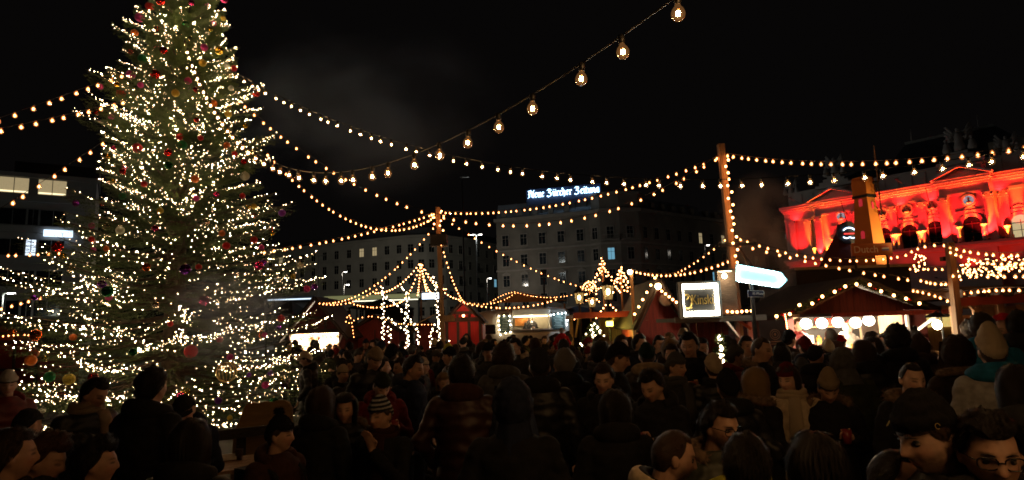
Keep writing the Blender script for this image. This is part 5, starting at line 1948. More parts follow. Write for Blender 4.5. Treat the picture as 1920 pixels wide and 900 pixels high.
MB().tube([(.1, .05, 0), (.1, .05, q.z + .2), (0, 0, q.z + .18)], .014, 6).build('stand', M_BLK, t)
MB().lathe([(.15, q.z + .10), (.14, q.z + .115), (.02, q.z + .17)], 14).build('shade', M_BLK, t)
MB().sphere((0, 0, q.z), (.055, .055, .065), 12, 8).build('bulb', em('bare_bulb', (1, .80, .48), 38), t, True)
lamp('bulb_light', 'POINT', (0, 0, q.z), 130, (1, .70, .36), t, .05)
a, b = at(1718, 590, 13.4), at(1800, 580, 13.4)
yb = thing('snack_kiosk', 'small yellow lit kiosk front behind the timber post', 'stall', (a.x, 13.4, 0))
W = b.x - a.x
MB().box((W / 2, 1.0, 1.05), (W, 1.6, 2.1)).build('wall', M_WOOD, yb)
MB().box((W / 2, .15, 1.95), (W * .9, .04, .32)).build('lit_panel', pm('yellow_panel', (.6, .5, .2), .6, .3, 6, emit=(1, .72, .22), es=.55), yb)
MB().box((W / 2, .1, 2.2), (W + .2, 2.4, .08)).build('roof', M_WOOD, yb)

# ---------------------------------------------------------------- fence, cut-out, table
f0, f1 = hitz(196, 842, .86), hitz(500, 806, .86)
fn = thing('fence', 'low dark rail fence around the foot of the tall fir', 'fence', (f0.x, f0.y, 0))
d = Vector((f1.x - f0.x, f1.y - f0.y, 0))
d0 = d * -.9
d1 = d * 1.15
for z in (.86, .45):
    MB().beam(d0 + Vector((0, 0, z)), d1 + Vector((0, 0, z)), .07, .12).build('rail', M_TIMB, fn)
for k in range(7):
    p = d0.lerp(d1, k / 6)
    MB().box((p.x, p.y + .08, .45), (.09, .09, .9)).build('post', M_TIMB, fn)
cp = at(495, 800, 9.0)
ct = thing('wooden_cutout', 'rounded tan wooden cut-out board at the right foot of the fir', 'cut-out', (cp.x, 9.0, 0))
poly = [(438, 835), (440, 812), (447, 796), (456, 776), (459, 765), (464, 757), (474, 754), (485, 756), (497, 753), (512, 754), (522, 750), (534, 750), (543, 755), (548, 766), (549, 835)]
MB().prism([(at(x, y, 9.0).x - cp.x, max(0.0, at(x, y, 9.0).z)) for x, y in poly] + [(.5, 0), (-.45, 0)], -.03, .03).build('board', pm('tan_plywood', (.40, .24, .10), .7, .2, 3, wave=(1, 1, 6)), ct)
MB().box((0, .2, .3), (.06, .4, .6)).build('stay', M_TIMB, ct)
tcp = hitz(440, 868, .80)
tb_ = thing('table', 'rough pale timber table by the fence with a paper tray', 'table', (tcp.x, tcp.y, 0), R(28))
for k in range(5):
    MB().box((0, -.3 + .15 * k, .785), (1.2, .142, .03)).build('plank', M_WOOD, tb_)
for sx in (-.5, .5):
    for sy in (-.26, .26):
        MB().box((sx, sy, .385), (.06, .06, .77)).build('leg', M_TIMB, tb_)
o = MB().box((0, 0, .012), (.26, .18, .006)).box((0, .088, .028), (.26, .006, .035)).box((0, -.088, .028), (.26, .006, .035)).box((.128, 0, .028), (.006, .17, .035)).box((-.128, 0, .028), (.006, .17, .035)).build('paper_tray', pm('white_card', (.7, .66, .6), .7), None, loc=Vector((*hitz(428, 862, .8).xy, .800)), rot=(0, 0, R(25)))
tag(o, 'white paper tray on the rough timber table', 'tray')
o = MB().lathe([(.032, 0), (.04, .11), (.037, .11), (.03, .01)], 14).build('paper_cup', pm('dark_cup', (.05, .02, .015), .5), None, True, loc=Vector((*hitz(448, 862, .8).xy, .802)))
tag(o, 'dark paper cup on the rough timber table', 'cup')
# ================================================================ people
def skin_mat(name, col):
    m = pm(name, col, .55, .10, 30, bump=.06)
    b = m.node_tree.nodes['Principled BSDF']
    b.inputs['Subsurface Weight'].default_value = 0.0
    # lips, stubble and brows are stored on the mesh
    nt = m.node_tree
    at_ = nt.nodes.new('ShaderNodeAttribute')
    at_.attribute_name = 'face_tint'
    mx = nt.nodes.new('ShaderNodeMix')
    mx.data_type = 'RGBA'
    mx.blend_type = 'MULTIPLY'
    mx.inputs[0].default_value = 1.0
    src = b.inputs['Base Color'].links[0].from_socket
    nt.links.new(src, mx.inputs[6])
    nt.links.new(at_.outputs['Color'], mx.inputs[7])
    nt.links.new(mx.outputs[2], b.inputs['Base Color'])
    return m


SKIN = [skin_mat('skin_light', (.62, .38, .27)), skin_mat('skin_warm', (.52, .30, .20)), skin_mat('skin_tan', (.40, .22, .14))]
CL = {'black': (.012, .011, .012), 'charcoal': (.030, .029, .030), 'navy': (.012, .016, .034), 'dark brown': (.026, .014, .010), 'olive': (.030, .032, .016), 'grey': (.08, .077, .074), 'beige': (.30, .22, .14), 'dark red': (.13, .010, .010), 'bright red': (.42, .010, .012), 'rust brown': (.050, .018, .011), 'blue': (.03, .10, .24), 'pale grey': (.32, .31, .30), 'cream': (.48, .38, .26), 'yellow-green': (.42, .40, .04), 'teal blue': (.015, .14, .26), 'white': (.55, .50, .44), 'dark green': (.014, .032, .022)}


def cloth(c):
    return pm('cloth_' + c.replace(' ', '_'), CL[c], .85, .25, 22, bump=.25, spec=.25)


def puffer(c):
    nm = 'quilted_' + c.replace(' ', '_')
    if nm in MATS:
        return MATS[nm]
    m = pm(nm, CL[c], .5, .25, 14, bump=.3, spec=.5)
    nt = m.node_tree
    b = nt.nodes['Principled BSDF']
    tc = nt.nodes.new('ShaderNodeTexCoord')
    wv = nt.nodes.new('ShaderNodeTexWave')
    wv.bands_direction = 'Z'
    wv.wave_profile = 'SIN'
    wv.inputs['Scale'].default_value = 3.6
    wv.inputs['Distortion'].default_value = 1.2
    wv.inputs['Detail'].default_value = 1.0
    nt.links.new(tc.outputs['Object'], wv.inputs['Vector'])
    bp = nt.nodes.new('ShaderNodeBump')
    bp.inputs['Strength'].default_value = .45
    bp.inputs['Distance'].default_value = .014
    nt.links.new(wv.outputs['Fac'], bp.inputs['Height'])
    nt.links.new(bp.outputs[0], b.inputs['Normal'])
    return m


def knit(c):
    return pm('knit_' + c.replace(' ', '_'), CL[c], .95, .3, 60, bump=.5, spec=.15, wave=(70, 70, 25))


HC = {'dark': (.014, .009, .007), 'brown': (.045, .022, .012), 'blond': (.28, .17, .07), 'grey': (.20, .18, .16), 'auburn': (.07, .025, .012)}


def hairm(c):
    return pm('hair_' + c, HC[c], .45, .4, 40, bump=.4, wave=(60, 60, 4), spec=.4)


M_TROU = pm('dark_trousers', (.012, .013, .018), .85, .3, 12, bump=.3)
M_SHOE = pm('dark_shoes', (.01, .009, .008), .5, .2, 10)
M_FUR = pm('fur_trim', (.16, .10, .06), .95, .5, 30)
M_EYEW = pm('eye_white', (.26, .22, .19), .2, .05, 5)
M_IRIS = pm('eye_iris', (.03, .02, .012), .1, .1, 5)


def head_dir(nu, nv):
    u = np.linspace(0, 2 * np.pi, nu, endpoint=False)
    v = np.linspace(-np.pi / 2, np.pi / 2, nv)
    U, Vv = np.meshgrid(u, v)
    return np.cos(Vv) * np.cos(U), np.cos(Vv) * np.sin(U), np.sin(Vv)


def sst(a, b, x):
    t = np.clip((x - a) / (b - a), 0, 1)
    return t * t * (3 - 2 * t)


def head_shape(dx, dy, dz, wid=1.0, nose=1.0, jaw=1.0):
    x, y, z = .0725 * wid * dx, .098 * dy, .118 * dz
    t = np.clip(-dz, 0, 1)
    x = x * (1 - .30 * t ** 1.6 / jaw)
    y = np.where(dy > 0, y * (1 - .38 * t), y * (1 - .05 * t))
    y = y - .012 * t ** 2
    fr = sst(.1, .65, -dy)
    g = lambda q, c, w: np.exp(-((q - c) / w) ** 2)
    ax = np.abs(x)
    y = np.where(dy < 0, np.maximum(y, -.093 - .02 * (1 - np.abs(dx))), y)
    bz = np.clip((.024 - z) / .048, 0, 1) * sst(-.043, -.031, z)
    y = y - fr * nose * .024 * g(x, 0, .0125) * bz
    y = y - fr * .006 * g(ax, .012, .008) * g(z, -.030, .008)
    y = y + fr * .010 * g(ax, .031, .015) * g(z, .008, .012)
    y = y - fr * .005 * g(z, .030, .009) * g(ax, .028, .03)
    y = y - fr * .006 * g(x, 0, .022) * g(z, -.060, .011)
    y = y + fr * .0045 * g(x, 0, .02) * g(z, -.0615, .003)
    y = y + fr * .003 * g(x, 0, .03) * g(z, -.078, .007)
    y = y - fr * .004 * g(ax, .042, .018) * g(z, -.022, .018)
    y = y - fr * .009 * g(x, 0, .022) * g(z, -.098, .016)
    fold = np.abs(ax - (.018 + (-.030 - z) * .42))
    y = y + fr * .0038 * np.exp(-(fold / .005) ** 2) * sst(-.072, -.055, z) * sst(-.024, -.034, z)
    y = y + fr * .0030 * g(ax, .031, .016) * g(z, -.010, .005)
    y = y + fr * .0022 * (g(z, .052, .003) + g(z, .064, .003)) * g(x, 0, .04)
    y = y + fr * .0035 * g(x, 0, .004) * g(z, .030, .010)
    x = x * (1 - .05 * g(z, .030, .018) * sst(.2, .7, np.abs(dx)) + .035 * g(z, -.058, .02) * sst(.3, .8, np.abs(dx)))
    return x, y, z


def grid_mesh(mb, P, nu, close=True):
    nv = len(P)
    vs = P.reshape(-1, 3)
    fs = []
    for j in range(nv - 1):
        for k in range(nu if close else nu - 1):
            k2 = (k + 1) % nu
            fs.append((j * nu + k, j * nu + k2, (j + 1) * nu + k2, (j + 1) * nu + k))
    mb.add(vs, fs)


def remesh(mb, voxel, smooth_it=2):
    me = mb.mesh('tmp')
    o = bpy.data.objects.new('tmp', me)
    COL.objects.link(o)
    md = o.modifiers.new('r', 'REMESH')
    md.mode = 'VOXEL'
    md.voxel_size = voxel
    if smooth_it:
        sm = o.modifiers.new('s', 'SMOOTH')
        sm.iterations = smooth_it
        sm.factor = .5
    bpy.context.view_layer.update()
    dg_ = bpy.context.evaluated_depsgraph_get()
    out = bpy.data.meshes.new_from_object(o.evaluated_get(dg_))
    bpy.data.objects.remove(o)
    bpy.data.meshes.remove(me)
    out.polygons.foreach_set('use_smooth', [True] * len(out.polygons))
    return out


def caps(mb, pts, rs, n=12):
    """tapered limb with rounded ends"""
    pts = [Vector(p) for p in pts]
    mb.tube(pts, rs, n)
    for p, r_ in zip(pts, rs):
        mb.sphere(p, r_, n, 7)


ARMS = {'down': ((.26, .03, 1.13), (.275, -.04, .88), (.02, -.05, -1)), 'pocket': ((.30, .07, 1.15), (.225, -.10, .96), (-.1, -.35, -1)), 'cup': ((.265, -.02, 1.13), (.13, -.25, 1.23), (-.7, -.6, .25)), 'face': ((.25, -.12, 1.16), (.10, -.24, 1.40), (-.3, -.1, 1))}
HEADC = Vector((0, -.012, 1.62))
NECK = Vector((0, .02, 1.50))


def head_matrix(yaw, pitch, roll=0):
    rm = Euler((R(pitch), R(roll), R(yaw)), 'XYZ').to_matrix().to_4x4()
    return Matrix.Translation(NECK) @ rm @ Matrix.Translation(HEADC - NECK)


class Template:
    def __init__(s, arms=('down', 'down'), yaw=0, pitch=0, roll=0, voxel=.010, wid=1.0, nose=1.0, jaw=1.0, belly=0.0, coatlen=.78, lean=0.0, beard=0.0):
        s.beard = beard
        s.hm = head_matrix(yaw, pitch, roll)
        s.mug = 1 if arms[0] == 'cup' else (-1 if arms[1] == 'cup' else 0)
        s.par = (wid, nose, jaw)
        mb = MB()
        nu, nv = 52, 44
        x, y, z = head_shape(*head_dir(nu, nv), wid, nose, jaw)
        P = np.stack([x, y, z], -1)
        Pm = np.array([[s.hm @ Vector(p) for p in row] for row in P])
        grid_mesh(mb, Pm, nu)
        for sd in (-1, 1):
            c = s.hm @ Vector((sd * .077 * wid, .012, -.006))
            mb.sphere(c, (.011, .021, .032), 10, 7)
        caps(mb, [s.hm @ Vector((0, .022, -.07)), NECK + Vector((0, .01, -.04)), (0, .02, 1.40)], [.056, .058, .07])
        # torso
        def torso(g, b, top=1.45):
            rings = [(.86, .155, .10), (.98, .150, .10), (1.12, .152, .105), (1.25, .168, .11), (1.36, .178, .105), (1.43, .13, .085), (1.475, .062, .058)]
            return [Vector((0, .012 - b * (1 if zz < 1.3 else .3) * .4, zz)) for zz, _, _ in rings], [(rx + g, ry + g + b * (1 if zz < 1.25 else .4)) for zz, rx, ry in rings]
        tp_, tr_ = torso(0, 0)
        mb.tube(tp_, tr_, 20)
        s.hands = {}
        for sd, arm in zip((1, -1), arms):
            e, w, hd = ARMS[arm]
            e, w, hd = Vector((e[0] * sd, e[1], e[2])), Vector((w[0] * sd, w[1], w[2])), Vector((hd[0] * sd, hd[1], hd[2])).normalized()
            sh_ = Vector((sd * .172, .015, 1.395))
            caps(mb, [sh_, e, w], [.052, .042, .030])
            palm = w + hd * .055
            acr = hd.cross(Vector((0, 1, 0)))
            if acr.length < .2:
                acr = Vector((1, 0, 0))
            acr.normalize()
            nrm = acr.cross(hd).normalized()
            mb.tube([w, palm - hd * .01, palm + hd * .045], [(.026, .02), (.040, .017), (.036, .014)], 10)
            for k, ln in enumerate((.066, .078, .074, .060)):
                b0 = palm + hd * .04 + acr * (-.030 + .020 * k)
                curl = .35 if arm in ('down',) else .8
                k1 = b0 + (hd - nrm * curl * .4).normalized() * ln * .5
                k2 = k1 + (hd - nrm * curl * 1.3).normalized() * ln * .5
                caps(mb, [b0, k1, k2], [.0092, .0088, .0075], 7)
            th0 = palm - acr * .036 * 1 - hd * .02
            caps(mb, [th0, th0 + (hd * .6 - acr * .8 - nrm * .3).normalized() * .035, th0 + (hd * 1.1 - acr * .5 - nrm * .6).normalized() * .065], [.012, .0105, .009], 7)
            s.hands[sd] = (palm, hd, nrm)
        for sd in (-1, 1):
            caps(mb, [(sd * .085, .01, .90), (sd * .098, -.005, .50), (sd * .10, .02, .09)], [.088, .058, .042])
            caps(mb, [(sd * .10, .03, .05), (sd * .115, -.12, .035)], [.045, .034])
        s.body = remesh(mb, voxel, 1)
        s.tint(s.body)
        # coat
        b = belly
        cm = MB()
        tp_, tr_ = torso(.045, b)
        tp_ = [Vector((0, .012, coatlen))] + tp_
        tr_ = [(tr_[0][0] + .015, tr_[0][1] + .012)] + tr_
        tr_[-1] = (.092, .088)
        tp_[-1] = Vector((0, .02, 1.49))
        cm.tube(tp_, tr_, 24)
        for sd, arm in zip((1, -1), arms):
            e, w, hd = ARMS[arm]
            e, w = Vector((e[0] * sd, e[1], e[2])), Vector((w[0] * sd, w[1], w[2]))
            caps(cm, [(sd * .180, .015, 1.385), e, e.lerp(w, .9)], [.082, .070, .052])
        s.coat = remesh(cm, .014, 3)
        n = len(s.coat.vertices)
        co = np.empty(n * 3, dtype=np.float32)
        s.coat.vertices.foreach_get('co', co)
        co = co.reshape(-1, 3)
        no = np.empty(n * 3, dtype=np.float32)
        s.coat.vertices.foreach_get('normal', no)
        no = no.reshape(-1, 3)
        for i in range(n):
            p = co[i]
            f_ = noise.noise(Vector((p[0] * 9, p[1] * 9, p[2] * 17))) * .011 + noise.noise(Vector((p[0] * 22, p[1] * 22, p[2] * 30))) * .005
            q = 1 if p[2] < 1.40 else .4
            co[i] = p + no[i] * f_ * q
        s.coat.vertices.foreach_set('co', co.ravel())
        s.coat.update()
        tm_ = MB()
        for sd in (-1, 1):
            caps(tm_, [(sd * .085, .012, .90), (sd * .10, -.005, .50), (sd * .102, .02, .10)], [.108, .080, .066])
        tm_.sphere((0, .012, .92), (.17, .125, .12), 16, 9)
        s.trou = remesh(tm_, .022, 2)
        sm_ = MB().tube([(0, .09, .05), (0, .06, .055), (0, -.03, .055), (0, -.10, .042), (0, -.17, .03), (0, -.185, .028)], [(.03, .03), (.045, .052), (.046, .054), (.05, .04), (.038, .028), (.015, .018)], 12)
        s.shoe = sm_.mesh('shoe', M_SHOE, True)
        s.coat.materials.append(cloth('black'))
        s.trou.materials.append(M_TROU)
        s.body.materials.append(SKIN[0])

    def tint(s, me):
        n = len(me.vertices)
        co = np.empty(n * 3, dtype=np.float32)
        me.vertices.foreach_get('co', co)
        co = np.c_[co.reshape(-1, 3), np.ones(n)]
        inv = np.array(s.hm.inverted())
        q = co @ inv.T
        x, y, z = q[:, 0], q[:, 1], q[:, 2]
        col = np.ones((n, 4), dtype=np.float32)
        f_ = (y < -.05).astype(np.float32)
        lips = f_ * np.exp(-(x / .024) ** 4 - ((z + .061) / .0095) ** 4)
        for c_, k in ((0, .10), (1, .45), (2, .40)):
            col[:, c_] -= lips * k
        chk = f_ * np.exp(-((np.abs(x) - .042) / .022) ** 2 - ((z + .025) / .022) ** 2)
        col[:, 1] -= chk * .16
        col[:, 2] -= chk * .16
        nos = f_ * np.exp(-(x / .014) ** 2 - ((z + .028) / .012) ** 2)
        col[:, 1] -= nos * .14
        col[:, 2] -= nos * .14
        if s.beard:
            q_ = sst(.0, .022, (-.030 + .5 * np.maximum(np.abs(x) - .042, 0)) - z) * sst(-.005, -.035, y) * sst(-.125, -.112, z) * (1 - lips) * np.random.default_rng(3).uniform(.65, 1.0, n)
            col[:, :3] *= (1 - s.beard * q_)[:, None]
        ey = f_ * np.exp(-((np.abs(x) - .031) / .0140) ** 4 - ((z - .006) / .0062) ** 4)
        br = f_ * np.exp(-((np.abs(x) - .031) / .019) ** 4 - ((z - .029 + .12 * np.abs(np.abs(x) - .028)) / .0052) ** 4)
        col[:, :3] *= (1 - .84 * ey - .62 * br * (1 - ey))[:, None]
        a_ = me.color_attributes.new('face_tint', 'FLOAT_COLOR', 'POINT')
        a_.data.foreach_set('color', np.clip(col, 0, 1).ravel())


# ---------------------------------------------------------------- headwear and hair (head space)
HW = {}


def shell(wid, off, keep, taper, nu=40, nv=40, top=0.0, rib=0, rough=0.0, seed=0):
    """surface lifted off the skull; rows run from the crown down to the edge given by keep(azimuth)->z"""
    us = np.linspace(0, 2 * np.pi, nu, endpoint=False)
    P = np.zeros((nv, nu, 3))
    for k, u_ in enumerate(us):
        ze = keep(u_)
        ve = math.asin(max(-.98, min(.98, ze / .118)))
        for j in range(nv):
            q = j / (nv - 1)
            v_ = math.pi / 2 - (math.pi / 2 - ve) * q
            dx, dy, dz = math.cos(v_) * math.cos(u_), math.cos(v_) * math.sin(u_), math.sin(v_)
            t = max(0, -dz)
            x, y, z = .076 * wid * dx * (1 - .22 * t), .098 * dy * (1 - .15 * t if dy > 0 else 1), .118 * dz
            nn = Vector((dx / .8, dy, dz / 1.1)).normalized()
            o_ = off * (1 - taper * max(0, q - .82) / .18)
            if rib:
                o_ += .0018 * math.cos(u_ * rib)
            if rough:
                o_ += rough * noise.noise(Vector((dx * 5 + seed, dy * 5, dz * 5))) + rough * .6 * noise.noise(Vector((dx * 13 + seed, dy * 13, dz * 13)))
            P[j, k] = (x + nn.x * o_, y + nn.y * o_, z + nn.z * o_ + top * max(0, dz) ** 2)
    return P[::-1], nu


def strands(mb, P, n, ln, w, seed, lift=.004, spread=.5):
    r_ = random.Random(seed)
    nv, nu = P.shape[:2]
    for _ in range(n):
        k = r_.randrange(nu)
        j = r_.randrange(2, nv - 2)
        p = Vector(P[j, k])
        steps = 3
        pts = [p]
        jj, kk = j, k
        step = max(1, int(ln / (.2 / nv) / steps))
        for s_ in range(steps):
            jj = max(0, jj - step)
            kk = (kk + r_.choice((-1, 0, 0, 1))) % nu
            q = Vector(P[jj, kk])
            nn = Vector((q.x, q.y, q.z)).normalized()
            pts.append(q + nn * lift * r_.uniform(.4, 1.4))
        pts[0] = pts[0] + Vector(pts[0]).normalized() * lift * .5
        vs = []
        for i, q in enumerate(pts):
            sd = Vector((-q.y, q.x, 0))
            if sd.length < 1e-4:
                sd = Vector((1, 0, 0))
            sd = sd.normalized() * w * (1 - .25 * i)
            vs += [q - sd, q + sd]
        mb.add(vs, [(2 * i, 2 * i + 1, 2 * i + 3, 2 * i + 2) for i in range(len(pts) - 1)])


def hairline(u_, front=.07, side=-.005, back=-.085):
    c = -math.sin(u_)          # +1 in front
    if c > .45:
        return front + .012 * (1 - c)
    if c > -.1:
        t = (c + .1) / .55
        return side + (front - side) * t ** 1.5
    t = min(1, (-c - .1) / .6)
    return side + (back - side) * t


def hair_short(seed=0, off=.014, rough=.014, front=.07, n=2600, ln=.05):
    key = ('short', seed, off, front)
    if key not in HW:
        mb = MB()
        P, nu = shell(1.03, off, lambda u_: hairline(u_, front), .8, rough=rough, seed=seed)
        grid_mesh(mb, P, nu)
        strands(mb, P, n, ln, .0016, seed, .011 if off > .01 else .004)
        HW[key] = mb.mesh('hair', hairm('dark'), True)
    return HW[key]


def hair_long(seed=0, length=.34, rough=.016, n=3000, vol=.022):
    key = ('long', seed, length)
    if key not in HW:
        mb = MB()
        nu = 40
        P, nu = shell(1.03, vol, lambda u_: hairline(u_, .066, -.03, -.06), .3, nu=nu, rough=rough, seed=seed)
        low = P[0]
        rows = []
        r_ = random.Random(seed)
        for j in range(1, 15):
            q = j / 14
            row = []
            for k in range(nu):
                p = Vector(low[k])
                c = -p.y / .11
                if p.y < -.035:            # the face stays free
                    row.append(P[0][k])
                    continue
                d = length * q
                wv = .012 * noise.noise(Vector((k * .35 + seed, q * 5, 0)))
                ou = 1 + .10 * math.sin(q * 2.6) - .12 * q * q
                row.append((p.x * ou + wv, p.y * ou + .02 * q + wv, p.z - d * (1 if p.y > .0 else .9)))
            rows.append(row)
        Q = np.array(rows[::-1])
        allP = np.concatenate([Q, P])
        grid_mesh(mb, allP, nu)
        strands(mb, allP, n, .12, .0018, seed, .013)
        HW[key] = mb.mesh('hair', hairm('dark'), True)
    return HW[key]


def beanie(seed=0, cuff=True, tall=.02, tilt=0.0):
    key = ('beanie', seed, cuff, tall)
    if key not in HW:
        mb = MB()
        ed = lambda u_: .040 + .0 * math.sin(u_) - .080 * max(0, math.sin(u_))
        P, nu = shell(.98, .014, ed, .55, nu=72, nv=26, top=tall, rib=36, rough=.006, seed=seed)
        grid_mesh(mb, P, nu)
        if cuff:
            C = P[:8].copy()
            for j in range(8):
                bul = .005 * math.sin(math.pi * (j + .5) / 8) + .001
                d = C[j] * np.array([1, 1, 0])
                d = d / np.linalg.norm(d, axis=1, keepdims=True)
                C[j] = C[j] + d * bul
            grid_mesh(mb, C, nu)
        HW[key] = mb.mesh('hat', knit('charcoal'), True)
    return HW[key]


def hood_up(seed=0):
    key = ('hood', seed)
    if key not in HW:
        mb = MB()
        nu = 48
        P, nu = shell(1.06, .034, lambda u_: .078 if -math.sin(u_) > .55 else (-.02 if -math.sin(u_) > .3 else -.055), 0, nu=nu, nv=26, rough=.012, seed=seed, top=.015)
        grid_mesh(mb, P, nu)
        low = P[0]
        rows = []
        for j in range(6):
            q = j / 5
            rows.append([(p[0] * (1 + .35 * q), p[1] * (1 + .35 * q) + .02 * q, p[2] - (.17 * q if p[1] > -.05 else (.16 * q if p[2] < .05 else 0))) for p in low])
        grid_mesh(mb, np.array(rows[::-1]), nu)
        HW[key] = mb.mesh('hood', cloth('black'), True)
    return HW[key]


def fur_ring(seed=0, ring=None):
    key = ('fur', seed)
    if key not in HW:
        r_ = random.Random(seed)
        mb = MB()
        for i in range(1500):
            q = R(r_.uniform(-35, 215))
            c = Vector((.155 * math.cos(q), .02 + .10 * math.sin(q), 1.485 + .025 * math.sin(q)))
            v = Vector((r_.gauss(0, 1), r_.gauss(0, 1), r_.gauss(0, 1) + .3)).normalized()
            sd = v.orthogonal().normalized() * .004
            mb.add([c - sd, c + sd, c + v * r_.uniform(.03, .075)], [(0, 1, 2)])
        pts = [(.155 * math.cos(R(a_)), .02 + .10 * math.sin(R(a_)), 1.485 + .025 * math.sin(R(a_))) for a_ in range(-35, 216, 10)]
        mb.tube(pts, .035, 8)
        HW[key] = mb.mesh('fur_collar', M_FUR, True)
    return HW[key]


def hood_down():
    key = 'hooddown'
    if key not in HW:
        mb = MB()
        pts = [(.125 * math.cos(R(a_)), .015 + .10 * math.sin(R(a_)), 1.475 + .02 * math.sin(R(a_))) for a_ in range(-40, 221, 10)]
        rs = [(.04, .045 + .03 * max(0, math.sin(R(a_)))) for a_ in range(-40, 221, 10)]
        mb.tube(pts, rs, 12)
        HW[key] = remesh(mb, .012, 3)
        HW[key].materials.append(cloth('black'))
    return HW[key]


def scarf_mesh():
    key = 'scarf'
    if key not in HW:
        mb = MB()
        for k, (z, r_) in enumerate(((1.475, .100), (1.51, .092))):
            pts = [(r_ * 1.05 * math.cos(R(a_)), .012 + r_ * .95 * math.sin(R(a_)), z + .008 * math.sin(R(a_ * 3 + 60 * k))) for a_ in range(0, 361, 12)]
            mb.tube(pts, (.030), 9, False)
        mb.tube([(.05, -.10, 1.47), (.06, -.135, 1.38), (.065, -.15, 1.25), (.06, -.155, 1.12)], [(.05, .02), (.055, .018), (.06, .016), (.06, .014)], 10)
        HW[key] = mb.mesh('scarf', knit('beige'), True)
    return HW[key]


POM = None


def pom_mesh():
    if 'pom' not in HW:
        r_ = random.Random(3)
        mb = MB().sphere((0, 0, 0), .032, 10, 7)
        for i in range(500):
            v = Vector((r_.gauss(0, 1), r_.gauss(0, 1), r_.gauss(0, 1))).normalized()
            sd = v.orthogonal().normalized() * .003
            mb.add([v * .02 - sd, v * .02 + sd, v * r_.uniform(.040, .055)], [(0, 1, 2)])
        HW['pom'] = mb.mesh('pompom', knit('charcoal'))
    return HW['pom']


def glasses_mesh():
    if 'gl' not in HW:
        mb = MB()
        for sd in (-1, 1):
            pts = []
            for i in range(17):
                a_ = 2 * math.pi * i / 16
                cx_, cz_ = math.cos(a_), math.sin(a_)
                pts.append((sd * .034 + .026 * math.copysign(abs(cx_) ** .7, cx_), -.100 + .010 * abs(cx_ * .5 + sd * .5) ** 2, .004 + .019 * math.copysign(abs(cz_) ** .75, cz_)))
            mb.tube(pts, .0024, 6, False)
            mb.tube([(sd * .060, -.094, .012), (sd * .074, -.06, .012), (sd * .080, .0, .008), (sd * .080, .02, -.008)], .0022, 6)
        mb.tube([(-.009, -.103, .008), (0, -.107, .011), (.009, -.103, .008)], .0023, 6)
        HW['gl'] = mb.mesh('glasses', pm('dark_frames', (.012, .008, .006), .25, .1, 5), True)
    return HW['gl']


def brow_mesh():
    if 'br' not in HW:
        mb = MB()
        for sd in (-1, 1):
            mb.tube([(sd * .014, -.0965, .026), (sd * .03, -.0965, .032), (sd * .048, -.082, .026)], [(.0012, .0022), (.0016, .0028), (.0008, .0012)], 6)
        HW['br'] = mb.mesh('eyebrow', hairm('dark'), True)
    return HW['br']


def beard_mesh(seed=0, full=True):
    key = ('beard', seed, full)
    if key not in HW:
        r_ = random.Random(seed)
        mb = MB()
        nu, nv = 44, 44
        dx, dy, dz = head_dir(nu, nv)
        x, y, z = head_shape(dx, dy, dz)
        for _ in range(9000 if full else 1400):
            j, k = r_.randrange(2, nv - 2), r_.randrange(nu)
            if dy[j, k] > -.05 or z[j, k] > -.035 - (0.0 if abs(x[j, k]) < .045 else -.03):
                continue
            if abs(x[j, k]) < .021 and -.070 < z[j, k] < -.053:
                continue
            p = Vector((x[j, k], y[j, k], z[j, k]))
            nn = Vector((dx[j, k], dy[j, k] * 1.2, dz[j, k] * .5)).normalized()
            v = (nn * .6 + Vector((r_.gauss(0, .5), -.2, -1))).normalized() * r_.uniform(.004, .010)
            sd = v.cross(nn).normalized() * .0009
            b0 = p + nn * .0005 + Vector((r_.uniform(-.004, .004), 0, r_.uniform(-.004, .004)))
            mb.add([b0 - sd, b0 + sd, b0 + v + nn * .003], [(0, 1, 2)])
        HW[key] = mb.mesh('beard', hairm('brown'))
    return HW[key]


EYE = MB().sphere((0, 0, 0), .0118, 12, 8).mesh('eye', M_EYEW, True)
IRIS = MB().lathe([(.0046, 0), (.004, -.0008), (.0005, -.0012)], 12, (0, 0, 0), Matrix.Rotation(R(-90), 3, 'X')).mesh('iris', M_IRIS)
_l = MB()
for _j in range(6):
    for _k in range(10):
        pass
_v = []
for _j in range(7):
    _a = R(16 + 74 * _j / 6)
    for _k in range(13):
        _b = R(180 + 180 * _k / 12)
        _v.append((.0142 * math.cos(_a) * math.cos(_b), .0142 * math.cos(_a) * math.sin(_b), .0142 * math.sin(_a) + .001))
_l.add(_v, [(j_ * 13 + k_, j_ * 13 + k_ + 1, (j_ + 1) * 13 + k_ + 1, (j_ + 1) * 13 + k_) for j_ in range(6) for k_ in range(12)])
_l.add([(x_, y_, -z_ + .0025) for x_, y_, z_ in _v], [(j_ * 13 + k_, (j_ + 1) * 13 + k_, (j_ + 1) * 13 + k_ + 1, j_ * 13 + k_ + 1) for j_ in range(6) for k_ in range(12)])
LID = _l.mesh('eyelid', SKIN[0], True)
CUPM = MB().lathe([(.030, 0), (.040, .105), (.037, .105), (.028, .008)], 14).mesh('mug', pm('market_mug', (.25, .03, .03), .35), True)

TPLS = [Template(('down', 'down')), Template(('pocket', 'pocket'), yaw=24), Template(('cup', 'pocket'), yaw=-18, pitch=6), Template(('pocket', 'down'), pitch=16), Template(('pocket', 'cup'), yaw=-32, belly=.02), Template(('cup', 'cup'), yaw=8, pitch=10, coatlen=.6), Template(('pocket', 'pocket'), pitch=-4, coatlen=.55)]


def setm(o, m_):
    o.material_slots[0].link = 'OBJECT'
    o.material_slots[0].material = m_


PEOPLE = []


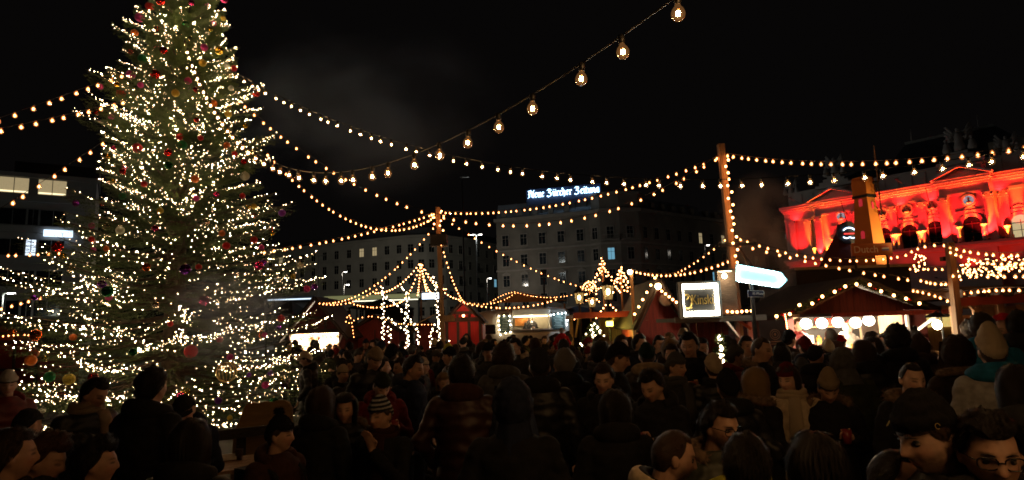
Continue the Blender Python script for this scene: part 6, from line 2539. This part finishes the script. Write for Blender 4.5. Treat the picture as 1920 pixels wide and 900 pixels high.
def person(px, py, h, face, head, coat, label, T=0, extras=(), skin=None, group=None, Y=None, smin=.86, smax=1.10, eyes=None, zbase=0.0, cat='person'):
    """head centre at a pixel, head height h in pixels gives the distance; stands on the ground"""
    Tm = T if isinstance(T, Template) else TPLS[T % len(TPLS)]
    Y = Y or .245 * FPX / h
    p = at(px, py, Y)
    s = (p.z - zbase) / 1.615
    if not smin <= s <= smax:
        s2 = min(max(s, smin), smax)
        v = ray(px, py)
        if zbase == 0 and v.z < -.004:
            q = hitz(px, py, s2 * 1.615)
            if .5 * Y < q.y < 2.0 * Y:
                p = q
        s = s2
    t = thing('person', label, cat, (p.x, p.y, zbase), R(face), group)
    # the head, not the feet, belongs under the pixel
    hc = Tm.hm @ Vector((0, 0, 0))
    off = Euler((0, 0, R(face))).to_matrix() @ Vector((hc.x * s, hc.y * s, 0))
    t.location = (p.x - off.x, p.y - off.y, zbase)
    t.scale = (s, s, s)
    r_ = random.Random(int(px * 7 + py))
    bd = ob('body', Tm.body, t)
    setm(bd, SKIN[skin if skin is not None else r_.randrange(3)])
    ct_ = ob('coat', Tm.coat, t)
    setm(ct_, puffer(coat) if r_.random() < .30 else cloth(coat))
    ob('trousers', Tm.trou, t)
    for sd in (-1, 1):
        ob('shoe', Tm.shoe, t, (sd * .105, 0, 0))
    hm = Tm.hm

    def hob(name, me, par=t, pre=None):
        o = bpy.data.objects.new(name, me)
        COL.objects.link(o)
        o.parent = par
        o.matrix_local = hm @ pre if pre is not None else hm
        return o
    near = h > 74
    if eyes if eyes is not None else (near and math.cos(R(face)) > -.2):
        for sd in (-1, 1):
            e = hob('eye', EYE, pre=Matrix.Translation((sd * .031, -.0735, .0065)))
            ob('iris', IRIS, e, (0, -.0118, -.001))
            ld = ob('eyelid', LID, e)
            setm(ld, SKIN[skin if skin is not None else 0])
        b_ = hob('eyebrow', brow_mesh())
        setm(b_, hairm('dark' if head[0] != 'hair' else head[1]))
    k = head[0]
    if k == 'hair':
        c, style = head[1], head[2]
        sd_ = r_.randrange(3)
        if style == 'short':
            m_ = hair_short(sd_)
        elif style == 'crop':
            m_ = hair_short(7, .006, .002, .078, 500, .02)
        elif style == 'curly':
            m_ = hair_short(5 + sd_, .035, .03, .066, 1600, .05)
        elif style == 'receding':
            m_ = hair_short(9, .009, .004, .098, 600, .03)
        else:
            m_ = hair_long(sd_)
        o = hob('hair', m_)
        setm(o, hairm(c))
        if style == 'bun':
            pass
    elif k in ('beanie', 'pom', 'tall', 'striped'):
        o = hob('hat', beanie(r_.randrange(2), True, .085 if k == 'tall' else .028))
        if k == 'striped':
            setm(o, stripe_mat(head[1]))
        else:
            setm(o, knit(head[1]))
        if k == 'pom':
            pmo = ob('pompom', pom_mesh(), o, (0, .01, .175), scale=1.0)
            setm(pmo, knit(head[1]))
        if len(head) > 2 and head[2]:
            o = hob('hair', hair_long(1 + r_.randrange(2), .26, vol=.012))
            setm(o, hairm(head[2]))
        else:
            o = hob('hair', hair_short(8, .006, .003, .03, 300, .03))
            setm(o, hairm('brown'))
    elif k == 'hood':
        o = hob('hood', hood_up(r_.randrange(2)))
        setm(o, cloth(head[1]))
    elif k == 'cap':
        o = hob('cap', beanie(0, False, .0))
        setm(o, cloth(head[1]))
        br = MB()
        vs = []
        for i in range(9):
            a_ = R(-60 + 15 * i) - math.pi / 2
            vs += [(.092 * math.cos(a_), .110 * math.sin(a_), .045), (.105 * math.cos(a_), .110 * math.sin(a_) - .065 * math.cos(R(-60 + 15 * i)), .030)]
        br.add([(x, y, z + .004) for x, y, z in vs] + vs, [(2 * i, 2 * i + 1, 2 * i + 3, 2 * i + 2) for i in range(8)] + [(18 + 2 * i + 2, 18 + 2 * i + 3, 18 + 2 * i + 1, 18 + 2 * i) for i in range(8)])
        br.build('brim', cloth(head[1]), o)
    elif k == 'fur':
        o = hob('fur_hat', hair_short(11, .05, .012, .05, 1800, .03))
        setm(o, M_FUR)
    if k not in ('hood',):
        if 'fur' not in extras and 'scarf' not in [e.split(':')[0] for e in extras]:
            o = ob('collar', hood_down(), t)
            setm(o, cloth(coat))
    for e in extras:
        nm, _, arg = e.partition(':')
        if nm == 'fur':
            o = ob('fur_collar', fur_ring(), t)
        elif nm == 'scarf':
            o = ob('scarf', scarf_mesh(), t)
            setm(o, knit(arg))
        elif nm == 'glasses':
            hob('glasses', glasses_mesh())
        elif nm == 'beard':
            o = hob('beard', beard_mesh(0, True))
            setm(o, hairm(arg or 'brown'))
        elif nm == 'hooddown':
            o = ob('hood', hood_down(), t)
            setm(o, cloth(arg))
            o.scale = (1.12, 1.15, 1.0)
        elif nm == 'bag':
            MB().box((0, .22, 1.18), (.30, .15, .42)).build('backpack', cloth(arg), t)
            for sd in (-1, 1):
                MB().tube([(sd * .11, .16, 1.36), (sd * .12, .02, 1.475), (sd * .13, -.15, 1.36), (sd * .15, -.16, 1.15), (sd * .17, .05, 1.02)], [(.022, .006)] * 5, 8).build('strap', cloth('black'), t)
        elif nm == 'piping':
            for sd in (-1, 1):
                MB().tube([(sd * .06, -.135, 1.43), (sd * .15, -.125, 1.405), (sd * .24, -.055, 1.33), (sd * .285, -.01, 1.22)], .006, 6).build('piping', pm('pale_piping', (.55, .48, .20), .6), t)
        elif nm == 'stripe':
            MB().tube([(.06, .165, 1.36), (-.10, .168, 1.36)], (.008), 6).build('seam_stripe', cloth('black'), t)
        elif nm == 'vest':
            MB().tube([(.14, -.135, 1.40), (.12, -.175, 1.25), (.11, -.18, 1.05)], [(.08, .012)] * 3, 10).build('vest_panel', cloth('yellow-green'), t)
            MB().tube([(-.14, -.135, 1.40), (-.12, -.175, 1.25), (-.11, -.18, 1.05)], [(.08, .012)] * 3, 10).build('vest_panel', cloth('yellow-green'), t)
        elif nm == 'badge':
            MB().tube([(.0 + .007 * math.cos(q), .0, .009 * math.sin(q)) for q in np.linspace(0, 5.2, 9)], .0009, 5).build('hat_badge', pm('gold_thread', (.6, .45, .12), .5), t).matrix_local = hm @ Matrix.Translation((.094, -.034, .060)) @ Matrix.Rotation(R(70), 4, 'Z')
    if h > 30 and zbase == 0 and Tm.mug and Y > 2.4 and group is None:
        bpy.context.view_layer.update()
        pw_, hd_, nr_ = Tm.hands[Tm.mug]
        w_ = t.matrix_world @ (pw_ + hd_ * .035 - nr_ * .038)
        o = ob('mug', CUPM, None, w_ - Vector((0, 0, .05)), (0, 0, r_.random() * 6))
        tag(o, 'small mug held by the ' + ' '.join(label.split()[:9]).rstrip(','), 'mug')
    PEOPLE.append((t, Vector((t.location.x, t.location.y))))
    return t


def stripe_mat(c):
    nm = 'striped_knit_' + c
    if nm in MATS:
        return MATS[nm]
    m = pm(nm, CL['charcoal'], .95, .2, 50, bump=.4)
    nt = m.node_tree
    b = nt.nodes['Principled BSDF']
    tc = nt.nodes.new('ShaderNodeTexCoord')
    sp = nt.nodes.new('ShaderNodeSeparateXYZ')
    nt.links.new(tc.outputs['Object'], sp.inputs[0])
    mt = nt.nodes.new('ShaderNodeMath')
    mt.operation = 'MULTIPLY'
    mt.inputs[1].default_value = 210.0
    nt.links.new(sp.outputs[2], mt.inputs[0])
    sn = nt.nodes.new('ShaderNodeMath')
    sn.operation = 'SINE'
    nt.links.new(mt.outputs[0], sn.inputs[0])
    gt = nt.nodes.new('ShaderNodeMath')
    gt.operation = 'GREATER_THAN'
    gt.inputs[1].default_value = .15
    nt.links.new(sn.outputs[0], gt.inputs[0])
    mx = nt.nodes.new('ShaderNodeMix')
    mx.data_type = 'RGBA'
    mx.inputs[6].default_value = (.01, .01, .011, 1)
    mx.inputs[7].default_value = (*CL[c], 1)
    nt.links.new(gt.outputs[0], mx.inputs[0])
    nt.links.new(mx.outputs[2], b.inputs['Base Color'])
    return m


# ---------------------------------------------------------------- people near the camera
TH = dict(voxel=.0062)
T_front = Template(('down', 'down'), yaw=-8, pitch=8, jaw=1.15, **TH)
T_side = Template(('pocket', 'pocket'), yaw=10, pitch=14, nose=1.15, **TH)
T_man = Template(('cup', 'pocket'), yaw=0, pitch=10, jaw=1.1, nose=1.1, **TH)
T_sideb = Template(('pocket', 'pocket'), yaw=10, pitch=14, nose=1.15, beard=.62, **TH)
T_manb = Template(('cup', 'pocket'), yaw=0, pitch=10, jaw=1.1, nose=1.1, beard=.7, **TH)
T_look = Template(('cup', 'pocket'), pitch=24, yaw=6, voxel=.008)
T_face = Template(('face', 'pocket'), pitch=4, yaw=0, voxel=.008)

# right foreground
person(1857, 852, 136, -14, ('hair', 'dark', 'short'), 'black', 'person with dark-rimmed glasses and short dark hair, face lit amber', T_front, ('glasses', 'vest'), 1)
person(1742, 815, 128, -92, ('beanie', 'black'), 'black', 'person in profile with black beanie bearing a small gold badge', T_sideb, ('badge', 'piping'), 0)
person(1682, 905, 120, 38, ('hair', 'dark', 'receding'), 'charcoal', 'person with high bare forehead below the black beanie wearer', T_man, (), 1)
person(1532, 885, 118, 170, ('hair', 'dark', 'long'), 'black', 'long dark-haired person in a fluffy yellow-green scarf', 0, ('scarf:yellow-green',), 1)
person(1402, 880, 112, 130, ('hair', 'dark', 'short'), 'black', 'dark-haired person turned away beside the bearded cropped head', 1, (), 1)
person(1262, 855, 100, 82, ('hair', 'brown', 'crop'), 'black', 'person with cropped hair and beard in profile above a pale collar', T_sideb, ('hooddown:cream',), 1)
person(1352, 800, 86, 26, ('hair', 'dark', 'short'), 'olive', 'person with glasses, beard and fur hood in a yellow-green jacket', T_manb, ('glasses', 'fur', 'vest'), 1)
person(1711, 712, 60, 4, ('hair', 'dark', 'crop'), 'black', 'short-haired person facing us in a black jacket with pale piping and fur collar', T_front, ('fur', 'piping'), 0)
person(1553, 726, 54, -22, ('tall', 'beige'), 'black', 'person in beige knit hat and fur hood looking down', T_look, ('fur',), 1)
person(1478, 712, 52, -40, ('beanie', 'dark red', 'brown'), 'cream', 'person in a dark red knit hat and cream coat facing the blond head', T_front, ('scarf:cream',), 0)
person(1418, 722, 54, 110, ('hair', 'blond', 'long'), 'black', 'blond person in black coat in front of the red hat wearer', 1, ('fur',), 0)
person(1860, 662, 58, 160, ('tall', 'cream'), 'pale grey', 'person in tall cream beanie, blue scarf and pale grey jacket seen from behind', 0, ('scarf:teal blue', 'hooddown:teal blue', 'stripe'), 0, smax=1.14)
person(1912, 735, 78, 165, ('hair', 'dark', 'long'), 'charcoal', 'dark long-haired person from behind at the right edge', 0, (), 1)
person(1843, 618, 44, 150, ('hair', 'brown', 'short'), 'teal blue', 'brown-haired person in a bright blue jacket, back turned', 6, (), 0, smax=1.2)
person(1884, 622, 42, -100, ('hood', 'bright red'), 'bright red', 'person in a bright red hooded jacket', 1, (), 0, smax=1.2)
person(1914, 612, 48, 120, ('hair', 'dark', 'short'), 'black', 'dark-clad person in front of the bright red hood', 0, (), 1, smax=1.2)
person(1822, 660, 40, 180, ('fur', 'brown'), 'black', 'person in a brown fur hat beside the tall cream beanie', 3, (), 1)
person(1822, 625, 34, 170, ('hair', 'brown', 'curly'), 'dark brown', 'bushy brown-haired person beside the bright blue jacket', 0, (), 1, smax=1.2)
person(1796, 668, 52, 175, ('hood', 'dark brown'), 'dark brown', 'broad hooded person with fuzzy outline right of the glaring bare bulb', 6, ('fur',), 1, smax=1.15)
person(1684, 640, 42, 175, ('hair', 'dark', 'curly'), 'black', 'tall curly-haired person silhouetted against the right chalet', 4, (), 1, smax=1.2)
person(1722, 652, 38, 165, ('hair', 'brown', 'long'), 'dark brown', 'long brown-haired person left of the glaring bare bulb', 0, (), 1)
person(1620, 665, 42, 178, ('hair', 'brown', 'long'), 'black', 'long-haired person from behind before the globe lamps', 0, (), 1)
person(1581, 680, 44, 178, ('hood', 'grey'), 'olive', 'person in a grey hood from behind before the right chalet', 3, (), 1)
person(1645, 690, 42, -75, ('hair', 'dark', 'long'), 'black', 'dark-haired person in profile below the long-haired one at the right chalet', 1, ('glasses',), 1)
person(1558, 632, 27, 172, ('hair', 'grey', 'receding'), 'rust brown', 'bald person tinged red at the right chalet counter', 6, (), 0, smax=1.2)
person(1575, 645, 27, 120, ('beanie', 'bright red'), 'dark red', 'red knit hat wearer at the right chalet counter', 2, (), 0, smax=1.2)
person(1508, 650, 28, 60, ('hair', 'auburn', 'long'), 'dark brown', 'auburn-haired person by the red light tube', 2, (), 0)
person(1428, 656, 42, 42, ('hair', 'brown', 'crop'), 'black', 'person with faded crop haircut in black fur-collared coat before the menu board', T_man, ('fur',), 1, smax=1.15)
person(1466, 668, 38, 150, ('beanie', 'black', 'dark'), 'charcoal', 'person in a black knit hat before the menu board', 0, (), 1)
person(1530, 670, 40, 165, ('cap', 'black'), 'black', 'person in a black peaked cap before the right chalet', 4, (), 1)
person(1505, 690, 36, 175, ('beanie', 'grey'), 'charcoal', 'person in a small grey beanie beside the red knit hat', 3, (), 1)
person(1338, 692, 44, 178, ('beanie', 'cream'), 'black', 'person in a round cream knit hat before the small potted fir', 0, ('scarf:charcoal',), 1)
person(1365, 730, 58, 178, ('beanie', 'black'), 'black', 'person in a black hat in front of the round cream hat', 6, ('hooddown:black',), 1)
person(1268, 690, 44, 18, ('beanie', 'grey'), 'charcoal', 'person in a grey knit hat and scarf facing the potted fir', 1, ('scarf:grey',), 1)
person(1292, 648, 40, -30, ('hair', 'dark', 'short'), 'black', 'dark-haired person facing left under the bar sign', T_man, (), 1, smax=1.2)
person(1316, 655, 34, 10, ('hair', 'dark', 'short'), 'charcoal', 'person half hidden behind the dark-haired one under the bar sign', 0, (), 1, smax=1.2)
person(1258, 656, 34, 40, ('hair', 'blond', 'long'), 'dark brown', 'blond person beside the dark-haired one under the bar sign', 2, (), 0)
person(1281, 632, 24, 30, ('beanie', 'cream'), 'grey', 'person in a small cream hat under the canopy stall', 2, (), 0, smax=1.2)
person(1222, 720, 58, -48, ('hair', 'dark', 'short'), 'black', 'dark-haired person looking down at the left of the potted fir', T_look, (), 1)
person(1132, 712, 52, -16, ('hair', 'brown', 'short'), 'black', 'brown-haired person smiling towards the long-haired back', T_man, (), 0)
person(1153, 772, 68, 178, ('hair', 'dark', 'long'), 'black', 'long dark-haired person from behind facing the smiling one', 0, (), 1)
person(1158, 672, 46, 74, ('beanie', 'black'), 'black', 'person in profile in a plain large black beanie in the middle of the crowd', T_side, (), 1, smax=1.15)
person(1213, 668, 40, 175, ('beanie', 'dark green'), 'dark brown', 'person in a dark green knit hat from behind', 3, ('hooddown:beige',), 1)
person(1200, 646, 30, 20, ('hair', 'dark', 'short'), 'navy', 'dark-haired person facing us before the plum red corner', 1, ('scarf:charcoal',), 0, smax=1.15)
person(1165, 645, 27, 80, ('hair', 'brown', 'short'), 'grey', 'pale profile face beside the large black beanie', 2, ('scarf:white',), 0)
# middle
person(1060, 683, 46, 165, ('hair', 'grey', 'short'), 'black', 'grey-haired person from behind in the middle of the crowd', 0, (), 0)
person(1047, 650, 23, 170, ('beanie', 'cream'), 'black', 'carrier in a cream knit hat with a child on the shoulders', 0, ('fur',), 0)
kid = person(1053, 622, 22, 178, ('striped', 'white'), 'bright red', 'child in a bright red jacket and striped hat riding on shoulders', 6, (), 0, Y=12.1, zbase=1.18, smin=.4, smax=.50)
person(1065, 640, 24, 160, ('beanie', 'grey'), 'charcoal', 'person in a pale grey hat beside the riding child', 3, (), 0)
person(966, 650, 34, -38, ('hair', 'dark', 'short'), 'charcoal', 'dark-haired person with upright beige collar gazing left', T_man, ('hooddown:beige',), 0)
person(945, 672, 42, 168, ('hair', 'brown', 'curly'), 'grey', 'bushy-haired person in a grey jacket from behind', 5, (), 1)
person(962, 765, 78, 178, ('hood', 'navy'), 'black', 'broad person under a dark pointed hood from behind', 6, (), 1)
person(1012, 690, 52, 178, ('beanie', 'charcoal'), 'black', 'dark-hatted person between the pointed hood and grey hair', 0, (), 1)
person(866, 702, 56, 178, ('hair', 'dark', 'short'), 'rust brown', 'person in a long rust brown coat from behind', 6, (), 1)
person(832, 716, 36, 20, ('hair', 'blond', 'long'), 'black', 'pale blond child beside the rust brown coat', 3, (), 0, smin=.7)
person(776, 690, 42, 62, ('hair', 'dark', 'short'), 'navy', 'tall dark-haired person in a hooded navy parka facing right', T_side, ('hooddown:navy',), 1)
person(716, 722, 46, 20, ('beanie', 'olive'), 'dark red', 'person in a dark red jacket and patterned knit hat', T_look, (), 0)
person(713, 780, 62, -25, ('striped', 'pale grey'), 'black', 'person in a black and pale striped beanie below the dark red jacket', T_face, ('scarf:rust brown',), 1)
person(647, 768, 56, 25, ('hair', 'dark', 'long'), 'black', 'person with thick dark hair standing left of the striped beanie', 2, ('fur',), 1)
person(602, 760, 58, 160, ('hair', 'brown', 'long'), 'black', 'brown-haired person from behind by the wooden cut-out', 0, (), 1)
person(703, 672, 38, 30, ('beanie', 'beige'), 'black', 'person in a beige flat cap-like hat looking down', T_look, (), 0)
person(716, 690, 36, 80, ('hair', 'dark', 'short'), 'black', 'dark-haired profile in front of the beige hat', 1, (), 0)
person(841, 662, 26, -10, ('beanie', 'yellow-green'), 'black', 'person in a pale greenish bobble hat facing us', 1, (), 0)
person(752, 690, 34, -40, ('hair', 'brown', 'short'), 'charcoal', 'person facing left behind the navy parka', 2, (), 1)
# left
person(525, 818, 66, 60, ('pom', 'black'), 'rust brown', 'person in a black bobble hat and rust brown coat with a backpack', 1, ('bag:charcoal',), 1)
person(178, 735, 54, 70, ('hair', 'dark', 'short'), 'black', 'person with beige striped scarf bending beside the lit fir', T_look, ('scarf:beige',), 1)
person(285, 728, 62, 165, ('hair', 'dark', 'short'), 'black', 'tall dark figure from behind before the lit fir', 0, (), 1, smax=1.15)
person(345, 765, 56, 8, ('cap', 'black'), 'navy', 'person in navy coat and dark cap facing us before the fir', T_look, (), 0)
person(356, 838, 84, 178, ('hair', 'dark', 'long'), 'black', 'long black-haired person from behind before the navy coat', 0, (), 1)
person(22, 858, 92, 108, ('hair', 'brown', 'short'), 'dark brown', 'brown-haired person in profile at the left edge', 1, (), 2, eyes=False)
person(84, 862, 86, 100, ('hair', 'auburn', 'curly'), 'rust brown', 'auburn-haired profile beside the one at the left edge', 3, ('scarf:charcoal',), 2, eyes=False)
person(140, 852, 70, 170, ('hair', 'dark', 'short'), 'black', 'dark-haired head between two profiles at the lower left', 0, (), 1)
person(182, 872, 84, 112, ('hair', 'dark', 'curly'), 'black', 'dark-haired profile nearest the fence at the lower left', 0, ('fur',), 2, eyes=False)
person(52, 800, 62, 172, ('cap', 'black'), 'black', 'person in a broad dark cap before the lit fir', 0, (), 1)
person(14, 722, 42, 60, ('beanie', 'white'), 'dark red', 'person in a white hat and dark red jacket at the left below the fir boughs', 2, (), 0, smax=1.15)
# vendors
person(994, 597, 9.5, 0, ('hair', 'brown', 'short'), 'charcoal', 'vendor standing in the hatch of the silver food trailer', 2, (), 0, Y=28.9, smin=.8, smax=1.3, zbase=.55)
person(1590, 617, 22, 0, ('cap', 'cream'), 'white', 'vendor in a pale cap behind the right chalet counter', 5, (), 0, Y=13.9, smax=1.25, smin=.8, zbase=.1)
person(1497, 610, 22, 30, ('hair', 'auburn', 'short'), 'dark red', 'vendor by the red tube inside the right chalet', 2, (), 0, Y=13.6, smax=1.25, smin=.8, zbase=.1)
person(600, 640, 12, 0, ('hair', 'brown', 'short'), 'cream', 'vendor behind the left chalet counter', 2, (), 0, Y=25.2, smax=1.25, smin=.8, zbase=.1)

# ---------------------------------------------------------------- the rest of the crowd
rc = random.Random(99)
ZONES = [(535, 660, 11, 22.6, 24, 'before the left bright chalet'), (640, 880, 8.0, 19.5, 40, 'by the far light pole'), (870, 1075, 8.5, 25.5, 46, 'before the silver food trailer'), (1075, 1270, 7.2, 14.8, 34, 'before the flat canopy stall'), (1270, 1420, 6.4, 10.0, 7, 'before the bar hut'), (1430, 1740, 6.6, 11.0, 14, 'before the right chalet'), (1750, 1930, 6.5, 10.2, 9, 'near the pergola'), (560, 1250, 5.2, 7.2, 4, 'in the dark open square')]
coats = ['black'] * 6 + ['charcoal'] * 4 + ['navy'] * 3 + ['dark brown'] * 3 + ['olive'] * 2 + ['rust brown', 'grey', 'dark green', 'dark red', 'beige']
heads = [('hair', 'dark', 'short')] * 4 + [('hair', 'brown', 'short')] * 3 + [('hair', 'dark', 'long')] * 2 + [('hair', 'brown', 'long')] * 2 + [('hair', 'blond', 'long'), ('hair', 'grey', 'short'), ('hair', 'blond', 'short')] + [('beanie', 'black')] * 3 + [('beanie', 'charcoal')] * 2 + [('beanie', 'grey')] * 2 + [('beanie', 'navy'), ('beanie', 'dark red'), ('beanie', 'cream'), ('pom', 'grey'), ('hood', 'black'), ('hood', 'olive'), ('cap', 'black')]
def EX():
    q = rc.random()
    if q < .22:
        return ('scarf:' + rc.choice(['beige', 'grey', 'dark red', 'charcoal', 'cream', 'dark green']),)
    if q < .36:
        return ('fur',)
    if q < .48:
        return ('bag:' + rc.choice(['charcoal', 'navy', 'olive', 'dark red']),)
    return ()


for x0, x1, y0, y1, n_, zn in ZONES:
    made = tries = 0
    while made < n_ and tries < 400:
        tries += 1
        Y = y0 + (y1 - y0) * rc.random() ** .8
        px = rc.uniform(x0, x1)
        s = rc.uniform(.89, 1.09)
        q = at(px, 640, Y)
        pos = Vector((q.x, Y))
        if any((pos - p2).length < .52 for _, p2 in PEOPLE):
            continue
        # do not stand between the camera and somebody named
        if Y < 6.5 and zn.startswith('in the dark') is False and any(abs(p2.x / p2.y - pos.x / pos.y) < .035 and p2.y > pos.y for _, p2 in PEOPLE[:90]):
            continue
        if zn.startswith('in the dark') and any(abs(p2.x / p2.y - pos.x / pos.y) < .045 and abs(p2.y - pos.y) < 3.0 for _, p2 in PEOPLE):
            continue
        if (pos - Vector((TX, TY))).length < 3.5:
            continue
        hd, ct_ = rc.choice(heads), rc.choice(coats)
        face = rc.choice([180, 180, 175, 165, 195, 150, -150, 90, -90, 40, -35, 0, 15])
        fz = 'back turned' if abs(((face + 180) % 360) - 180) > 120 else ('in profile' if abs(face) > 60 else 'face showing')
        hn_ = {'hair': lambda: '%s %s hair' % (hd[2], hd[1]), 'beanie': lambda: hd[1] + ' knit hat', 'pom': lambda: hd[1] + ' bobble hat', 'hood': lambda: hd[1] + ' hood up', 'cap': lambda: 'peaked cap'}[hd[0]]()
        lb = 'person, %s coat, %s, %s, %s' % (ct_, hn_, fz, zn)
        v = at(px, 640, Y)
        # pixel of the head for this height
        hp_ = Vector((q.x, Y, 1.615 * s))
        ppx, ppy = px_of(hp_)
        person(ppx, ppy, .245 * FPX / Y, face + rc.uniform(-12, 12), hd, ct_, lb, rc.randrange(len(TPLS)), EX(), None, 'crowd: ' + lb, Y=Y)
        made += 1
print('people', len(PEOPLE))
# ================================================================ drifting cooking smoke
def smoke(label, px, py, Y, size, dens, seed, col=(.8, .8, .85)):
    p = at(px, py, Y)
    mb = MB().sphere((0, 0, 0), 1.0, 20, 14)
    o = mb.build('smoke', None, None, True, loc=p)
    o.scale = size
    tag(o, label, 'smoke', kind='stuff')
    m = bpy.data.materials.new('smoke')
    m.use_nodes = True
    nt = m.node_tree
    nt.nodes.remove(nt.nodes['Principled BSDF'])
    pv = nt.nodes.new('ShaderNodeVolumePrincipled')
    pv.inputs['Color'].default_value = (*col, 1)
    pv.inputs['Anisotropy'].default_value = .2
    tc = nt.nodes.new('ShaderNodeTexCoord')
    ln = nt.nodes.new('ShaderNodeVectorMath')
    ln.operation = 'LENGTH'
    nt.links.new(tc.outputs['Object'], ln.inputs[0])
    fo = nt.nodes.new('ShaderNodeMapRange')
    fo.inputs[1].default_value = 1.0
    fo.inputs[2].default_value = .25
    fo.interpolation_type = 'SMOOTHSTEP'
    nt.links.new(ln.outputs['Value'], fo.inputs[0])
    no = nt.nodes.new('ShaderNodeTexNoise')
    no.noise_dimensions = '4D'
    no.inputs['W'].default_value = seed
    no.inputs['Scale'].default_value = 1.7
    no.inputs['Detail'].default_value = 3
    no.inputs['Distortion'].default_value = .6
    nt.links.new(tc.outputs['Object'], no.inputs['Vector'])
    mr = nt.nodes.new('ShaderNodeMapRange')
    mr.inputs[1].default_value = .44
    mr.inputs[2].default_value = .80
    mr.inputs[4].default_value = dens
    nt.links.new(no.outputs['Fac'], mr.inputs[0])
    mu = nt.nodes.new('ShaderNodeMath')
    mu.operation = 'MULTIPLY'
    nt.links.new(fo.outputs[0], mu.inputs[0])
    nt.links.new(mr.outputs[0], mu.inputs[1])
    nt.links.new(mu.outputs[0], pv.inputs['Density'])
    nt.links.new(pv.outputs[0], nt.nodes['Material Output'].inputs['Volume'])
    o.data.materials.append(m)
    return o


smoke('thin grey smoke drifting over the square right of the fir', 640, 210, 15.5, (5.0, 2.0, 3.0), .45, 1.3, (.58, .74, 1))
smoke('brownish smoke rising behind the near light pole', 1430, 445, 13.5, (1.15, .9, 1.6), 5.5, 4.1, (.85, .75, .7))
smoke('pale smoke in front of the lower boughs of the fir', 430, 590, 9.2, (1.1, .7, 1.0), 1.9, 2.2, (.7, .8, 1))
